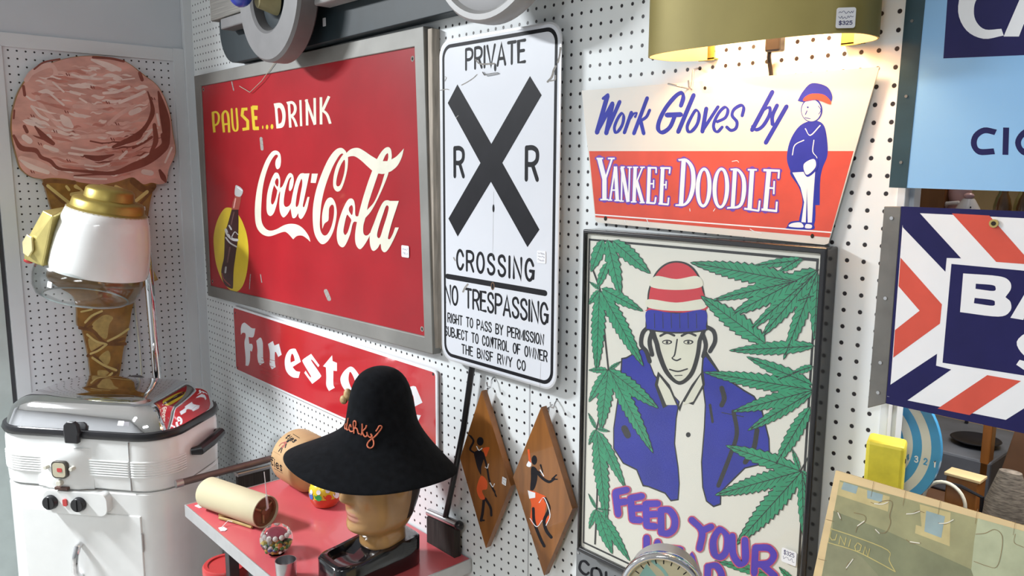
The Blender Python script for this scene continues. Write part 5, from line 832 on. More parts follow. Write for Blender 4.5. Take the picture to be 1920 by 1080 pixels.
L|coneLight|4|-36,48 -31,26 -8,7 249,-66 279,-62 295,-46/-30,68 -14,84 16,88 273,15 296,-4 301,-26
R|coneLight|4|-850,-4804 -832,-4807 -809,-4793,1 -588,-4591 -260,-4466,1 -238,-4449 -232,-4430/-864,-4792 -870,-4772 -864,-4744,1 -623,-4523 -276,-4390,1 -250,-4396 -236,-4411
R|coneLight|4|-829,-5183 -835,-5202 -828,-5230,1 -554,-5520 -220,-5680,1 -194,-5676 -181,-5661/-816,-5171 -797,-5169 -774,-5185,1 -518,-5456 -208,-5604,1 -185,-5621 -178,-5641
R|coneLight|4|-170,-5564 -156,-5579 -129,-5582,1 246,-5436 607,-5234,1 623,-5210 622,-5188/-176,-5545 -172,-5525 -152,-5507,1 214,-5363 566,-5165,1 594,-5161 612,-5171
R|coneLight|4|-772,-5934 -760,-5951 -734,-5959,1 -456,-5876 -170,-5692,1 -157,-5667 -160,-5646/-775,-5915 -768,-5896 -746,-5882,1 -486,-5803 -215,-5628,1 -189,-5621 -171,-5630
R|coneLight|4|-720,-6052 -724,-6075 -711,-6106,1 -351,-6440 53,-6700,1 84,-6702 102,-6689/-707,-6037 -687,-6032 -659,-6045,1 -309,-6368 83,-6619,1 105,-6644 109,-6668
R|coneLight|4|-602,-7048 -588,-7064 -561,-7069,1 -301,-6962 -50,-6777,1 -38,-6751 -41,-6729/-607,-7029 -603,-7009 -582,-6992,1 -338,-6891 -98,-6713,1 -72,-6705 -53,-6713
L|coneLight|4|-966,-4385 -956,-4399 -934,-4406 -586,-4361 -566,-4348 -560,-4332/-968,-4368 -962,-4352 -943,-4340 -594,-4294 -572,-4301 -562,-4315
S|coneTan|2|-629,-4916 -371,-4658 -122,-4577 93,-4715 -58,-4966 -178,-5441 -412,-5285
S|coneTan|2|-768,-5357 -449,-5500 -283,-5671 -692,-5855
S|coneTan|2|-490,-6131 -162,-5886 -92,-6194 -242,-6418
S|coneTan|2|-541,-6566 -169,-6679 -495,-6871
S|coneTan|2|-1313,-707 -983,-717 -913,-904 -1292,-982
R|coneDark|3|-1074,-4950 -1059,-4979 -1020,-4999,1 -632,-5163 -259,-5661 447,-5792,1 485,-5770 498,-5739/-1074,-4919 -1058,-4891 -1019,-4875,1 -566,-5064 -209,-5549 430,-5663,1 474,-5678 494,-5707
R|coneDark|3|-867,-6020 -842,-6036 -803,-6031,1 -219,-5734 414,-5582,1 450,-5561 461,-5532/-881,-5995 -882,-5963 -859,-5929,1 -258,-5622 396,-5464,1 437,-5476 456,-5502
R|coneDark|3|-597,-4919 -613,-4903 -642,-4898,1 -816,-4940 -271,-4511,1 -254,-4484 -255,-4460/-591,-4940 -597,-4962 -620,-4982,1 -876,-4884 -315,-4436,1 -285,-4431 -266,-4442
R|coneDark|3|-690,-5925 -698,-5949 -690,-5985,1 -154,-6721 141,-6792,1 137,-6754 120,-6732/-672,-5912 -649,-5910 -621,-5931,1 -94,-6652 54,-6757,1 75,-6729 98,-6724
R|coneDark|3|-677,-7064 -660,-7084 -627,-7092,1 30,-6851 205,-6475,1 184,-6443 160,-6434/-683,-7040 -677,-7015 -651,-6994,1 -22,-6765 118,-6494,1 122,-6457 138,-6439
L|coneDark|3|-1824,142 -1832,112 -1819,72 -1258,-570 -1221,-587 -1193,-579/-1805,163 -1777,171 -1742,155 -1179,-486 -1165,-527 -1173,-558
L|coneDark|3|1783,-70 1756,-65 1720,-83 1122,-747 1108,-785 1115,-812/1802,-88 1809,-116 1795,-154 1195,-818 1160,-835 1133,-830
R|coneDark|3|990,249 968,188 989,102,1 1393,-229 1838,-112,1 1880,-29 1871,36/1036,287 1097,296 1172,255,1 1467,2 1689,68,1 1774,99 1834,81
R|coneDark|3|-1792,180 -1775,151 -1733,136,1 -1420,132 -850,81,1 -804,96 -782,125/-1793,213 -1777,245 -1735,269,1 -1405,267 -830,217,1 -790,193 -777,160
P|coneTan|1|1427,-2357 1542,-2960 1723,-3455 1259,-3592 1088,-3318 1147,-2338""",
'puzzle':"""P|pz_olive|1|88,-118 2390,-70 3332,-48 3491,-1073 126,-1796
P|pz_tan|2|95,-138 795,-137 811,-339 95,-328
P|pz_sky|3|148,-127 356,-127 348,-236 135,-234
P|pz_sky|3|486,-140 705,-134 709,-242 509,-247
P|pz_tan|2|1184,-117 1566,-106 1633,-524 1199,-502 1190,-393 1261,-393
P|pz_sky|3|1278,-175 1510,-174 1518,-454 1306,-441
P|pz_dark|2|90,-560 888,-597 1478,-665 1934,-714 2152,-982 266,-1740 111,-1160 129,-803
P|pz_pale|2|1882,-76 2501,-66 3332,-48 3491,-1073 2191,-1198 1923,-718 1892,-372
P|pz_mid|3|106,-1013 398,-977 625,-1052 860,-1196 941,-1469 139,-1791
R|pz_yellow|4|97,-814 99,-817 103,-819,1 468,-813 909,-838 951,-960 1054,-1075,1 1058,-1076 1061,-1074/97,-811 99,-808 104,-806,1 470,-800 913,-826 961,-952 1062,-1064,1 1064,-1068 1063,-1072
R|pz_yellow|4|113,-1011 114,-1014 119,-1015,1 506,-996 824,-1036 1056,-1076,1 1061,-1075 1063,-1072/113,-1008 115,-1005 119,-1002,1 509,-984 827,-1023 1060,-1063,1 1063,-1066 1064,-1069
L|pz_yellow|5|110,-844 107,-846 105,-851 114,-932 153,-964 207,-945 216,-856 215,-852 212,-850/113,-843 116,-844 118,-848 127,-924 157,-949 195,-935 203,-857 206,-852 209,-850
L|pz_yellow|5|265,-983 268,-981 270,-976 265,-877 346,-977 348,-863 346,-859 344,-857/262,-983 259,-982 257,-978 257,-854 338,-953 336,-865 337,-860 340,-858
L|pz_yellow|5|405,-857 402,-859 400,-863 394,-963 396,-967 399,-969/408,-856 411,-858 412,-862 407,-962 405,-967 402,-969
L|pz_yellow|5|510,-865 507,-866 503,-870 475,-934 504,-998 566,-970 572,-886 511,-865 507,-866 504,-868/513,-866 515,-869 514,-873 489,-933 511,-982 554,-962 559,-896 506,-878 503,-875 502,-871
L|pz_yellow|5|614,-997 617,-995 619,-991 619,-898 682,-1013 687,-896 685,-892 682,-890/611,-998 608,-996 606,-992 614,-874 676,-989 675,-897 676,-893 679,-890
R|pz_cut|6|565,-286 566,-288 568,-290,1 648,-291 713,-231 804,-190 846,-224 840,-381 872,-473 838,-611 747,-642 694,-623,1 692,-622 690,-622/566,-284 568,-283 571,-283,1 646,-284 710,-225 805,-182 853,-222 848,-379 879,-472 844,-615 746,-649 688,-628,1 688,-625 688,-623
R|pz_cut|6|1033,-293 1034,-294 1037,-295,1 1118,-269 1178,-211 1259,-209,1 1262,-209 1263,-208/1033,-291 1034,-289 1037,-288,1 1115,-262 1176,-204 1262,-202,1 1264,-204 1264,-206
R|pz_cut|6|1447,-281 1447,-282 1449,-284,1 1540,-266 1616,-178,1 1616,-176 1615,-174/1447,-279 1449,-277 1451,-277,1 1537,-260 1610,-175,1 1612,-173 1614,-173
R|pz_cut|6|1111,-619 1111,-621 1112,-623,1 1191,-647 1291,-599,1 1293,-597 1293,-595/1112,-617 1114,-616 1117,-617,1 1191,-640 1288,-593,1 1290,-593 1292,-593
R|pz_cut|6|1893,-276 1894,-278 1897,-278,1 1997,-231 2087,-153 2177,-202 2202,-402 2183,-583 2086,-607 1936,-603,1 1934,-604 1933,-606/1893,-275 1894,-273 1896,-271,1 1994,-225 2087,-146 2183,-198 2208,-402 2188,-586 2085,-614 1935,-610,1 1933,-609 1932,-607
R|pz_cut|6|125,-547 125,-549 128,-551,1 188,-584 222,-652,1 223,-654 225,-654/125,-546 127,-544 130,-543,1 194,-578 229,-649,1 229,-652 227,-654
R|pz_cut|6|372,-496 373,-497 376,-498,1 518,-490 544,-555 461,-662 452,-747,1 454,-749 456,-749/372,-494 373,-492 375,-490,1 521,-483 551,-557 468,-664 459,-743,1 459,-746 458,-748
R|pz_cut|6|439,-1281 440,-1279 440,-1276,1 437,-1202 506,-1099,1 507,-1096 507,-1094/437,-1282 435,-1282 433,-1281,1 430,-1200 501,-1094,1 504,-1092 506,-1093
R|pz_cut|6|2312,-128 2310,-128 2309,-130,1 2317,-236 2422,-258,1 2424,-257 2425,-255/2313,-128 2314,-129 2314,-132,1 2321,-231 2422,-251,1 2424,-252 2425,-253
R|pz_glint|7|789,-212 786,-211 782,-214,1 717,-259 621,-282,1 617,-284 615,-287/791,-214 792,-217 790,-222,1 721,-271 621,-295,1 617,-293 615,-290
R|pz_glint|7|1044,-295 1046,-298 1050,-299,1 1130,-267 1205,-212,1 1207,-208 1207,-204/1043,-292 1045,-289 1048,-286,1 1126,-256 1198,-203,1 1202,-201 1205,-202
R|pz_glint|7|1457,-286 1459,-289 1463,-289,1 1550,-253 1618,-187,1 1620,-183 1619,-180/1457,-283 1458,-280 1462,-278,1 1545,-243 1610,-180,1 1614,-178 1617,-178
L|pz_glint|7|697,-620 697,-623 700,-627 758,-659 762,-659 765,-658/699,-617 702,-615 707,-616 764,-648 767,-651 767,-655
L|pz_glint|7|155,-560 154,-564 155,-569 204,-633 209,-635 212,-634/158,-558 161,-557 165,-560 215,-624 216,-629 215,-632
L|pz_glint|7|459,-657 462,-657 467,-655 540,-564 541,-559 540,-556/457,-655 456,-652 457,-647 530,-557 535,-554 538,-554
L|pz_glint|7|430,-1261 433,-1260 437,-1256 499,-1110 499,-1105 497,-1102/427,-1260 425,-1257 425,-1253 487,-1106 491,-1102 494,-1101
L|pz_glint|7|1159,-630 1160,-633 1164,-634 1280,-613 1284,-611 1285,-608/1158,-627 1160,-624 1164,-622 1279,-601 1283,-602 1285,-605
L|pz_cut|6|547,-3 554,-212/552,-2 559,-211
L|pz_cut|6|976,2 982,-201/981,2 987,-201
L|pz_cut|6|1418,20 1424,-177/1423,21 1428,-176
L|pz_cut|6|1859,38 1863,-153/1863,38 1868,-153
L|pz_cut|6|2285,35 2289,-150/2289,35 2293,-150
L|pz_cut|6|11,-711 134,-702/11,-705 135,-697
L|pz_cut|6|23,-1275 146,-1262/24,-1270 147,-1257""",
}
# ================================================================== the setting
MT['floor']=mat('floor',(.34,.33,.31),.45,0,.12,3); MT['ceiling']=mat('ceiling',(.78,.78,.76),.8,0,.03,8); MT['roompaint']=mat('roompaint',(.42,.43,.44),.7,0,.03,4); MT['wallpaint']=mat('wallpaint',(.60,.64,.69),.6,0,.03,4)
MT['peg_main']=pegboard('peg_main',0,0,1.95,(.80,.83,.84)); MT['peg_left']=pegboard('peg_left',1,-.5955,2.0435,(.72,.75,.79),.0030)
XL=-1.967
def sbox(name,a,b,m,bevel=0): return struct(MB().box(a,b).build(name,m,bevel=bevel,smooth=False))
sbox('floor',(-5,-4.6,-.05),(4,1.4,0),'floor'); sbox('ceiling',(-5,-4.6,2.9),(4,1.4,2.95),'ceiling')
sbox('wall_back',(XL-.05,0,0),(.652,.012,2.9),'peg_main')
sbox('trim_1',(-.112,-.0006,.02),(-.1085,.0,1.9),K('seam',(.45,.46,.48),.6))
sbox('wall_far',(-5,1.2,0),(4,1.25,2.9),K('tan',(.42,.33,.22),.7)); sbox('wall_right',(3.95,-4.6,0),(4,1.2,2.9),'roompaint'); sbox('wall_front',(-5,-4.6,0),(4,-4.55,2.9),'roompaint')
sbox('wall_left',(XL-.06,-.98,0),(XL-.012,1.2,2.9),'wallpaint'); sbox('wall_far_left',(-5.05,-4.6,0),(-5,1.4,2.9),'roompaint')
sbox('wall_left_pegboard',(XL-.012,-.615,.0),(XL,-.062,2.062),'peg_left')
# boards that frame the pegboard
sbox('trim_2',(XL-.012,-.069,0),(XL+.008,-.030,2.10),'whitepaint',.001); sbox('trim_3',(XL-.012,-.030,0),(XL+.020,0,2.9),'whitepaint',.001)
sbox('trim_4',(XL-.012,-.657,2.054),(XL+.006,-.069,2.098),'whitepaint',.001); sbox('trim_5',(XL-.012,-.657,0),(XL+.008,-.613,2.054),'whitepaint',.001)
sbox('trim_6',(XL-.012,-.70,2.098),(XL-.003,-.030,2.9),'wallpaint',.001)
sbox('dark_gap_strip',(XL-.012,-.672,0),(XL-.006,-.657,2.098),K('gap',(.10,.10,.11),.8)); sbox('door_1',(XL-.012,-.97,0),(XL+.012,-.672,2.1),K('doorpaint',(.50,.56,.55),.5))  # first box: dark strip standing in for the shade in the gap beside the door
# end of the pegboard wall and the opening beside it
sbox('trim_8',(.640,.012,0),(.670,.035,2.9),'whitepaint',.001)
sbox('trim_9',(.652,-.004,0),(.664,.012,2.9),'whitepaint',.001)
sbox('wall_below_opening',(.6705,.0,0),(2.6,.035,1.13),'whitepaint')
sbox('window_sill',(.650,-.060,1.165),(1.6,-.0045,1.18),'whitepaint',.002)

def rot_art(axis,key,name,outline,thick,facemat,parent=None,loc=None,bevel=0,extra=None,group=None):
    """sign slab whose front face carries the painted layers"""
    mb=MB(); a=Art(mb,axis); a.mi(facemat)
    if axis=='x': mb.prism(outline,0,thick,'y',0)
    else: mb.prism(outline,-thick,0,'x',0)
    if key: a.data(key)
    if extra: extra(a)
    return mb.build(name,a.mats,parent,loc or (0,0,0),smooth=False,recalc=False)

# ================================================================== red soft-drink sign in a grey tin frame
def quad_frame(outer,inner,y0,y1,yi,m,parent,name):
    mb=MB(); v=[(p[0],y0,p[1]) for p in outer]+[(p[0],y0-.0006,p[1]) for p in inner]+[(p[0],y1,p[1]) for p in outer]+[(p[0],yi,p[1]) for p in inner]
    fs=[]
    for i in range(4):
        j=(i+1)%4; fs+=[(i,j,j+4,i+4),(i,i+8,j+8,j),(i+4,j+4,j+12,i+12)]
    mb.add(v,fs+[(8,9,10,11)]); return mb.build(name,m,parent,smooth=False,bevel=.0035,seg=3)
K('tinframe',(.25,.245,.23),.55,.35,.14,7); K('oldwood',(.45,.39,.33),.8,var=.35,scale=16,stretch=(6,6,.6))
ox,oz=-1.15,1.6
t=thing('enamel_sign','big red soft drink sign with bottle on yellow oval and grey tin frame','sign',(ox,0,oz))
L=lambda q:[(x-ox,z-oz) for x,z in q]
outer=L([(-1.875,1.997),(-.454,2.005),(-.428,1.218),(-1.851,1.188)]); inner=L([(-1.815,1.957),(-.491,1.961),(-.464,1.259),(-1.825,1.23)])
def coke_extra(a):
    for u,v in ((-.652,.345),(.645,.335),(.672,-.325),(-.658,-.352)): a.disc((u,v),.007,'wear',2,10); a.disc((u,v),.004,'hole',3,8)
mb=MB(); a=Art(mb,'x',.026); a.mi('red'); mb.prism([(x*1.0,z*1.0) for x,z in inner],-.0258,-.018,'y',0); a.data('coke'); coke_extra(a)
pn=mb.build('sign_panel',a.mats,t,smooth=False,recalc=False)
fr=quad_frame(outer,inner,-.030,-.004,-.0255,'tinframe',t,'frame')
MB().box((.704,-.024,-.372),(.7215,-.0005,.398)).build('frame_edge','oldwood',t,smooth=False,bevel=.002)
sticker(t,.605,-.135,.033,.030,-.0275,('~','~'))
mb=MB(); mb.tube([(-.33,-.033,.335),(-.25,-.034,.31),(-.16,-.034,.34),(-.07,-.034,.385),(-.03,-.033,.405),(.0,-.030,.403),(.02,-.03,.397)],.0012,6); mb.build('hanging_string',K('string',(.42,.38,.3),.9),t)

# ================================================================== tyre-shop strip sign
ox,oz=-1.055,1.05
def fire_extra(a):
    for u,v in ((-.598,.098),(.60,.11),(-.6,-.105),(.6,-.1)): a.disc((u,v),.004,'blackline',1,8)
    for i in range(6): a.line([(-.40+random.uniform(-.02,.02),-.03-i*.012),(-.28+random.uniform(-.05,.08),-.022-i*.012)],.0018,'redworn',1)
K('redworn',(.42,.03,.035),.5); K('enamelred',(.50,.022,.030),.14,coat=.6,var=.12,scale=3)
fs=rot_art('x','fire','strip_sign',rrect(1.226,.2345,.012,4,0,.0015),.0045,'enamelred',None,(ox,-.010,oz),extra=fire_extra)
tag(fs,'long narrow red sign with white lettering below the big soft drink sign','sign')
mb=MB(); o=rrect(1.234,.242,.014,4,0,.0015); i_=rrect(1.220,.228,.010,4,0,.0015); n=len(o)
mb.add([(u,-.0004,v) for u,v in o]+[(u,-.0008,v) for u,v in i_]+[(u,.004,v) for u,v in o],[(i,(i+1)%n,(i+1)%n+n,i+n) for i in range(n)]+[(i,i+2*n,(i+1)%n+2*n,(i+1)%n) for i in range(n)])
mb.build('white_edge','white',fs,smooth=False)
for u in (-.59,.59): MB().cyl((u,.0045,.09),(u,.0095,.09),.004,n=8).build('mounting_screw','steel',fs)

# ================================================================== railroad sign
K('alu',(.66,.66,.68),.35,.5,.05,10); K('rrwhite',(.70,.72,.78),.38,coat=.25,var=.03,scale=3)
ox,oz=-.195,1.59
OUT=rrect(.393,.7465,.036,8,0,-.0005)
def rr_extra(a):
    for (w,h,r),(w2,h2,r2) in (((.373,.7265,.030),(.357,.7105,.023)),):
        A=rrect(w,h,r,8,0,-.0005);B=rrect(w2,h2,r2,8,0,-.0005); a.strip(A,B,'black',1,True)
    for t,x0,x1,z0,z1,w,g in RRTXT: a.text(t,x0,x1,z0,z1,w,'black',1,gap=g)
    a.line([(RRL[0],RRL[2]),(RRL[1],RRL[2])],.0125,'black',1,False)
RRTXT=[('PRIVATE', -0.103, 0.0958, 0.2994, 0.3487, 0.0068, 0.22), ('R', -0.1471, -0.105, 0.0621, 0.1354, 0.0105, 0.22), ('R', 0.0943, 0.1376, 0.0589, 0.1336, 0.0105, 0.22), ('CROSSING', -0.1387, 0.1271, -0.151, -0.1, 0.0072, 0.32), ('NO TRESPASSING', -0.1842, 0.1706, -0.2371, -0.188, 0.0062, 0.2), ('RIGHT TO PASS BY PERMISSION', -0.1733, 0.1588, -0.2814, -0.2564, 0.0036, 0.24), ('SUBJECT TO CONTROL OF OWNER', -0.1852, 0.1694, -0.3155, -0.2903, 0.0036, 0.24), ('THE BNSF RWY CO', -0.1199, 0.1031, -0.3485, -0.324, 0.0036, 0.26)]
RRL=(-0.1734, 0.1599, -0.1694)
rs=rot_art('x','rr','railroad_sign',OUT,.0022,'rrwhite',None,(ox,-.030,oz),extra=rr_extra)
tag(rs,'tall white aluminium railroad crossing sign with a big black X','sign')
mb=MB(); i_=rrect(.385,.7385,.033,8,0,-.0005); n=len(OUT)
mb.add([(u,-.0001,v) for u,v in OUT]+[(u,-.00012,v) for u,v in i_],[(i,(i+1)%n,(i+1)%n+n,i+n) for i in range(n)]); mb.build('bare_metal_edge','alu',rs,smooth=False)
sticker(rs,.148,-.095,.026,.026,-.0006,('~','~','~'))
for v in (.30,-.10): MB().cyl((0,.0022,v),(0,.0295,v),.006,n=12).build('standoff_bolt','steel',rs)
mb=MB(); mb.tube([(-.04,-.002,.292),(-.03,-.005,.285),(.0,-.005,.286),(.012,-.002,.286)],.0014,6); mb.build('bent_wire','steel',rs)

# ================================================================== work gloves sign
ox,oz=.33,1.70
def P2(q): return [(x-ox,z-oz) for x,z in q]
yo=P2([(.041,1.827),(.617,1.824),(.559,1.568),(.553,1.5655),(.089,1.5735),(.083,1.578)])
K('gloveswhite',(.69,.66,.61),.35,coat=.25,var=.04,scale=5)
ys=rot_art('x','yank','tin_sign',yo,.0022,'gloveswhite',None,(ox,-.012,oz))
tag(ys,'tapered red and white work gloves sign with blue script, under the gold lamp','sign')
def hook(label,x,z,tilt=0,y=-.012,l=.03):
    mb=MB(); mb.tube([(0,.014,0),(0,-.004,0),(.002,y-.006,-.004),(.003,y-.008,-l*.6),(.004,y-.012,-l),(.004,y-.020,-l+.004),(.004,y-.022,-l+.014)],.0018,6)
    return tag(mb.build('peg_hook','steel',loc=(x,-.001,z)),label,'hook')
hook('wire peg hook above the left half of the work gloves sign',.303,1.848,l=.036)
mb=MB(); mb.tube([(0,.011,0),(0,-.012,0),(-.012,-.030,.004),(-.028,-.034,.008)],.0018,6); tag(mb.build('peg_hook','steel',loc=(.292,-.0,1.815)),'wire peg hook poking through the top of the work gloves sign','hook')

# ================================================================== framed print
ox,oz=.328,1.23
t=thing('framed_poster','black framed print of green leaves and a blue coated figure under glass','poster',(ox,0,oz))
po=[(.075,1.561),(.571,1.564),(.571,.895),(.075,.895)]; pi_=[(.081,1.553),(.560,1.554),(.560,.905),(.081,.905)]
Lp=lambda q:[(x-ox,z-oz) for x,z in q]
mb=MB(); a=Art(mb,'x',.030); a.mi('paper'); K('paper',(.80,.77,.70),.6,var=.03,scale=4)
mb.prism(Lp(pi_),-.030,-.026,'y',0)
bl=Lp([(.084,1.543),(.555,1.546),(.556,.914),(.0845,.914)]); bi=Lp([(.088,1.539),(.551,1.541),(.552,.918),(.0885,.918)])
a.strip(bl,bi,'blackline',2,True); a.data('poster')
mb.build('print',a.mats,t,smooth=False,recalc=False)
K('blackframe',(.012,.012,.015),.22,coat=.4)
quad_frame(Lp(po),Lp(pi_),-.038,-.002,-.0295,'blackframe',t,'frame')
sheet('glass',(.98,.985,.98),.025)
MB().box((-.247,-.0345,-.325),(.232,-.0335,.323)).build('glass_pane','glass',t,smooth=False)
sticker(t,.211,-.170,.026,.024,-.0350,('$325','~'))

# ================================================================== sky-blue cigarette sign and barber sign
K('skyblue',(.26,.50,.80),.16,coat=.5,var=.05,scale=3); K('darkgreen',(.028,.06,.075),.4,.2,.2,20); K('greysteel',(.17,.165,.155),.5,.4,.2,18)
ox,oz=.85,1.85
cs=rot_art('x','cig','flange_sign',[(.672-ox,-.195),(.45,-.200),(.45,.20),(.674-ox+.006,.20)],.003,'skyblue',None,(ox,-.022,oz))
tag(cs,'sky blue enamel sign with a navy lettered block and dark green edge strip','sign')
mb=MB(); mb.prism([(.648-ox,-.195),(.672-ox,-.1955),(.680-ox,.20),(.654-ox,.20)],-.0006,.004,'y'); mb.build('edge_strip','darkgreen',cs,smooth=False)
for v in (-.16,-.07,.03,.13): MB().cyl((.662-ox,-.0016,v),(.662-ox,.0,v),.0022,n=8).build('rivet','greysteel',cs)
ox,oz=.85,1.487
bs=rot_art('x','barber','barber_sign',[(.667-ox,.142),(.45,.142),(.45,-.1425),(.667-ox,-.144)],.003,'navy',None,(ox,-.022,oz))
tag(bs,'navy, red and white striped barber sign with a grey metal edge strip','sign')
mb=MB(); mb.prism([(.641-ox,-.157),(.667-ox,-.144),(.667-ox,.142),(.643-ox,.141)],-.0006,.004,'y'); mb.build('edge_strip','greysteel',bs,smooth=False,bevel=.001)
for v in (.125,.01,-.085,-.13): MB().cyl((.655-ox,-.0018,v),(.655-ox,.0,v),.0026,n=8).build('rivet','steel',bs)
mb=MB(); mb.cyl((.786-ox,-.0035,.125),(.786-ox,-.0005,.125),.0055,n=16); mb.cyl((.786-ox,-.0038,.125),(.786-ox,-.003,.125),.003,n=12,m=1); mb.build('grommet',['brass','hole'],bs)

# ================================================================== small grey stencilled sign
ox,oz=.14,.84
K('greypaint',(.20,.21,.22),.5,var=.1)
gs=rot_art('x','cou','stencil_sign',[(-.093,.0405),(.14,.0495),(.14,-.09),(-.093,-.09)],.003,'greypaint',None,(ox,-.008,oz))
tag(gs,'small grey sign with black stencilled letters below the framed print','sign')
mb=MB(); mb.cyl((-.087,-.0016,.033),(-.087,0,.033),.0025,n=8); mb.build('screw','steel',gs)

# ================================================================== diamond plaques
def plaque(key,label,c,q,hookpt):
    ox,oz=c; t=thing('wall_plaque',label,'plaque',(ox,0,oz),group=None)
    mb=MB(); a=Art(mb,'x',.030); a.mi('wood'); mb.prism([(x-ox,z-oz) for x,z in q],-.030,-.014,'y',0); a.data(key); mb.build('board',a.mats,t,smooth=False,recalc=False)
    mb=MB(); mb.tube([(hookpt[0]-ox,-.004,hookpt[1]-oz),(hookpt[0]-ox,-.013,hookpt[1]-oz-.004),(hookpt[0]-ox-.004,-.014,hookpt[1]-oz-.03)],.0016,6); mb.build('hanger','steel',t); return t
pa=plaque('diaA','left wooden diamond plaque, with a dancer carrying a load and a price label',(-.23,.975),[(-.241,1.167),(-.138,.968),(-.225,.786),(-.322,.981)],(-.238,1.172))
sticker(pa,.071,-.002,.014,.018,-.0312,('~','~'),rot=(0,.1,0))
plaque('diaB','right wooden diamond plaque, with a dancer in an orange skirt, next to the framed print',(-.04,.985),[(-.043,1.174),(.053,.977),(-.028,.796),(-.131,.991)],(-.035,1.176))
hook('peg hook behind the top of the left diamond plaque',-.229,1.196,y=-.004,l=.02); hook('peg hook behind the top of the right diamond plaque',-.023,1.187,y=-.004,l=.012)

# ================================================================== ice cream cut-out
co=[(-0.0214, 0.444), (-0.0964, 0.4249), (-0.1703, 0.3876), (-0.2123, 0.3417), (-0.2391, 0.2888), (-0.2564, 0.2197), (-0.2582, 0.1562), (-0.2495, 0.0906), (-0.2411, 0.0593), (-0.215, 0.0347), (-0.1794, 0.0256, 1), (-0.1667, -0.0426), (-0.1577, -0.0971), (-0.1564, -0.1701), (-0.172, -0.2516), (-0.1888, -0.3055), (-0.1557, -0.3456), (-0.1146, -0.3798), (-0.1059, -0.4263), (-0.1081, -0.4833), (-0.0941, -0.5044), (-0.0822, -0.5835), (-0.0781, -0.6525), (-0.0728, -0.7323), (-0.0596, -0.8006), (-0.0295, -0.8068), (-0.0062, -0.7549), (0.0212, -0.6694), (0.0371, -0.5917), (0.0628, -0.5055), (0.0732, -0.457), (0.091, -0.4094), (0.1256, -0.3631, 1), (0.1741, -0.3477, 1), (0.1542, -0.296), (0.1427, -0.2357), (0.1485, -0.1378), (0.1625, -0.0602), (0.1814, 0.0036, 1), (0.2239, 0.0149), (0.2362, 0.0618), (0.2577, 0.101), (0.2654, 0.1344), (0.259, 0.1926), (0.2532, 0.2599), (0.2373, 0.3165), (0.2117, 0.3623), (0.1676, 0.3965), (0.1071, 0.4375), (0.0465, 0.4466)]
cs_=spline(co,True,5); K('scooprose',(.60,.25,.20),.4,var=.15,scale=20)
mb=MB(); a=Art(mb,'y',0); a.mi('cone'); mb.prism([tuple(p) for p in cs_],-.020,0,'x',0); a.data('cone')
random.seed(21)
for i in range(190):   # brushed swirls of the painted scoop
    v0=random.uniform(.035,.425); hw=.245*math.sqrt(max(.05,1-((v0-.215)/.225)**2)); u0=random.uniform(-hw*.92,hw*.92); ln=random.uniform(.03,.10)*(.6+.4*random.random())
    pts=[]
    for j in range(5):
        u=max(-hw*.97,min(hw*.97,u0+ln*(j/4-.5)))+j*1e-4; pts.append((u,v0+1.1*(u*u-u0*u0)*(1 if v0<.30 else .3)+random.uniform(-.0035,.0035)))
    if abs(pts[0][0])>hw*.96 or abs(pts[-1][0])>hw*.96 or any(((p[0]-.002)/.25)**2+((p[1]-.222)/.205)**2>.96 for p in pts): continue
    m=random.choice(['scooplight','scoopmid','scoopmid','scooprose','scooprose','scoopdark'] if v0<.2 else ['scooplight','scooplight','scoopmid','scoopmid','scooprose'])
    a.taper(pts,random.uniform(.004,.014)*(1 if m!='scoopdark' else .55),m,2.3)
ic=mb.build('cutout_sign',a.mats,None,(-1.945,-.35,1.6),smooth=False,recalc=False)
tag(ic,'large cut-out sign of a strawberry ice cream cone on the left wall','sign')
a2=sticker(ic,0,0,.016,.014,0,()); a2.location=(.0022,0.1351,-0.0813); a2.rotation_euler=(0,0,PI/2)
# cord on the left wall
mb=MB(); mb.tube([(XL+.006,-.262,1.25),(XL+.006,-.258,1.13),(XL+.006,-.252,1.0),(XL+.006,-.252,.75),(XL+.006,-.26,.3)],.0032,6); tag(mb.build('power_cord','cream'),'cream power cord hanging down the left pegboard behind the chrome pole','cord')
# ================================================================== gold wall lamp
t=thing('wall_lamp','wide gold drum wall lamp, lit from inside, above the work gloves sign','lamp',(.456,0,1.858))
def lampring(s,z,n=64):
    out=[]
    for i in range(n):
        a=math.radians(126+288*i/(n-1)); c,q=math.cos(a),math.sin(a); e=2/3.0
        out.append((s*.180*math.copysign(abs(c)**e,c),-.079+s*.071*math.copysign(abs(q)**e,q),z))
    return out
mb=MB(); mb.loft([lampring(.985,0),lampring(1,0),lampring(1,.30),lampring(.985,.30)],0,False,False,False); mb.loft([lampring(.985,.30),lampring(.985,0)],1,False,False,False); K('shadelining',(.52,.33,.17),.7,spec=.2)
MT['shade']=mat('shade',(.27,.22,.065),.5,.25,.06,14)
mb.build('lamp_shade',['shade','shadelining'],t,angle=50)
for x,w in ((-.130,.03),(.118,.03)):
    mb=MB(); mb.box((x-w/2,-.014,.0),(x+w/2,-.012,.10)); mb.box((x-w/2,-.014,.002),(x+w/2,.0,.004)); mb.build('bracket','gold',t,smooth=False)
mb=MB(); mb.box((-.012,-.030,.001),(.014,-.0125,.075)); mb.build('switch_box','blackplastic',t,smooth=False,bevel=.003)
mb=MB(); mb.tube([(-.010,-.018,.002),(-.014,-.012,-.004),(-.016,-.006,-.012),(-.013,-.0045,-.03),(-.012,-.0045,-.20)],.0034,8); mb.build('cord','blackplastic',t)
MT['bulb']=mat('bulb',(1,.72,.38),.4,emit=9)
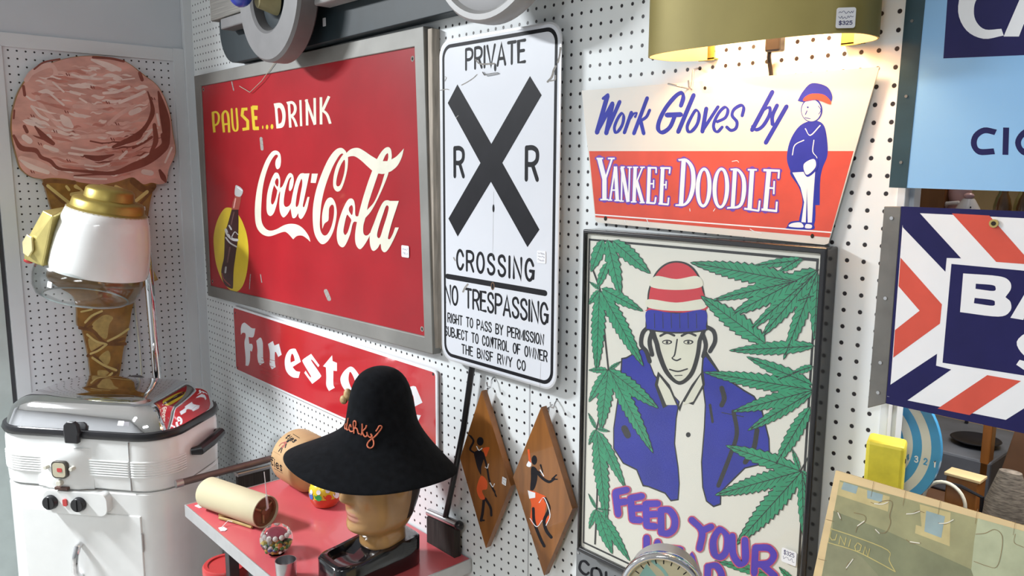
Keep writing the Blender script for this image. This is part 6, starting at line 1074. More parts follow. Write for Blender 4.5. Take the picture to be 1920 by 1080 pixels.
for x in (-.085,.085):
    b=MB().sphere((x,-.078,.115),.024,sq=(1,1,1.25)).build('bulb','bulb',t); MB().cyl((x,-.078,.140),(x,-.078,.22),.014).build('socket','blackplastic',t); MB().box((x-.006,-.078,.20),(x+.006,-.0,.212)).build('socket_arm','gold',t,smooth=False)
    l=bpy.data.lights.new('lamp_bulb','POINT'); l.energy=2.4; l.color=(1,.68,.38); l.shadow_soft_size=.02; o=bpy.data.objects.new('lamp_bulb',l); COL.objects.link(o); o.location=(.456+x,-.078,1.858+.075)
sticker(t,.1645,.0185,.024,.026,-.1285,('~','~','$325'),rot=(0,0,.64))

# ================================================================== wheel on long dark board (top left)
K('darkboard',(.014,.024,.030),.5,var=.15); K('wheelgrey',(.18,.176,.178),.5,.15,.06,20); K('olive',(.24,.21,.10),.5,var=.2)
t=thing('pulley_wheel','grey wheel with blue knob on a long dark board above the soft drink sign','wheel',(-1.01,0,2.145))
mb=MB(); bd=[(.775,-.127),(.73,.30),(-.56,.30)]+arc(-.455,-.02,.11,.118,180,268,10)+[(-.05,-.138)]
mb.prism(bd,-.052,-.010,'y'); mb.build('board','darkboard',t,smooth=False,bevel=.006)
MB().box((-.53,-.095,-.005),(-.24,-.0525,.33)).build('slatted_block',K('slats',(.17,.16,.145),.6,var=.3,scale=20,stretch=(.3,1,14)),t,smooth=False,bevel=.004)
MB().box((-.44,-.100,-.042),(-.22,-.0525,-.009)).build('spacer','wheelgrey',t,smooth=False,bevel=.004)
n=56
def ringy(r,y): return [(r*math.cos(2*PI*i/n),y,r*math.sin(2*PI*i/n)) for i in range(n)]
mb=MB(); mb.loft([ringy(.03,-.090),ringy(.178,-.090),ringy(.184,-.096),ringy(.184,-.142),ringy(.177,-.150),ringy(.108,-.152),ringy(.100,-.146),ringy(.094,-.118)],0); wh=mb.build('wheel','wheelgrey',t,angle=30)
mb=MB(); mb.cyl((0,-.0525,0),(0,-.0895,0),.025); mb.build('axle','steel',t)
mb=MB(); mb.loft([ringy(.0935,-.1185),ringy(.0935,-.122),ringy(.05,-.130)],0); mb.build('hub_plate','darkboard',wh)
mb=MB(); mb.cyl((.01,-.130,-.005),(.0,-.180,-.008),.055,.036); mb.build('hub','olive',wh)
mb=MB(); mb.sphere((-.045,-.205,.0),.040,sq=(1,.8,1)); mb.build('knob',K('bluetape',(.02,.05,.42),.35,coat=.4),wh)
MB().box((.17,-.105,-.052),(.56,-.0525,.03)).build('arm','greyplastic',t,smooth=False,bevel=.006)
sticker(t,.135,-.083,.016,.022,-.0532,())
# ---- round disc over the railroad sign
t=thing('metal_disc','round grey metal disc with a raised rim above the railroad sign','disc',(-.10,0,2.135))
n=64
def rg(r,y): return [(r*math.cos(2*PI*i/n),y,r*math.sin(2*PI*i/n)) for i in range(n)]
mb=MB(); mb.loft([rg(.09,-.090),rg(.172,-.094),rg(.178,-.102),rg(.178,-.132),rg(.172,-.140),rg(.161,-.140),rg(.154,-.133)],0,True,False); mb.build('rim','greyplastic',t,angle=40)
mb=MB(); mb.loft([rg(.1545,-.1325),rg(.12,-.137),rg(.06,-.140),rg(.002,-.141)],0,False,True); mb.build('face',K('discface',(.26,.256,.26),.35,.2,.05,6),t)
MB().cyl((0,-.0005,.05),(0,-.0895,.05),.03,n=20).build('wall_mount','blackplastic',t)

# ================================================================== cabinet + electric roaster, standing across the corner
TH=math.atan2(.63,.777); F=(-1.40,-.60,0)
def rr2(w,d,r,z,sc=1,n=8,yoff=None): return [(x*sc+XO,y*sc+d/2+(DD-d)/2,z) for x,y in rrect(w,d,r,n)]
cab=thing('roaster_cabinet','white enamel cabinet with a chrome door handle standing under the electric roaster','cabinet',F,TH)
DW,DD,XO=.575,.36,-.02
mb=MB(); mb.loft([rr2(DW-.03,DD-.03,.085,.0),rr2(DW-.03,DD-.03,.085,.03),rr2(DW,DD,.10,.031),rr2(DW,DD,.10,.712),rr2(DW-.012,DD-.012,.094,.718)]); body=mb.build('body','enamel',cab,angle=40)
MB().box((-.218,-.0035,.12),(.1765,.004,.648)).build('door','enamel',cab,smooth=False,bevel=.003)
mb=MB(); mb.tube([(-.026,-.004,.548),(-.026,-.020,.543),(-.027,-.030,.52),(-.029,-.032,.495),(-.031,-.030,.47),(-.032,-.020,.449),(-.032,-.004,.444)],[.008,.010,.010,.009,.010,.010,.008],10); mb.build('door_handle','chrome',cab)
MB().cyl((.1775,-.004,.537),(.1775,-.004,.594),.003,n=10).build('hinge','steel',cab)
# control strip with the two knobs
mb=MB(); o=rrect(.208,.070,.024,6,-.018,.685); mb.prism(o,-.026,.004,'y'); st=mb.build('control_strip','enamel',cab,bevel=.006,seg=3)
for u in (-.094,-.0015):
    kb=MB().cyl((u,-.026,.685),(u,-.042,.685),.0225,.020,n=28).build('knob','blackplastic',st,bevel=.002); MB().box((u-.002,-.0445,.668),(u+.002,-.0425,.702)).build('knob_grip','blackplastic',kb,smooth=False)
MB().prism(rrect(.014,.022,.005,4,-.0485,.686),-.030,-.026,'y').build('pilot_light',K('redplastic',(.55,.04,.04),.25,coat=.4),st,bevel=.001)
ro=thing('electric_roaster','white ribbed electric roaster with a chrome lid on the enamel cabinet','roaster',(F[0],F[1],.7195),TH)
def ro2(w,r,z,d=DD): return [(x+XO,y+DD/2,z) for x,y in rrect(w,d,r,8)]
mb=MB(); mb.loft([ro2(DW-.02,.09,.0,DD-.02),ro2(DW-.02,.09,.006,DD-.02),ro2(DW,.10,.007),ro2(DW+.006,.103,.07,DD+.006),ro2(DW+.004,.102,.14,DD+.004),ro2(DW-.004,.098,.158,DD-.004)]); mb.build('body','enamel',ro,angle=40)
MB().loft([ro2(DW-.022,.09,.0005,DD-.022),ro2(DW-.018,.09,.0055,DD-.018)]).build('gap_gasket','blackplastic',ro)
# ribs along the front, on both halves
for i in range(7):
    z=.049+i*.0075
    for sg,(u0,u1) in ((-1,(-.245,-.118)),(1,(.022,.148)),(1,(.156,.252))):
        mb=MB(); P=[(u0,-.002,z),(u0+.006,-.0034,z),(u1-.006,-.0034,z),(u1,-.002,z)]
        if u1>.2: P=P[:2]+[(.1655+.1065*math.sin(q),.1035-.1065*math.cos(q),z) for q in (0,.3,.6,.9,1.2,1.5)]
        if u0<-.2 : P=[(-.2055-.1065*math.sin(q),.1035-.1065*math.cos(q),z) for q in (1.5,1.2,.9,.6,.3,0)]+P[2:]
        mb.tube(P,.0030,8); mb.build('rib','enamel',ro)
# raised centre panel
def bulge(z,k): return [(-.152+.0,-.002,z),(-.128,-.004-k*.3,z),(-.108,-.010-k,z),(-.06,-.014-k,z),(-.01,-.010-k,z),(.012,-.004-k*.3,z),(.032,-.002,z),(.032,.006,z),(-.152,.006,z)]
mb=MB(); mb.loft([bulge(.004,.004),bulge(.02,.010),bulge(.06,.012),bulge(.10,.011),bulge(.122,.008),bulge(.130,.002)]); pan=mb.build('timer_panel','enamel',ro,angle=50)
mb=MB(); mb.prism(rrect(.050,.052,.013,6,-.0545,.0695),-.034,-.022,'y'); ck=mb.build('thermometer',K('bezel',(.10,.09,.08),.3,.6),pan,bevel=.002)
mb=MB(); mb.prism(rrect(.041,.043,.010,5,-.0545,.0695),-.0352,-.0338,'y'); mb.build('dial',K('dialcream',(.55,.50,.36),.4,coat=.4),ck,smooth=False)
mb=MB(); mb.prism(rrect(.016,.012,.003,3,-.052,.070),-.0362,-.0350,'y'); mb.build('pointer','redplastic',ck,smooth=False)
for u,v,r in ((-.100,.074,.006),(-.016,.074,.006),(-.060,.028,.0085)): MB().cyl((u,-.018,v),(u,-.036,v),r*1.2,r,n=16).build('push_button',K('ivory',(.72,.70,.60),.3,coat=.3),pan,bevel=.0015)
MB().box((-.078,-.030,.005),(-.036,-.018,.014)).build('name_plate',K('plate',(.10,.05,.04),.3),pan,smooth=False,bevel=.001)
MB().box((.1515,-.0045,.006),(.1535,.001,.155)).build('seam','greyplastic',ro,smooth=False)
# black rim, lid, clip, handles
mb=MB(); mb.loft([ro2(DW-.01,.098,.158,DD-.01),ro2(DW+.012,.108,.160,DD+.012),ro2(DW+.020,.112,.170,DD+.020),ro2(DW+.012,.108,.182,DD+.012),ro2(DW-.03,.09,.184,DD-.03)]); mb.build('rim','blackplastic',ro,angle=60)
rings=[]
for k in range(15):
    s=1-k/14; s=max(s,.02); q=(1-s**3.8)**.5
    rings.append([(x*(.06+.94*s)+XO,y*(.06+.94*s)+DD/2,.1835+.090*q) for x,y in rrect(DW-.004,DD-.004,.105*(.35+.65*s)+.0,8)])
mb=MB(); mb.loft(rings,0,True,True); MT['lidchrome']=mat('lidchrome',(.80,.80,.82),.045,1,.02); lid=mb.build('lid','lidchrome',ro,angle=80)
mb=MB(); mb.lathe([(.032,.0),(.030,.010),(.022,.016),(.006,.018)],n=24,c=(0,0)); mb.build('lid_knob','blackplastic',lid,loc=(-.03,.31,.247))
sticker(lid,.135,.2135,.019,.014,-.0045,(),rot=(-.5,0,0))
mb=MB(); mb.prism([(-.040,.148),(.004,.148),(.006,.172),(.010,.180),(.006,.205),(-.006,.214),(-.028,.214),(-.040,.203),(-.042,.180)],-.022,-.0075,'y'); mb.build('clip','blackplastic',ro,smooth=False,bevel=.004)
for sg in (1,-1):
    mb=MB(); x=sg*(DW/2+.003)+XO; mb.tube([(x,.13,.088),(x+sg*.022,.14,.090),(x+sg*.026,.20,.098),(x+sg*.022,.265,.104),(x,.275,.102)],[.011,.016,.017,.016,.011],10); mb.build('side_handle','blackplastic',ro)

# ================================================================== salon hair dryer on a chrome pole
D0=(-1.716,-.437,0)
dry=thing('hair_dryer','standing salon hair dryer, white hood with gold cap and clear bowl on chrome pole','hair dryer',(-1.81,-.235,0))
mb=MB(); mb.lathe([(.125,0),(.125,.012),(.10,.022),(.03,.035),(.016,.06)]); mb.build('base','chrome',dry)
mb=MB(); mb.tube([(0,0,.05),(-.004,-.004,.8),(-.012,-.013,1.30),(-.014,-.016,1.40)],.0165,16); mb.build('pole','chrome',dry)
RV=Vector((.67,.742,0)); FV=Vector((-.742,.67,0)); ax=(Vector((0,0,1))*math.cos(.21)+RV*math.sin(.21)).normalized(); xv=(RV-ax*RV.dot(ax)).normalized(); yv=ax.cross(xv)
hd=bpy.data.objects.new('hood',None); COL.objects.link(hd); hd.parent=dry
hd.matrix_local=Matrix(((xv.x,yv.x,ax.x,D0[0]+1.81),(xv.y,yv.y,ax.y,D0[1]+.235),(xv.z,yv.z,ax.z,1.328),(0,0,0,1)))@Matrix.Diagonal((.865,.865,.95,1))
mb=MB(); mb.lathe([(.170,.0),(.174,.02),(.172,.06),(.165,.12),(.152,.18),(.140,.215),(.136,.216),(.148,.18),(.160,.12),(.166,.06),(.167,.02),(.165,.0),(.170,.0)],n=64,cap0=False,cap1=False); mb.build('hood_shell','enamel',hd,angle=60)
mb=MB(); mb.lathe([(.139,.205),(.141,.214),(.128,.222),(.124,.245),(.118,.252),(.088,.258),(.084,.285),(.076,.293),(.02,.298)],n=48); mb.build('vent_cap','gold',hd,angle=40)
sheet('clearplastic',(.93,.95,.95),.07,.10)
mb=MB(); R_=[(.176,.010),(.186,-.006),(.190,-.03),(.186,-.066),(.172,-.090),(.146,-.100)]
mb.lathe(R_+[(r-.003,z+.001) for r,z in R_[::-1]],n=64,cap0=False,cap1=False,c=(-.034,0))
mb.build('visor','clearplastic',hd,angle=60)
mb=MB(); mb.tube([(-.034+.146*math.cos(2*PI*i/48),.146*math.sin(2*PI*i/48),-.100) for i in range(48)],.003,6,closed=True); mb.build('visor_edge',K('visorrim',(.55,.60,.60),.15,trans=.4),hd)
# gold faceted cheek at the left front
front=-yv # towards the viewer in hood space is -y
g=[[(-.135,-.085,.190),(-.150,.03,.190),(-.11,.085,.195)],]
mb=MB()
pts=[(-.112,-.132,.18),(-.126,-.124,.10),(-.128,-.122,.004), (-.205,-.100,.060),(-.225,-.030,.052),(-.222,-.02,.008),(-.206,-.085,.006),(-.178,-.115,.055),(-.160,-.100,.185),(-.140,.03,.20),(-.215,.04,.10),(-.20,.06,.01),(-.13,.06,.0),(-.12,.07,.18)]
bmx=bmesh.new(); [bmx.verts.new(p) for p in pts]; [setattr(v.co,'x',v.co.x*1.14) for v in bmx.verts]; bmesh.ops.convex_hull(bmx,input=bmx.verts); me=bpy.data.meshes.new('gold_cheek'); bmx.to_mesh(me); bmx.free(); MT['goldbright']=mat('goldbright',(.62,.52,.19),.32,.55,.08,20); me.materials.append(MT['goldbright'])
o=bpy.data.objects.new('gold_cheek',me); COL.objects.link(o); o.parent=hd; d=o.modifiers.new('bevel','BEVEL'); d.width=.003; d.segments=2; ch=o
mb=MB(); mb.prism([(-.010,-.030),(.018,-.036),(.034,-.010),(.022,.032),(-.004,.036),(-.022,.006)],-.004,.004,'y'); mb.build('hex_plate',K('goldpale',(.80,.72,.40),.25,.5),ch,loc=(-.215,-.114,.062),rot=(.0,0,-.38),smooth=False,bevel=.002)
mb=MB(); mb.sphere((-.232,-.06,.0),.014,sq=(1.3,1,.7)); mb.build('red_knob','redplastic',ch)
sticker(hd,-.075,-.035,.020,.020,-.190,(),rot=(0,0,-.3))
# ================================================================== table
K('redtop',(.56,.10,.115),.32,coat=.25,var=.06,scale=5); K('alutrim',(.55,.55,.56),.35,.6,.06,20); K('darkmetal',(.05,.05,.055),.45,.5)
TZ=.715; TX0,TX1,TY0=-1.104,-.312,-.417
tb=thing('side_table','low table with a red laminate top and aluminium edge against the pegboard','table',(-.708,-.21,0))
tx=lambda x:x+.708; ty=lambda y:y+.21
MB().box((tx(TX0+.004),ty(TY0+.004),TZ-.026),(tx(TX1-.004),ty(-.006),TZ)).build('table_top','redtop',tb,smooth=False)
mb=MB(); A=[(TX0,TY0),(TX1,TY0),(TX1,-.003),(TX0,-.003)]; Bq=[(TX0+.0042,TY0+.0042),(TX1-.0042,TY0+.0042),(TX1-.0042,-.0058),(TX0+.0042,-.0058)]
mb.loft([[(tx(x),ty(y),TZ-.034) for x,y in A],[(tx(x),ty(y),TZ+.0012) for x,y in A],[(tx(x),ty(y),TZ+.0012) for x,y in Bq],[(tx(x),ty(y),TZ-.034) for x,y in Bq],[(tx(x),ty(y),TZ-.034) for x,y in A]],0,False,False); mb.build('edge_band','alutrim',tb,smooth=False,bevel=.0012)
for x in (TX0+.20,TX1-.05):
    for y in (TY0+.05,-.05): MB().box((tx(x)-.014,ty(y)-.014,0),(tx(x)+.014,ty(y)+.014,TZ-.0265)).build('leg','darkmetal',tb,smooth=False,bevel=.002)
MB().box((tx(TX0+.02),ty(TY0+.02),.40),(tx(TX1-.02),ty(-.02),.415)).build('shelf',K('shelfgrey',(.20,.20,.21),.6),tb,smooth=False)
st_=sticker(tb,0,0,.026,.016,0,()); st_.location=(tx(-1.066),ty(-.388),TZ+.0006); st_.rotation_euler=(-PI/2,0,.2)
cn=thing('canister','red round canister on the shelf under the red table','canister',(-.985,-.352,.4155))
MB().lathe([(.058,0),(.060,.004),(.060,.120),(.058,.122)]).build('body',K('redpaint',(.50,.04,.04),.35,coat=.3),cn); MB().lathe([(.0615,.1225),(.064,.124),(.064,.142),(.060,.147),(.050,.147),(.047,.143),(.01,.143)]).build('lid','redpaint',cn,angle=50)
c2=thing('canister','second red canister under the table, right of the first and mostly hidden','canister',(-.825,-.335,.4155))
MB().lathe([(.058,0),(.060,.004),(.060,.105),(.054,.110),(.02,.110)]).build('body','redpaint',c2)

# ================================================================== rolled paper tube
def frame_from(p0,p1):
    d=(Vector(p1)-Vector(p0)); z=d.normalized(); x=Vector((0,0,1)).cross(z).normalized(); y=z.cross(x); return Matrix(((x.x,y.x,z.x,p0[0]),(x.y,y.y,z.y,p0[1]),(x.z,y.z,z.z,p0[2]),(0,0,0,1))),d.length
K('paperroll',(.52,.46,.30),.7,var=.06,scale=6); K('plugwood',(.20,.085,.04),.5,var=.3,scale=16)
M_,ln=frame_from((-1.047,-.370,TZ+.0445),(-.812,-.306,TZ+.0445))
rt=thing('paper_tube','cream cardboard tube with a carved wooden end plug lying on the red table','tube'); rt.matrix_world=M_
mb=MB(); mb.lathe([(.030,-.002),(.040,.0),(.0435,.006),(.0435,ln),(.0415,ln+.001),(.040,ln-.004),(.040,.02)],n=48); mb.build('tube','paperroll',rt,angle=50)
mb=MB(); mb.lathe([(.0398,ln-.03),(.0398,ln-.006),(.034,ln-.005),(.033,ln-.012),(.010,ln-.012),(.009,ln-.004),(.003,ln-.003)],n=36); pl=mb.build('end_plug','plugwood',rt,angle=40)
for k in range(3):
    a=2*PI*k/3+.5; mb=MB(); mb.cyl((math.cos(a)*.010,math.sin(a)*.010,ln-.010),(math.cos(a)*.033,math.sin(a)*.033,ln-.010),.0028,n=8); mb.build('spoke',K('sp',(.42,.25,.12),.5),pl)
mb=MB(); mb.tube([(.004,.004,ln-.003),(.002,.012,ln+.006),(-.002,.05,ln+.008)],[.0035,.0035,.0028],8); mb.tube([(-.002,.05,ln+.008),(-.003,.095,ln+.006),(-.003,.115,ln+.004)],.0011,6); mb.build('plastic_pull',K('clearwhite',(.80,.80,.80),.3,trans=.3),rt)
for i,(a,b,lab) in enumerate((((-.945,-.380,.005),(-.830,-.338,.005),'thin brown stick under the paper tube, nearest the table front'),((-.965,-.372,.004),(-.872,-.330,.013),'thin brown stick leaning on another stick beneath the paper tube'))):
    mb=MB(); mb.tube([(a[0],a[1],TZ+a[2]),((a[0]+b[0])/2,(a[1]+b[1])/2+.002,TZ+(a[2]+b[2])/2),(b[0],b[1],TZ+b[2])],.0042,7); tag(mb.build('wooden_stick',K('twig',(.40,.28,.10),.6,var=.2,scale=40)),lab,'stick')
tg=thing('price_tag','white paper price tag on a string lying on the red table front','price tag',(-.880,-.398,TZ))
mb=MB(); mb.prism([(-.014,-.006),(.010,-.009),(.016,0),(.010,.009),(-.012,.007)],.0006,.0016,'z'); mb.build('tag','sticker',tg,smooth=False)
mb=MB(); mb.tube([(-.008,.0,.002),(-.014,.012,.006),(-.016,.022,.012),(-.006,.03,.010)],.0009,5); mb.build('string','sticker',tg)

# ================================================================== glass paperweight
gb=thing('paperweight','clear glass paperweight with colourful millefiori inside, in front of the paper tube','paperweight',(-.662,-.349,TZ))
MT['ballglass']=mat('ballglass',(1,1,1),.0,trans=1,ior=1.33,var=0)
mb=MB(); mb.lathe([(.020,0)]+[(.0405*math.cos(a),.0375+.0378*math.sin(a)) for a in [math.radians(-68+158*i/22) for i in range(23)]]+[],n=48); mb.build('glass_ball','ballglass',gb,angle=80)
mb=MB(); random.seed(3); cols=['mfgreen','mforange','mfwhite','mfdark','mfyellow','mfblue']
for n_,c in zip(cols,((.04,.20,.05),(.60,.18,.05),(.80,.78,.74),(.06,.03,.03),(.60,.45,.08),(.06,.12,.35))): K(n_,c,.4)
for i in range(95):
    a=random.uniform(0,2*PI); q=random.random()**.5*.030; mb.sphere((q*math.cos(a),q*math.sin(a),.012+random.uniform(0,.014)),random.uniform(.0035,.006),8,5,random.randrange(6))
tag(mb.build('glass_canes',cols,gb),'mixed green, orange and white glass canes',kind='stuff')
for i in range(12):
    a=2*PI*i/12; MB().sphere((.029*math.cos(a),.029*math.sin(a),.050),.0062,10,6).build('flower_cane','mfwhite',gb)
MB().sphere((0,0,.046),.022,16,8,0,(1,1,.35)).build('flower_ground',K('mfplum',(.20,.03,.05),.4),gb)

# ================================================================== ties roll
tr=thing('ties_roll','tan cardboard roll of ties with black script, lying behind the paper tube','roll',(-1.064,-.092,TZ+.0835),0)
RR_=.083
def cyl_art(mb,R):
    mb.v=[(u,-(R-y)*math.cos(v/R),(R-y)*math.sin(v/R)) for u,y,v in mb.v]
mb=MB(); prof=[(.0,.0),(.0,.070),(.004,.078),(.012,RR_),(.118,RR_),(.126,.078),(.130,.070),(.130,.040),(.120,.038),(.120,.0)]
mb.loft([[(x,-r*math.cos(2*PI*i/48),r*math.sin(2*PI*i/48)) for i in range(48)] for x,r in prof[1:9]]); mb.build('roll','cardboard',tr,angle=40)
mb=MB(); a=Art(mb,'x',.0003)
a.text('ties',.028,.088,.083,.102,.0038,'black',1); a.text('ties',.010,.085,-.010,.018,.0040,'black',1); a.line([(.008,.013),(.030,.016)],.0025,'black',1); a.line([(.030,-.016),(.085,-.014)],.0015,'black',1); a.line([(.04,.108),(.085,.106)],.0018,'black',1)
a.line([(.020,.034),(.060,.034)],.0012,'inkbrown',1) if K('inkbrown',(.30,.17,.08),.6) else None
a.poly([[(.045,.075),(.058,.078),(.062,.066),(.056,.052),(.048,.054)]],'figred',1) if K('figred',(.35,.09,.06),.6) else None
a.disc((.056,.080),.0055,'black',2); a.line([(.046,.072),(.036,.064),(.034,.056)],.004,'figred',2); a.line([(.060,.070),(.068,.060)],.004,'black',2); a.line([(.050,.054),(.046,.042)],.004,'black',2); a.line([(.056,.053),(.060,.042)],.004,'black',2)
cyl_art(mb,RR_); mb.build('label_print',a.mats,tr,smooth=False,recalc=False)

# ================================================================== toy tin
tn=thing('round_tin','small round red and yellow printed tin behind the mannequin head','tin',(-.842,-.112,TZ))
K('tinyellow',(.78,.58,.03),.25,coat=.5); K('tinred',(.66,.07,.03),.25,coat=.5)
MB().lathe([(.022,0),(.034,.003),(.043,.018),(.0455,.030)],cap1=True).build('base','tinred',tn); MB().lathe([(.0452,.0305),(.0452,.040),(.043,.058),(.034,.072),(.018,.080),(.004,.082)],n=40).build('lid','tinyellow',tn)
mb=MB(); a=Art(mb,'x',.0004); random.seed(5); K('tinblue',(.05,.15,.5),.3);K('tingreen',(.05,.4,.12),.3)
for i in range(13):
    u=-.16+i*.027; c=['tinred','white','tinblue','tingreen'][i%4]; a.disc((u,.050+.004*(i%3)),.007,'white',1,10); a.disc((u+.001,.038),.009,c,2,10); a.line([(u-.008,.036),(u-.012,.044)],.003,c,2)
mb.v=[((.0462-y)*(1 if v<.042 else 1-(v-.042)*4.2)*math.sin(u/.045),-(.0462-y)*(1 if v<.042 else 1-(v-.042)*4.2)*math.cos(u/.045),v) for u,y,v in mb.v]
mb.build('printed_figures',a.mats,tn,smooth=False,recalc=False)
tm=MB(); tm.lathe([(.022,0),(.0235,.002),(.025,.044),(.0235,.044),(.022,.004),(.005,.003)],n=36); tag(tm.build('metal_cup','steel',loc=(-.532,-.388,TZ+.0005),angle=40),'small steel cup at the front edge of the red table','cup')

# ================================================================== mannequin head
mh=thing('mannequin_head','glazed tan display head on a black dished base on the red table','mannequin head',(-.43,-.19,TZ+.0005))
# base: high block at the back, dished tray towards the room
def bring(z,k,f,b): return [(x,y,z) for x,y in [(k*.063*math.copysign(abs(math.cos(t))**.42,math.cos(t)),(f+b)/2+k*(b-f)/2*math.copysign(abs(math.sin(t))**.42,math.sin(t))) for t in [2*PI*i/40 for i in range(40)]]]
def slope(r,z1,z0,f,b):  # front lower than back
    return [(x,y,z0+(z1-z0)*max(0,min(1,(y-f)/(b-f)*2.2-.55))) for x,y,z in r]
f_,b_=-.150,.088
mb=MB(); mb.loft([bring(0,.96,f_,b_),bring(.004,1,f_,b_),slope(bring(0,1,f_,b_),.070,.054,f_,b_),slope(bring(0,.95,f_,b_),.0755,.059,f_,b_),slope(bring(0,.82,f_,b_),.0755,.059,f_,b_)],0,True,False)
ins=slope(bring(0,.82,f_,b_),.0755,.059,f_,b_); low=[(x*.93,-.035+(y+.035)*.93,z if y>-.055 else z-.014) for x,y,z in ins]; cen=[(x*.4,-.04+(y+.04)*.4,z if y>-.055 else z-.016) for x,y,z in ins]
mb.loft([ins,low,cen],0,False,True); K('blackglaze',(.008,.008,.010),.12,coat=.6); mb.build('base','blackglaze',mh,angle=50)
K('skin',(.41,.225,.085),.28,coat=.35,var=.12,scale=14); K('hairpaint',(.03,.014,.008),.4); K('lip',(.45,.20,.13),.3,coat=.4)
LV=[(.060,-.050,.062,.056,0),(.070,-.049,.061,.053,0),(.085,-.048,.060,.051,0),(.098,-.051,.061,.051,0),(.104,-.060,.062,.052,.3),(.108,-.070,.064,.054,.7),(.112,-.077,.067,.057,1),(.118,-.082,.070,.061,1),(.126,-.083,.074,.064,1),(.134,-.080,.079,.067,1),(.140,-.079,.082,.068,1),(.145,-.0795,.084,.069,1),(.149,-.080,.086,.070,1),(.153,-.081,.088,.0705,1),(.158,-.0815,.090,.071,1),(.163,-.082,.092,.072,1),(.170,-.083,.095,.073,1),(.178,-.084,.098,.074,1),(.186,-.085,.100,.0745,1),(.194,-.086,.102,.075,1),(.203,-.087,.103,.0755,1),(.212,-.087,.104,.076,1),(.222,-.086,.105,.0765,1),(.232,-.085,.105,.077,1),(.241,-.083,.105,.077,1),(.249,-.083,.105,.077,1),(.257,-.086,.105,.077,1),(.267,-.089,.104,.077,1),(.280,-.089,.102,.076,1),(.300,-.085,.097,.073,1),(.320,-.074,.085,.064,1),(.335,-.054,.064,.048,1),(.345,-.02,.03,.022,1)]
NT=72; rings=[]
gs=lambda x,c,w: math.exp(-((x-c)/w)**2)
for z,yf,yb,hw,fw in LV:
    r=[]
    for i in range(NT):
        t=2*PI*i/NT; th=t if t<=PI else t-2*PI   # 0 = front
        c,s=math.cos(th),math.sin(th); ex=.80+.12*(1-fw)
        y=(yf if c>0 else -yb)*abs(c)**ex*(1 if c>0 else 1); y=y if c>0 else yb*abs(c)**ex
        x=hw*math.copysign(abs(s)**(.92 if c>0 else .85),s)
        d=0
        if fw:
            nose=.026*gs(th,0,.15)*max(0,min(1,(.255-z)/.055))*(1 if z>.196 else max(0,(z-.180)/.016))
            nose+=.007*(gs(th,.17,.09)+gs(th,-.17,.09))*gs(z,.197,.010)
            lips=.0055*gs(th,0,.30)*(gs(z,.1575,.0042)+gs(z,.1445,.0050))-.004*gs(th,0,.33)*gs(z,.151,.0022)
            eye=-.011*(gs(th,.42,.20)+gs(th,-.42,.20))*gs(z,.240,.012)
            brow=.004*(gs(th,.40,.30)+gs(th,-.40,.30))*gs(z,.262,.008)
            chin=.004*gs(th,0,.30)*gs(z,.121,.010)-.003*gs(th,0,.4)*gs(z,.136,.006)
            cheek=.004*(gs(th,.78,.28)+gs(th,-.78,.28))*gs(z,.212,.020)-.003*(gs(th,.8,.3)+gs(th,-.8,.3))*gs(z,.168,.018)
            ear=.016*(gs(th,1.72,.10)+gs(th,-1.72,.10))*gs(z,.225,.030)
            d=(nose+lips+eye+brow+chin+cheek)*fw; x+=math.copysign(ear,s)
        r.append((x+s*d,y-c*d,z))
    rings.append(r)
mb=MB(); mb.loft(rings); nf=len(mb.f)
for k in range((len(LV)-1)*NT):
    li,i=divmod(k,NT); th=2*PI*(i+.5)/NT; th=th if th<=PI else th-2*PI; z=(LV[li][0]+LV[li+1][0])/2
    if z>.118 and abs(th)>1.95-.9*max(0,(z-.27)/.05) and z>.13: mb.m[k]=1
    if (.1395<z<.1635) and abs(th)<.36*(1-abs(z-.151)/.03): mb.m[k]=2
mb.build('head',['skin','hairpaint','lip'],mh,angle=80,subd=1)
for s in (1,-1):
    e=MB().sphere((s*.031,-.0655,.2395),.0115,16,10).build('eye',K('eyewhite',(.75,.72,.66),.15,coat=.5),mh); MB().sphere((s*.0315,-.0722,.2385),.0056,12,8).build('iris',K('iris',(.02,.015,.012),.15),e)
    mb=MB(); mb.tube([(s*.012,-.080,.257),(s*.030,-.0795,.2635),(s*.050,-.066,.2575)],[.0016,.0028,.0012],8); mb.build('eyebrow','hairpaint',mh)

# ================================================================== black felt hat
hx,hy,hz=-.393,-.205,1.028
MT['felt']=mat('felt',(.006,.007,.009),.95,0,.3,60,bump=.35,spec=.08,sheen=.03)
ht=thing('felt_hat','wide brimmed black felt hat with orange script stitching on the mannequin head','hat',(hx,hy,hz))
HP=[(.0,.205),(.010,.175),(.025,.135),(.040,.106),(.054,.090),(.070,.0835),(.10,.079),(.14,.072),(.17,.060),(.187,.044),(.196,.026),(.200,.006)]
ht.scale=(.984,.984,.984)
def hatz(z,r,a):
    k=max(0,min(1,(r-.09)/.115)); cx,cy=math.cos(a),math.sin(a); rv=cx*.67+cy*.743; fv=cx*.743-cy*.67
    return z+k*(-.028-.019*rv+.006*fv+.006*math.sin(3*a+1))-(0), -.0145*k, -.016*k
def hring(z,r,n=72,off=0):
    o=[]
    for i in range(n):
        a=2*PI*i/n; zz,sx,sy=hatz(z,r,a); q=r*(1-.14*max(0,math.sin(a))**6*max(0,min(1,(r-.09)/.115))); o.append((q*math.cos(a)+sx,q*math.sin(a)+sy,zz+off))
    return o
mb=MB(); mb.loft([hring(z,r) for z,r in HP]+[]); 
mb=MB(); mb.loft([hring(z,max(r-.003,.003),off=-.003) for z,r in HP[::-1] if r>.03]+[hring(HP[0][0],.2065,off=-.002)]+[hring(z,r) for z,r in HP],0,False,True); mb.build('hat_body','felt',ht,angle=80,subd=1)
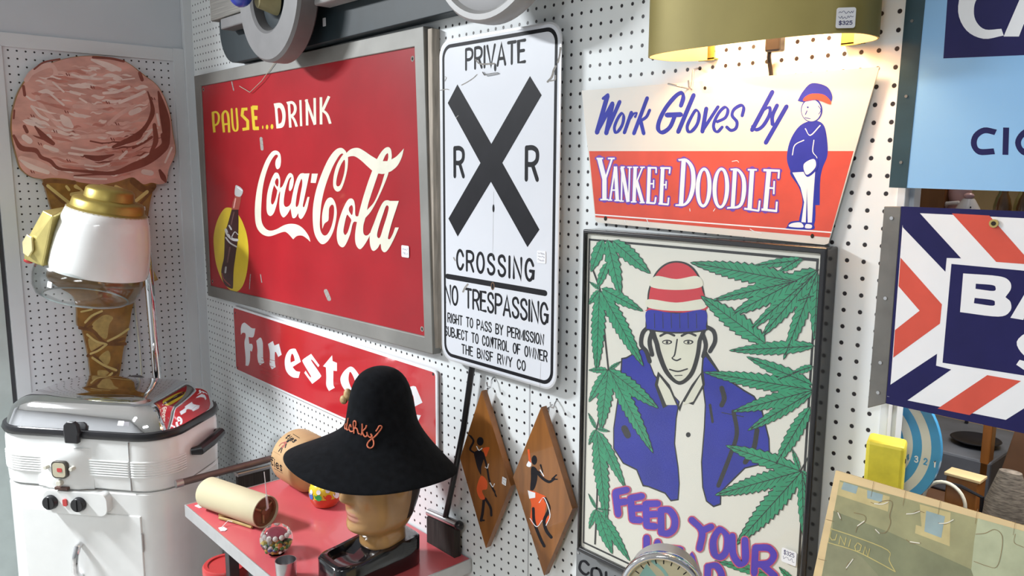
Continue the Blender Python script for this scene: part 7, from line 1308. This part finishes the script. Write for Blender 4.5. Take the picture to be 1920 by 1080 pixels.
for s_ in [[(-0.0105, -0.0818, 0.0894), (-0.0116, -0.0836, 0.0764), (-0.0109, -0.0859, 0.0676), (-0.005, -0.0879, 0.0639), (-0.0006, -0.0874, 0.0659)], [(-0.0199, -0.0824, 0.074), (-0.0222, -0.0833, 0.0689), (-0.019, -0.0858, 0.0646), (-0.0116, -0.0876, 0.0636)], [(0.0071, -0.0846, 0.0728), (0.0024, -0.0842, 0.0776), (-0.0008, -0.085, 0.0719), (0.0024, -0.0871, 0.0666), (0.0092, -0.0876, 0.0642), (0.0165, -0.0857, 0.0661), (0.0171, -0.0834, 0.0714)], [(0.0208, -0.0864, 0.0618), (0.0184, -0.0848, 0.0673), (0.0135, -0.0831, 0.0779), (0.013, -0.082, 0.0859), (0.0155, -0.0809, 0.0891), (0.0198, -0.0802, 0.0872), (0.0208, -0.0813, 0.0793), (0.0179, -0.0834, 0.0707)], [(0.0174, -0.0836, 0.0701), (0.0211, -0.0822, 0.074), (0.0252, -0.081, 0.0734), (0.0286, -0.0812, 0.0691), (0.0319, -0.0818, 0.0646), (0.0364, -0.0804, 0.0631)], [(0.0367, -0.0743, 0.0864), (0.0383, -0.0751, 0.0777), (0.0394, -0.077, 0.0673), (0.0401, -0.0797, 0.0611)], [(0.0464, -0.0691, 0.084), (0.0454, -0.0707, 0.0776), (0.0417, -0.0742, 0.0719), (0.0404, -0.076, 0.0692), (0.0433, -0.0764, 0.0645), (0.0482, -0.0754, 0.0599), (0.0514, -0.0733, 0.0598), (0.052, -0.071, 0.0636), (0.0495, -0.0703, 0.0693)], [(0.0504, -0.0704, 0.0668), (0.0536, -0.0705, 0.0621), (0.0586, -0.0685, 0.0588), (0.0611, -0.0659, 0.0598), (0.0592, -0.0651, 0.0642), (0.0572, -0.0659, 0.0662)], [(0.0575, -0.0656, 0.0661), (0.0608, -0.0646, 0.0626), (0.0635, -0.0649, 0.0569), (0.0695, -0.0658, 0.0504), (0.0731, -0.0687, 0.0447), (0.0741, -0.0731, 0.0405), (0.0712, -0.0774, 0.0393), (0.0664, -0.0795, 0.0417), (0.0625, -0.078, 0.0458), (0.0611, -0.0723, 0.0515), (0.0634, -0.0654, 0.0565), (0.0667, -0.058, 0.0627), (0.0687, -0.0508, 0.0708), (0.0704, -0.0454, 0.0784), (0.0705, -0.0449, 0.082), (0.0684, -0.0472, 0.0838), (0.0665, -0.0502, 0.0821), (0.0663, -0.0511, 0.0795), (0.0638, -0.056, 0.0716)]]:
    mb=MB(); P=[Vector(p) for p in s_]; Q=[]
    for i in range(len(P)-1):
        for k in range(4):
            a=P[max(i-1,0)];b=P[i];c=P[i+1];d=P[min(i+2,len(P)-1)];t=k/4; Q.append(.5*((2*b)+(c-a)*t+(2*a-5*b+4*c-d)*t*t+(3*b-a-3*c+d)*t**3))
    Q.append(P[-1]); mb.tube([p+Vector((.0008*p.x/.085,.0008*p.y/.085,0)) for p in Q],.0017,6); mb.build('stitching',K('thread',(.62,.17,.09),.7,var=.2,scale=200),ht)
mb=MB(); mb.sphere((-.062,-.052,.128),.010,10,8,0,(1.2,1,1.5)); mb.sphere((-.068,-.060,.116),.009,10,8,0,(1.2,1,1.2)); mb.build('carved_toggle',K('bone',(.50,.33,.15),.5,var=.25,scale=60),ht)

# ================================================================== long handled brushes
K('bristle',(.028,.022,.020),.8,var=.5,scale=160,stretch=(1,1,.05)); K('rodmetal',(.20,.17,.16),.35,.7,.12,30)
b1=thing('long_brush','long metal handled brush lying beside the roaster along the table end','brush',(-1.2,-.20,.745))
mb=MB(); mb.cyl((0,-.20,.0),(0,.193,.006),.0108,n=14); mb.build('handle','rodmetal',b1); MB().cyl((0,-.206,0),(0,-.185,0),.0125,n=14).build('ferrule','steel',b1)
mb=MB(); mb.box((-.012,-.024,-.024),(.014,.088,-.011)); mb.build('clamp','steel',b1,smooth=False,bevel=.003)
mb=MB(); mb.box((-.009,-.020,-.066),(.010,.084,-.0242)); mb.build('bristles','bristle',b1,smooth=False)
b2=thing('long_brush','black handled brush standing on the red table against the pegboard','brush',(-.405,-.022,TZ))
mb=MB(); mb.tube([(.012,0,.085),(.05,0,.21),(.085,.002,.34),(.118,.002,.50)],.0075,10); mb.build('handle','blackplastic',b2)
mb=MB(); mb.cyl((-.058,0,.078),(.066,0,.086),.010,n=14); mb.build('clamp','steel',b2); mb=MB(); mb.sphere((.068,0,.085),.0125,10,8); mb.build('clamp_end','blackplastic',b2)
mb=MB(); mb.prism([(-.054,.0005),(.062,.0005),(.060,.076),(-.054,.070)],-.010,.010,'y'); mb.build('bristles','bristle',b2,smooth=False)

# ================================================================== display counter (below the frame), scale dial, jigsaw tray
ct=thing('display_counter','plain wooden display counter under the jigsaw tray and the scale dial','counter',(.80,-.33,0))
MB().box((-.50,-.20,0),(.50,.20,.84)).build('body','woodlight',ct,smooth=False,bevel=.003); MB().box((-.52,-.215,.8405),(.52,.215,.86)).build('counter_top','woodlight',ct,smooth=False,bevel=.003)
dl=thing('dial_scale','round dial scale with a polished chrome rim in front of the framed print','scale',(.486,-.295,.8605),.55)
MB().box((-.07,-.05,0),(.07,.05,.018)).build('foot','greyplastic',dl,smooth=False,bevel=.004); MB().cyl((0,.01,.018),(0,.01,.172),.015).build('column','chrome',dl)
DZ=.2235
def dr(r,y,n=64): return [(r*math.cos(2*PI*i/n),y,DZ+r*math.sin(2*PI*i/n)) for i in range(n)]
MB().loft([dr(.04,.030),dr(.052,.026),dr(.055,.0),dr(.055,-.010)]).build('dial_case','greyplastic',dl)
MB().loft([dr(.0555,-.008),dr(.059,-.013),dr(.060,-.020),dr(.058,-.026),dr(.0535,-.0275),dr(.0505,-.024),dr(.0497,-.014)],0,False,False).build('chrome_rim','chrome',dl,angle=80)
mb=MB(); a=Art(mb,'x',.0132); a.mi('dialpale'); K('dialpale',(.62,.58,.40),.4); K('tealreflection',(.30,.55,.50),.4); mb.prism([(r[0],r[2]) for r in dr(.0494,0)],-.0132,-.0112,'y',0)
a.poly([[(-.042,DZ),(-.024,DZ+.036),(-.006,DZ+.016),(-.011,DZ-.024)]],'tealreflection',1); a.line([(-.016,DZ+.042),(.004,DZ+.024),(.016,DZ-.016)],.005,'tealreflection',2)  # teal reflections painted onto the dial face as flat colour
for i in range(24):
    q=2*PI*i/24; a.line([(.040*math.cos(q),DZ+.040*math.sin(q)),(.045*math.cos(q),DZ+.045*math.sin(q))],.0016,'black',2,False)
mb.build('dial_face',a.mats,dl,smooth=False,recalc=False)
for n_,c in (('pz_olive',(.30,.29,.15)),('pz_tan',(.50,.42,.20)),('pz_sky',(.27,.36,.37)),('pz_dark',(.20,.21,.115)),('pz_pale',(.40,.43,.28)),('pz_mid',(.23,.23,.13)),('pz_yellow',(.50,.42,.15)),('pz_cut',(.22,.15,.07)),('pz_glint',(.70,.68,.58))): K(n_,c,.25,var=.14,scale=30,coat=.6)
AL=math.atan2(.3083,.9513)
jz=thing('jigsaw_tray','large shrink wrapped wooden jigsaw of a green train picture, leaning at the right front','puzzle',(.636,-.1,1.252),rot=(-AL,0,0))
mb=MB(); a=Art(mb,'x',.0003); a.mi('woodlight'); mb.prism([(0,0),(.50,0),(.50,-.405),(0,-.405)],0,.009,'y',0); a.data('puzzle'); mb.build('tray',a.mats,jz,smooth=False,recalc=False)

# ================================================================== yellow block, target, things on the shelves behind the opening
K('yellowpaint',(.66,.57,.05),.5,var=.14,scale=40)
yb=MB(); yb.loft([[(-.029,-.018,0),(.022,-.018,0),(.022,.016,0),(-.029,.016,0)],[(-.029,-.018,.112),(.022,-.018,.110),(.022,.016,.114),(-.029,.016,.116)]])
yb=tag(yb.build('yellow_block','yellowpaint',loc=(.680,-.030,1.1805),rot=(0,0,.28),smooth=False,bevel=.005),'chipped yellow wooden block standing behind the jigsaw tray','block'); MB().cyl((.0215,.0,.085),(.0228,.0,.085),.0035,n=10).build('bolt_hole','hole',yb)
dt=thing('target_board','round blue and white ringed target with numbers behind the yellow block','target',(.610,.052,1.262))
mb=MB(); a=Art(mb,'x',.004); K('tblue',(.05,.30,.58),.35,coat=.3); K('twhite',(.66,.66,.60),.35,coat=.3); a.mi('tblue'); nn=72
mb.prism([(.113*math.cos(2*PI*i/nn),.113*math.sin(2*PI*i/nn)) for i in range(nn)],-.004,.004,'y',0)
for k in range(1,7): a.disc((0,0),.113-.0132*k,'twhite' if k%2 else 'tblue',k,nn)
for k,ch in enumerate('1234'):
    u=.113-.0132*(k+.5); a.text(ch,u-.0030,u+.0030,-.020,-.009,.0018,'tblue' if k%2 else 'white',9)
a.text('5',.113-.0132*4.5-.003,.113-.0132*4.5+.003,-.020,-.009,.0018,'white',9)
mb.build('board',a.mats,dt,smooth=False,recalc=False)
MB().box((-.02,.0045,-.08),(.02,.03,-.06)).build('back_stand','wooddark',dt,smooth=False)
sh=thing('shelf_unit','brown wooden shelf unit seen through the opening behind the enamel signs','shelf',(.95,.35,0))
for z,yb in ((1.135,.20),(1.585,-.05)): MB().box((-.55,-.27,z-.018),(.60,yb,z)).build('shelf','wooddark',sh,smooth=False)
MB().box((-.57,-.28,0),(-.551,.21,2.3)).build('side_panel','wooddark',sh,smooth=False); MB().box((.601,-.28,0),(.62,.21,2.3)).build('side_panel','wooddark',sh,smooth=False)
MB().box((-.57,.2105,0),(.62,.222,2.3)).build('back_panel',K('backtan',(.50,.36,.17),.7,var=.15,scale=8),sh,smooth=False)
SZ=1.5855
bx=lambda name,label,cat,a,b,m,bev=.002: tag(MB().box((a[0]-(a[0]+b[0])/2,a[1]-(a[1]+b[1])/2,0),(b[0]-(a[0]+b[0])/2,b[1]-(a[1]+b[1])/2,b[2]-a[2])).build(name,m,loc=((a[0]+b[0])/2,(a[1]+b[1])/2,a[2]),smooth=False,bevel=bev),label,cat)
bx('wooden_box','brown wooden box at the left end of the shelf above the barber sign','box',(.590,.165,SZ),(.655,.26,1.72),'wood')
K('pinkceramic',(.72,.42,.40),.3,coat=.4,var=.15,scale=30); K('whiteceramic',(.82,.74,.70),.25,coat=.5,var=.06)
fg=thing('ceramic_figurine','pink ceramic figurine between the brown box and the white figurine','figurine',(.668,.190,SZ))
MB().lathe([(.020,0),(.024,.004),(.021,.030),(.013,.042),(.017,.055),(.017,.070),(.010,.084),(.003,.088)],n=24).build('body','pinkceramic',fg); mb=MB(); mb.tube([(-.016,-.012,.035),(-.010,-.020,.042),(.006,-.022,.044),(.016,-.014,.036)],.0035,8); mb.build('collar','whiteceramic',fg)
fg=thing('ceramic_figurine','small white ceramic figurine with a pink knob on top, above the barber sign','figurine',(.702,.130,SZ))
MB().lathe([(.018,0),(.022,.004),(.0215,.026),(.016,.038),(.011,.047),(.008,.052)],n=24).build('body','whiteceramic',fg); MB().sphere((0,0,.056),.0062,14,8,0,(1.2,1.2,.8)).build('top_knob','pinkceramic',fg)
for s in (-1,1): MB().sphere((.004+s*.004,-.0135,.040),.0012,8,6).build('eye','black',fg)
K('amber',(.22,.10,.03),.2,coat=.5,var=.3,scale=30); K('straw',(.62,.52,.18),.5,var=.2,scale=30)
for i,(x,y,m,lab,g) in enumerate(((.725,.20,'straw','olive green bottle on the shelf right of the white figurine',None),(.738,.17,'amber','left brown bottle on the shelf above the barber sign',None),(.752,.20,'straw','pale yellow bottle between the two brown bottles',None),(.765,.17,'amber','right brown bottle on the shelf, next to the teal box',None))):
    bt=thing('bottle',lab,'bottle',(x,y,SZ)); MB().lathe([(.009,0),(.0105,.003),(.0105,.040),(.008,.052),(.0045,.060),(.0045,.080)],n=20).build('body',('amber' if m=='amber' else K('olivegl',(.20,.20,.07),.2,coat=.5) if i==0 else m),bt); MB().cyl((0,0,.0805),(0,0,.092),.0055,n=14).build('cap','wooddark',bt)
cb=thing('carton','small cream and teal carton at the right end of the shelf','box',(.795,.19,SZ))
mb=MB(); a=Art(mb,'x',.014); a.mi('carton'); K('carton',(.72,.70,.52),.6); K('teal',(.10,.36,.32),.5); mb.box((-.022,-.014,0),(.030,.014,.065),0)
a.poly([[(-.022,.030),(.030,.030),(.030,.039),(-.022,.039)]],'teal',1); a.poly([[(-.022,.055),(.030,.055),(.030,.065),(-.022,.065)]],'teal',1); a.text('CONTAINS',-.018,.026,.0315,.0375,.0008,'white',2); a.poly([[(-.010,.045),(.012,.045),(.012,.060),(-.010,.060)]],'white',2)
mb.build('carton_body',a.mats,cb,smooth=False,recalc=False)
LZ=1.1355
rp=thing('record_player','dark grey record player with a black dish on the lower shelf','record player',(.66,.34,LZ)); K('slate',(.10,.11,.13),.6,var=.2); MB().box((-.10,-.10,0),(.075,.11,.070)).build('case','slate',rp,smooth=False,bevel=.004); MB().lathe([(.012,.0705),(.030,.074),(.040,.080),(.038,.081),(.026,.077),(.004,.075)],n=32,c=(.025,-.02)).build('dish','black',rp)
MB().box((-.03,.09,.0705),(-.025,.095,.14)).build('post','black',rp,smooth=False)
bx('wooden_post','brown upright board in the opening, right of the record player','board',(.718,.24,LZ),(.732,.262,1.42),'wood')
pl=MB(); pl.prism([(-.03,0),(.16,0),(.16,.26),(.02,.26)],-.008,.008,'y'); tag(pl.build('leaning_panel','wooddark',loc=(.778,.20,LZ),smooth=False,bevel=.002),'large dark brown slanted panel at the right of the opening','panel')
bx('wooden_crate','small brown wooden box with a pale top edge below the barber sign','box',(.706,.130,LZ),(.752,.165,1.205),'wood'); bx('wood_slat','pale wooden slat lying on top of the small brown box','slat',(.703,.128,1.2055),(.755,.160,1.2105),'woodlight',.001)
mr=thing('ring_stand','black metal ring stand with a cream hoop beside the target','stand',(.715,.105,LZ)); mb=MB(); mb.tube([(.030*math.cos(2*PI*i/28),.0,.034+.033*math.sin(2*PI*i/28)) for i in range(28)],.0028,8,closed=True); mb.build('hoop','cream',mr); mb=MB(); mb.tube([(-.02,.004,.064),(.02,.004,.066),(.05,.004,.058),(.052,.004,.0)],.003,8); mb.build('frame_rod','black',mr)
cu=MB(); cu.prism([(-.034,0),(.036,0),(.030,.022),(.0,.046),(-.026,.020)],-.008,.008,'y'); tag(cu.build('cushion',K('floral',(.40,.22,.17),.8,var=.5,scale=45),loc=(.745,.08,LZ),smooth=False,bevel=.005),'faded pink patterned pincushion below the barber sign','cushion')
bg=MB(); bg.loft([[(.03*math.cos(2*PI*i/16)*k,.02*math.sin(2*PI*i/16)*k,z) for i in range(16)] for z,k in ((0,.9),(.02,1.1),(.06,1),(.09,.7),(.11,.5))]); tag(bg.build('woven_bag',K('weave',(.14,.12,.10),.9,var=.6,scale=90,stretch=(1,1,6)),loc=(.800,.105,LZ)),'grey woven bag in front of the slanted panel','bag')

for pre,g in (('bottle','bottles on the shelf above the barber sign'),('peg_hook','wire peg hooks on the pegboard'),('wall_plaque','wooden diamond plaques'),('ceramic_figurine','ceramic figurines on the shelf'),('canister','red canisters under the table'),('wooden_stick','brown sticks on the table'),('long_brush','long handled brushes')):
    for o in COL.objects:
        if o.parent is None and o.name.split('.')[0]==pre: o['group']=g
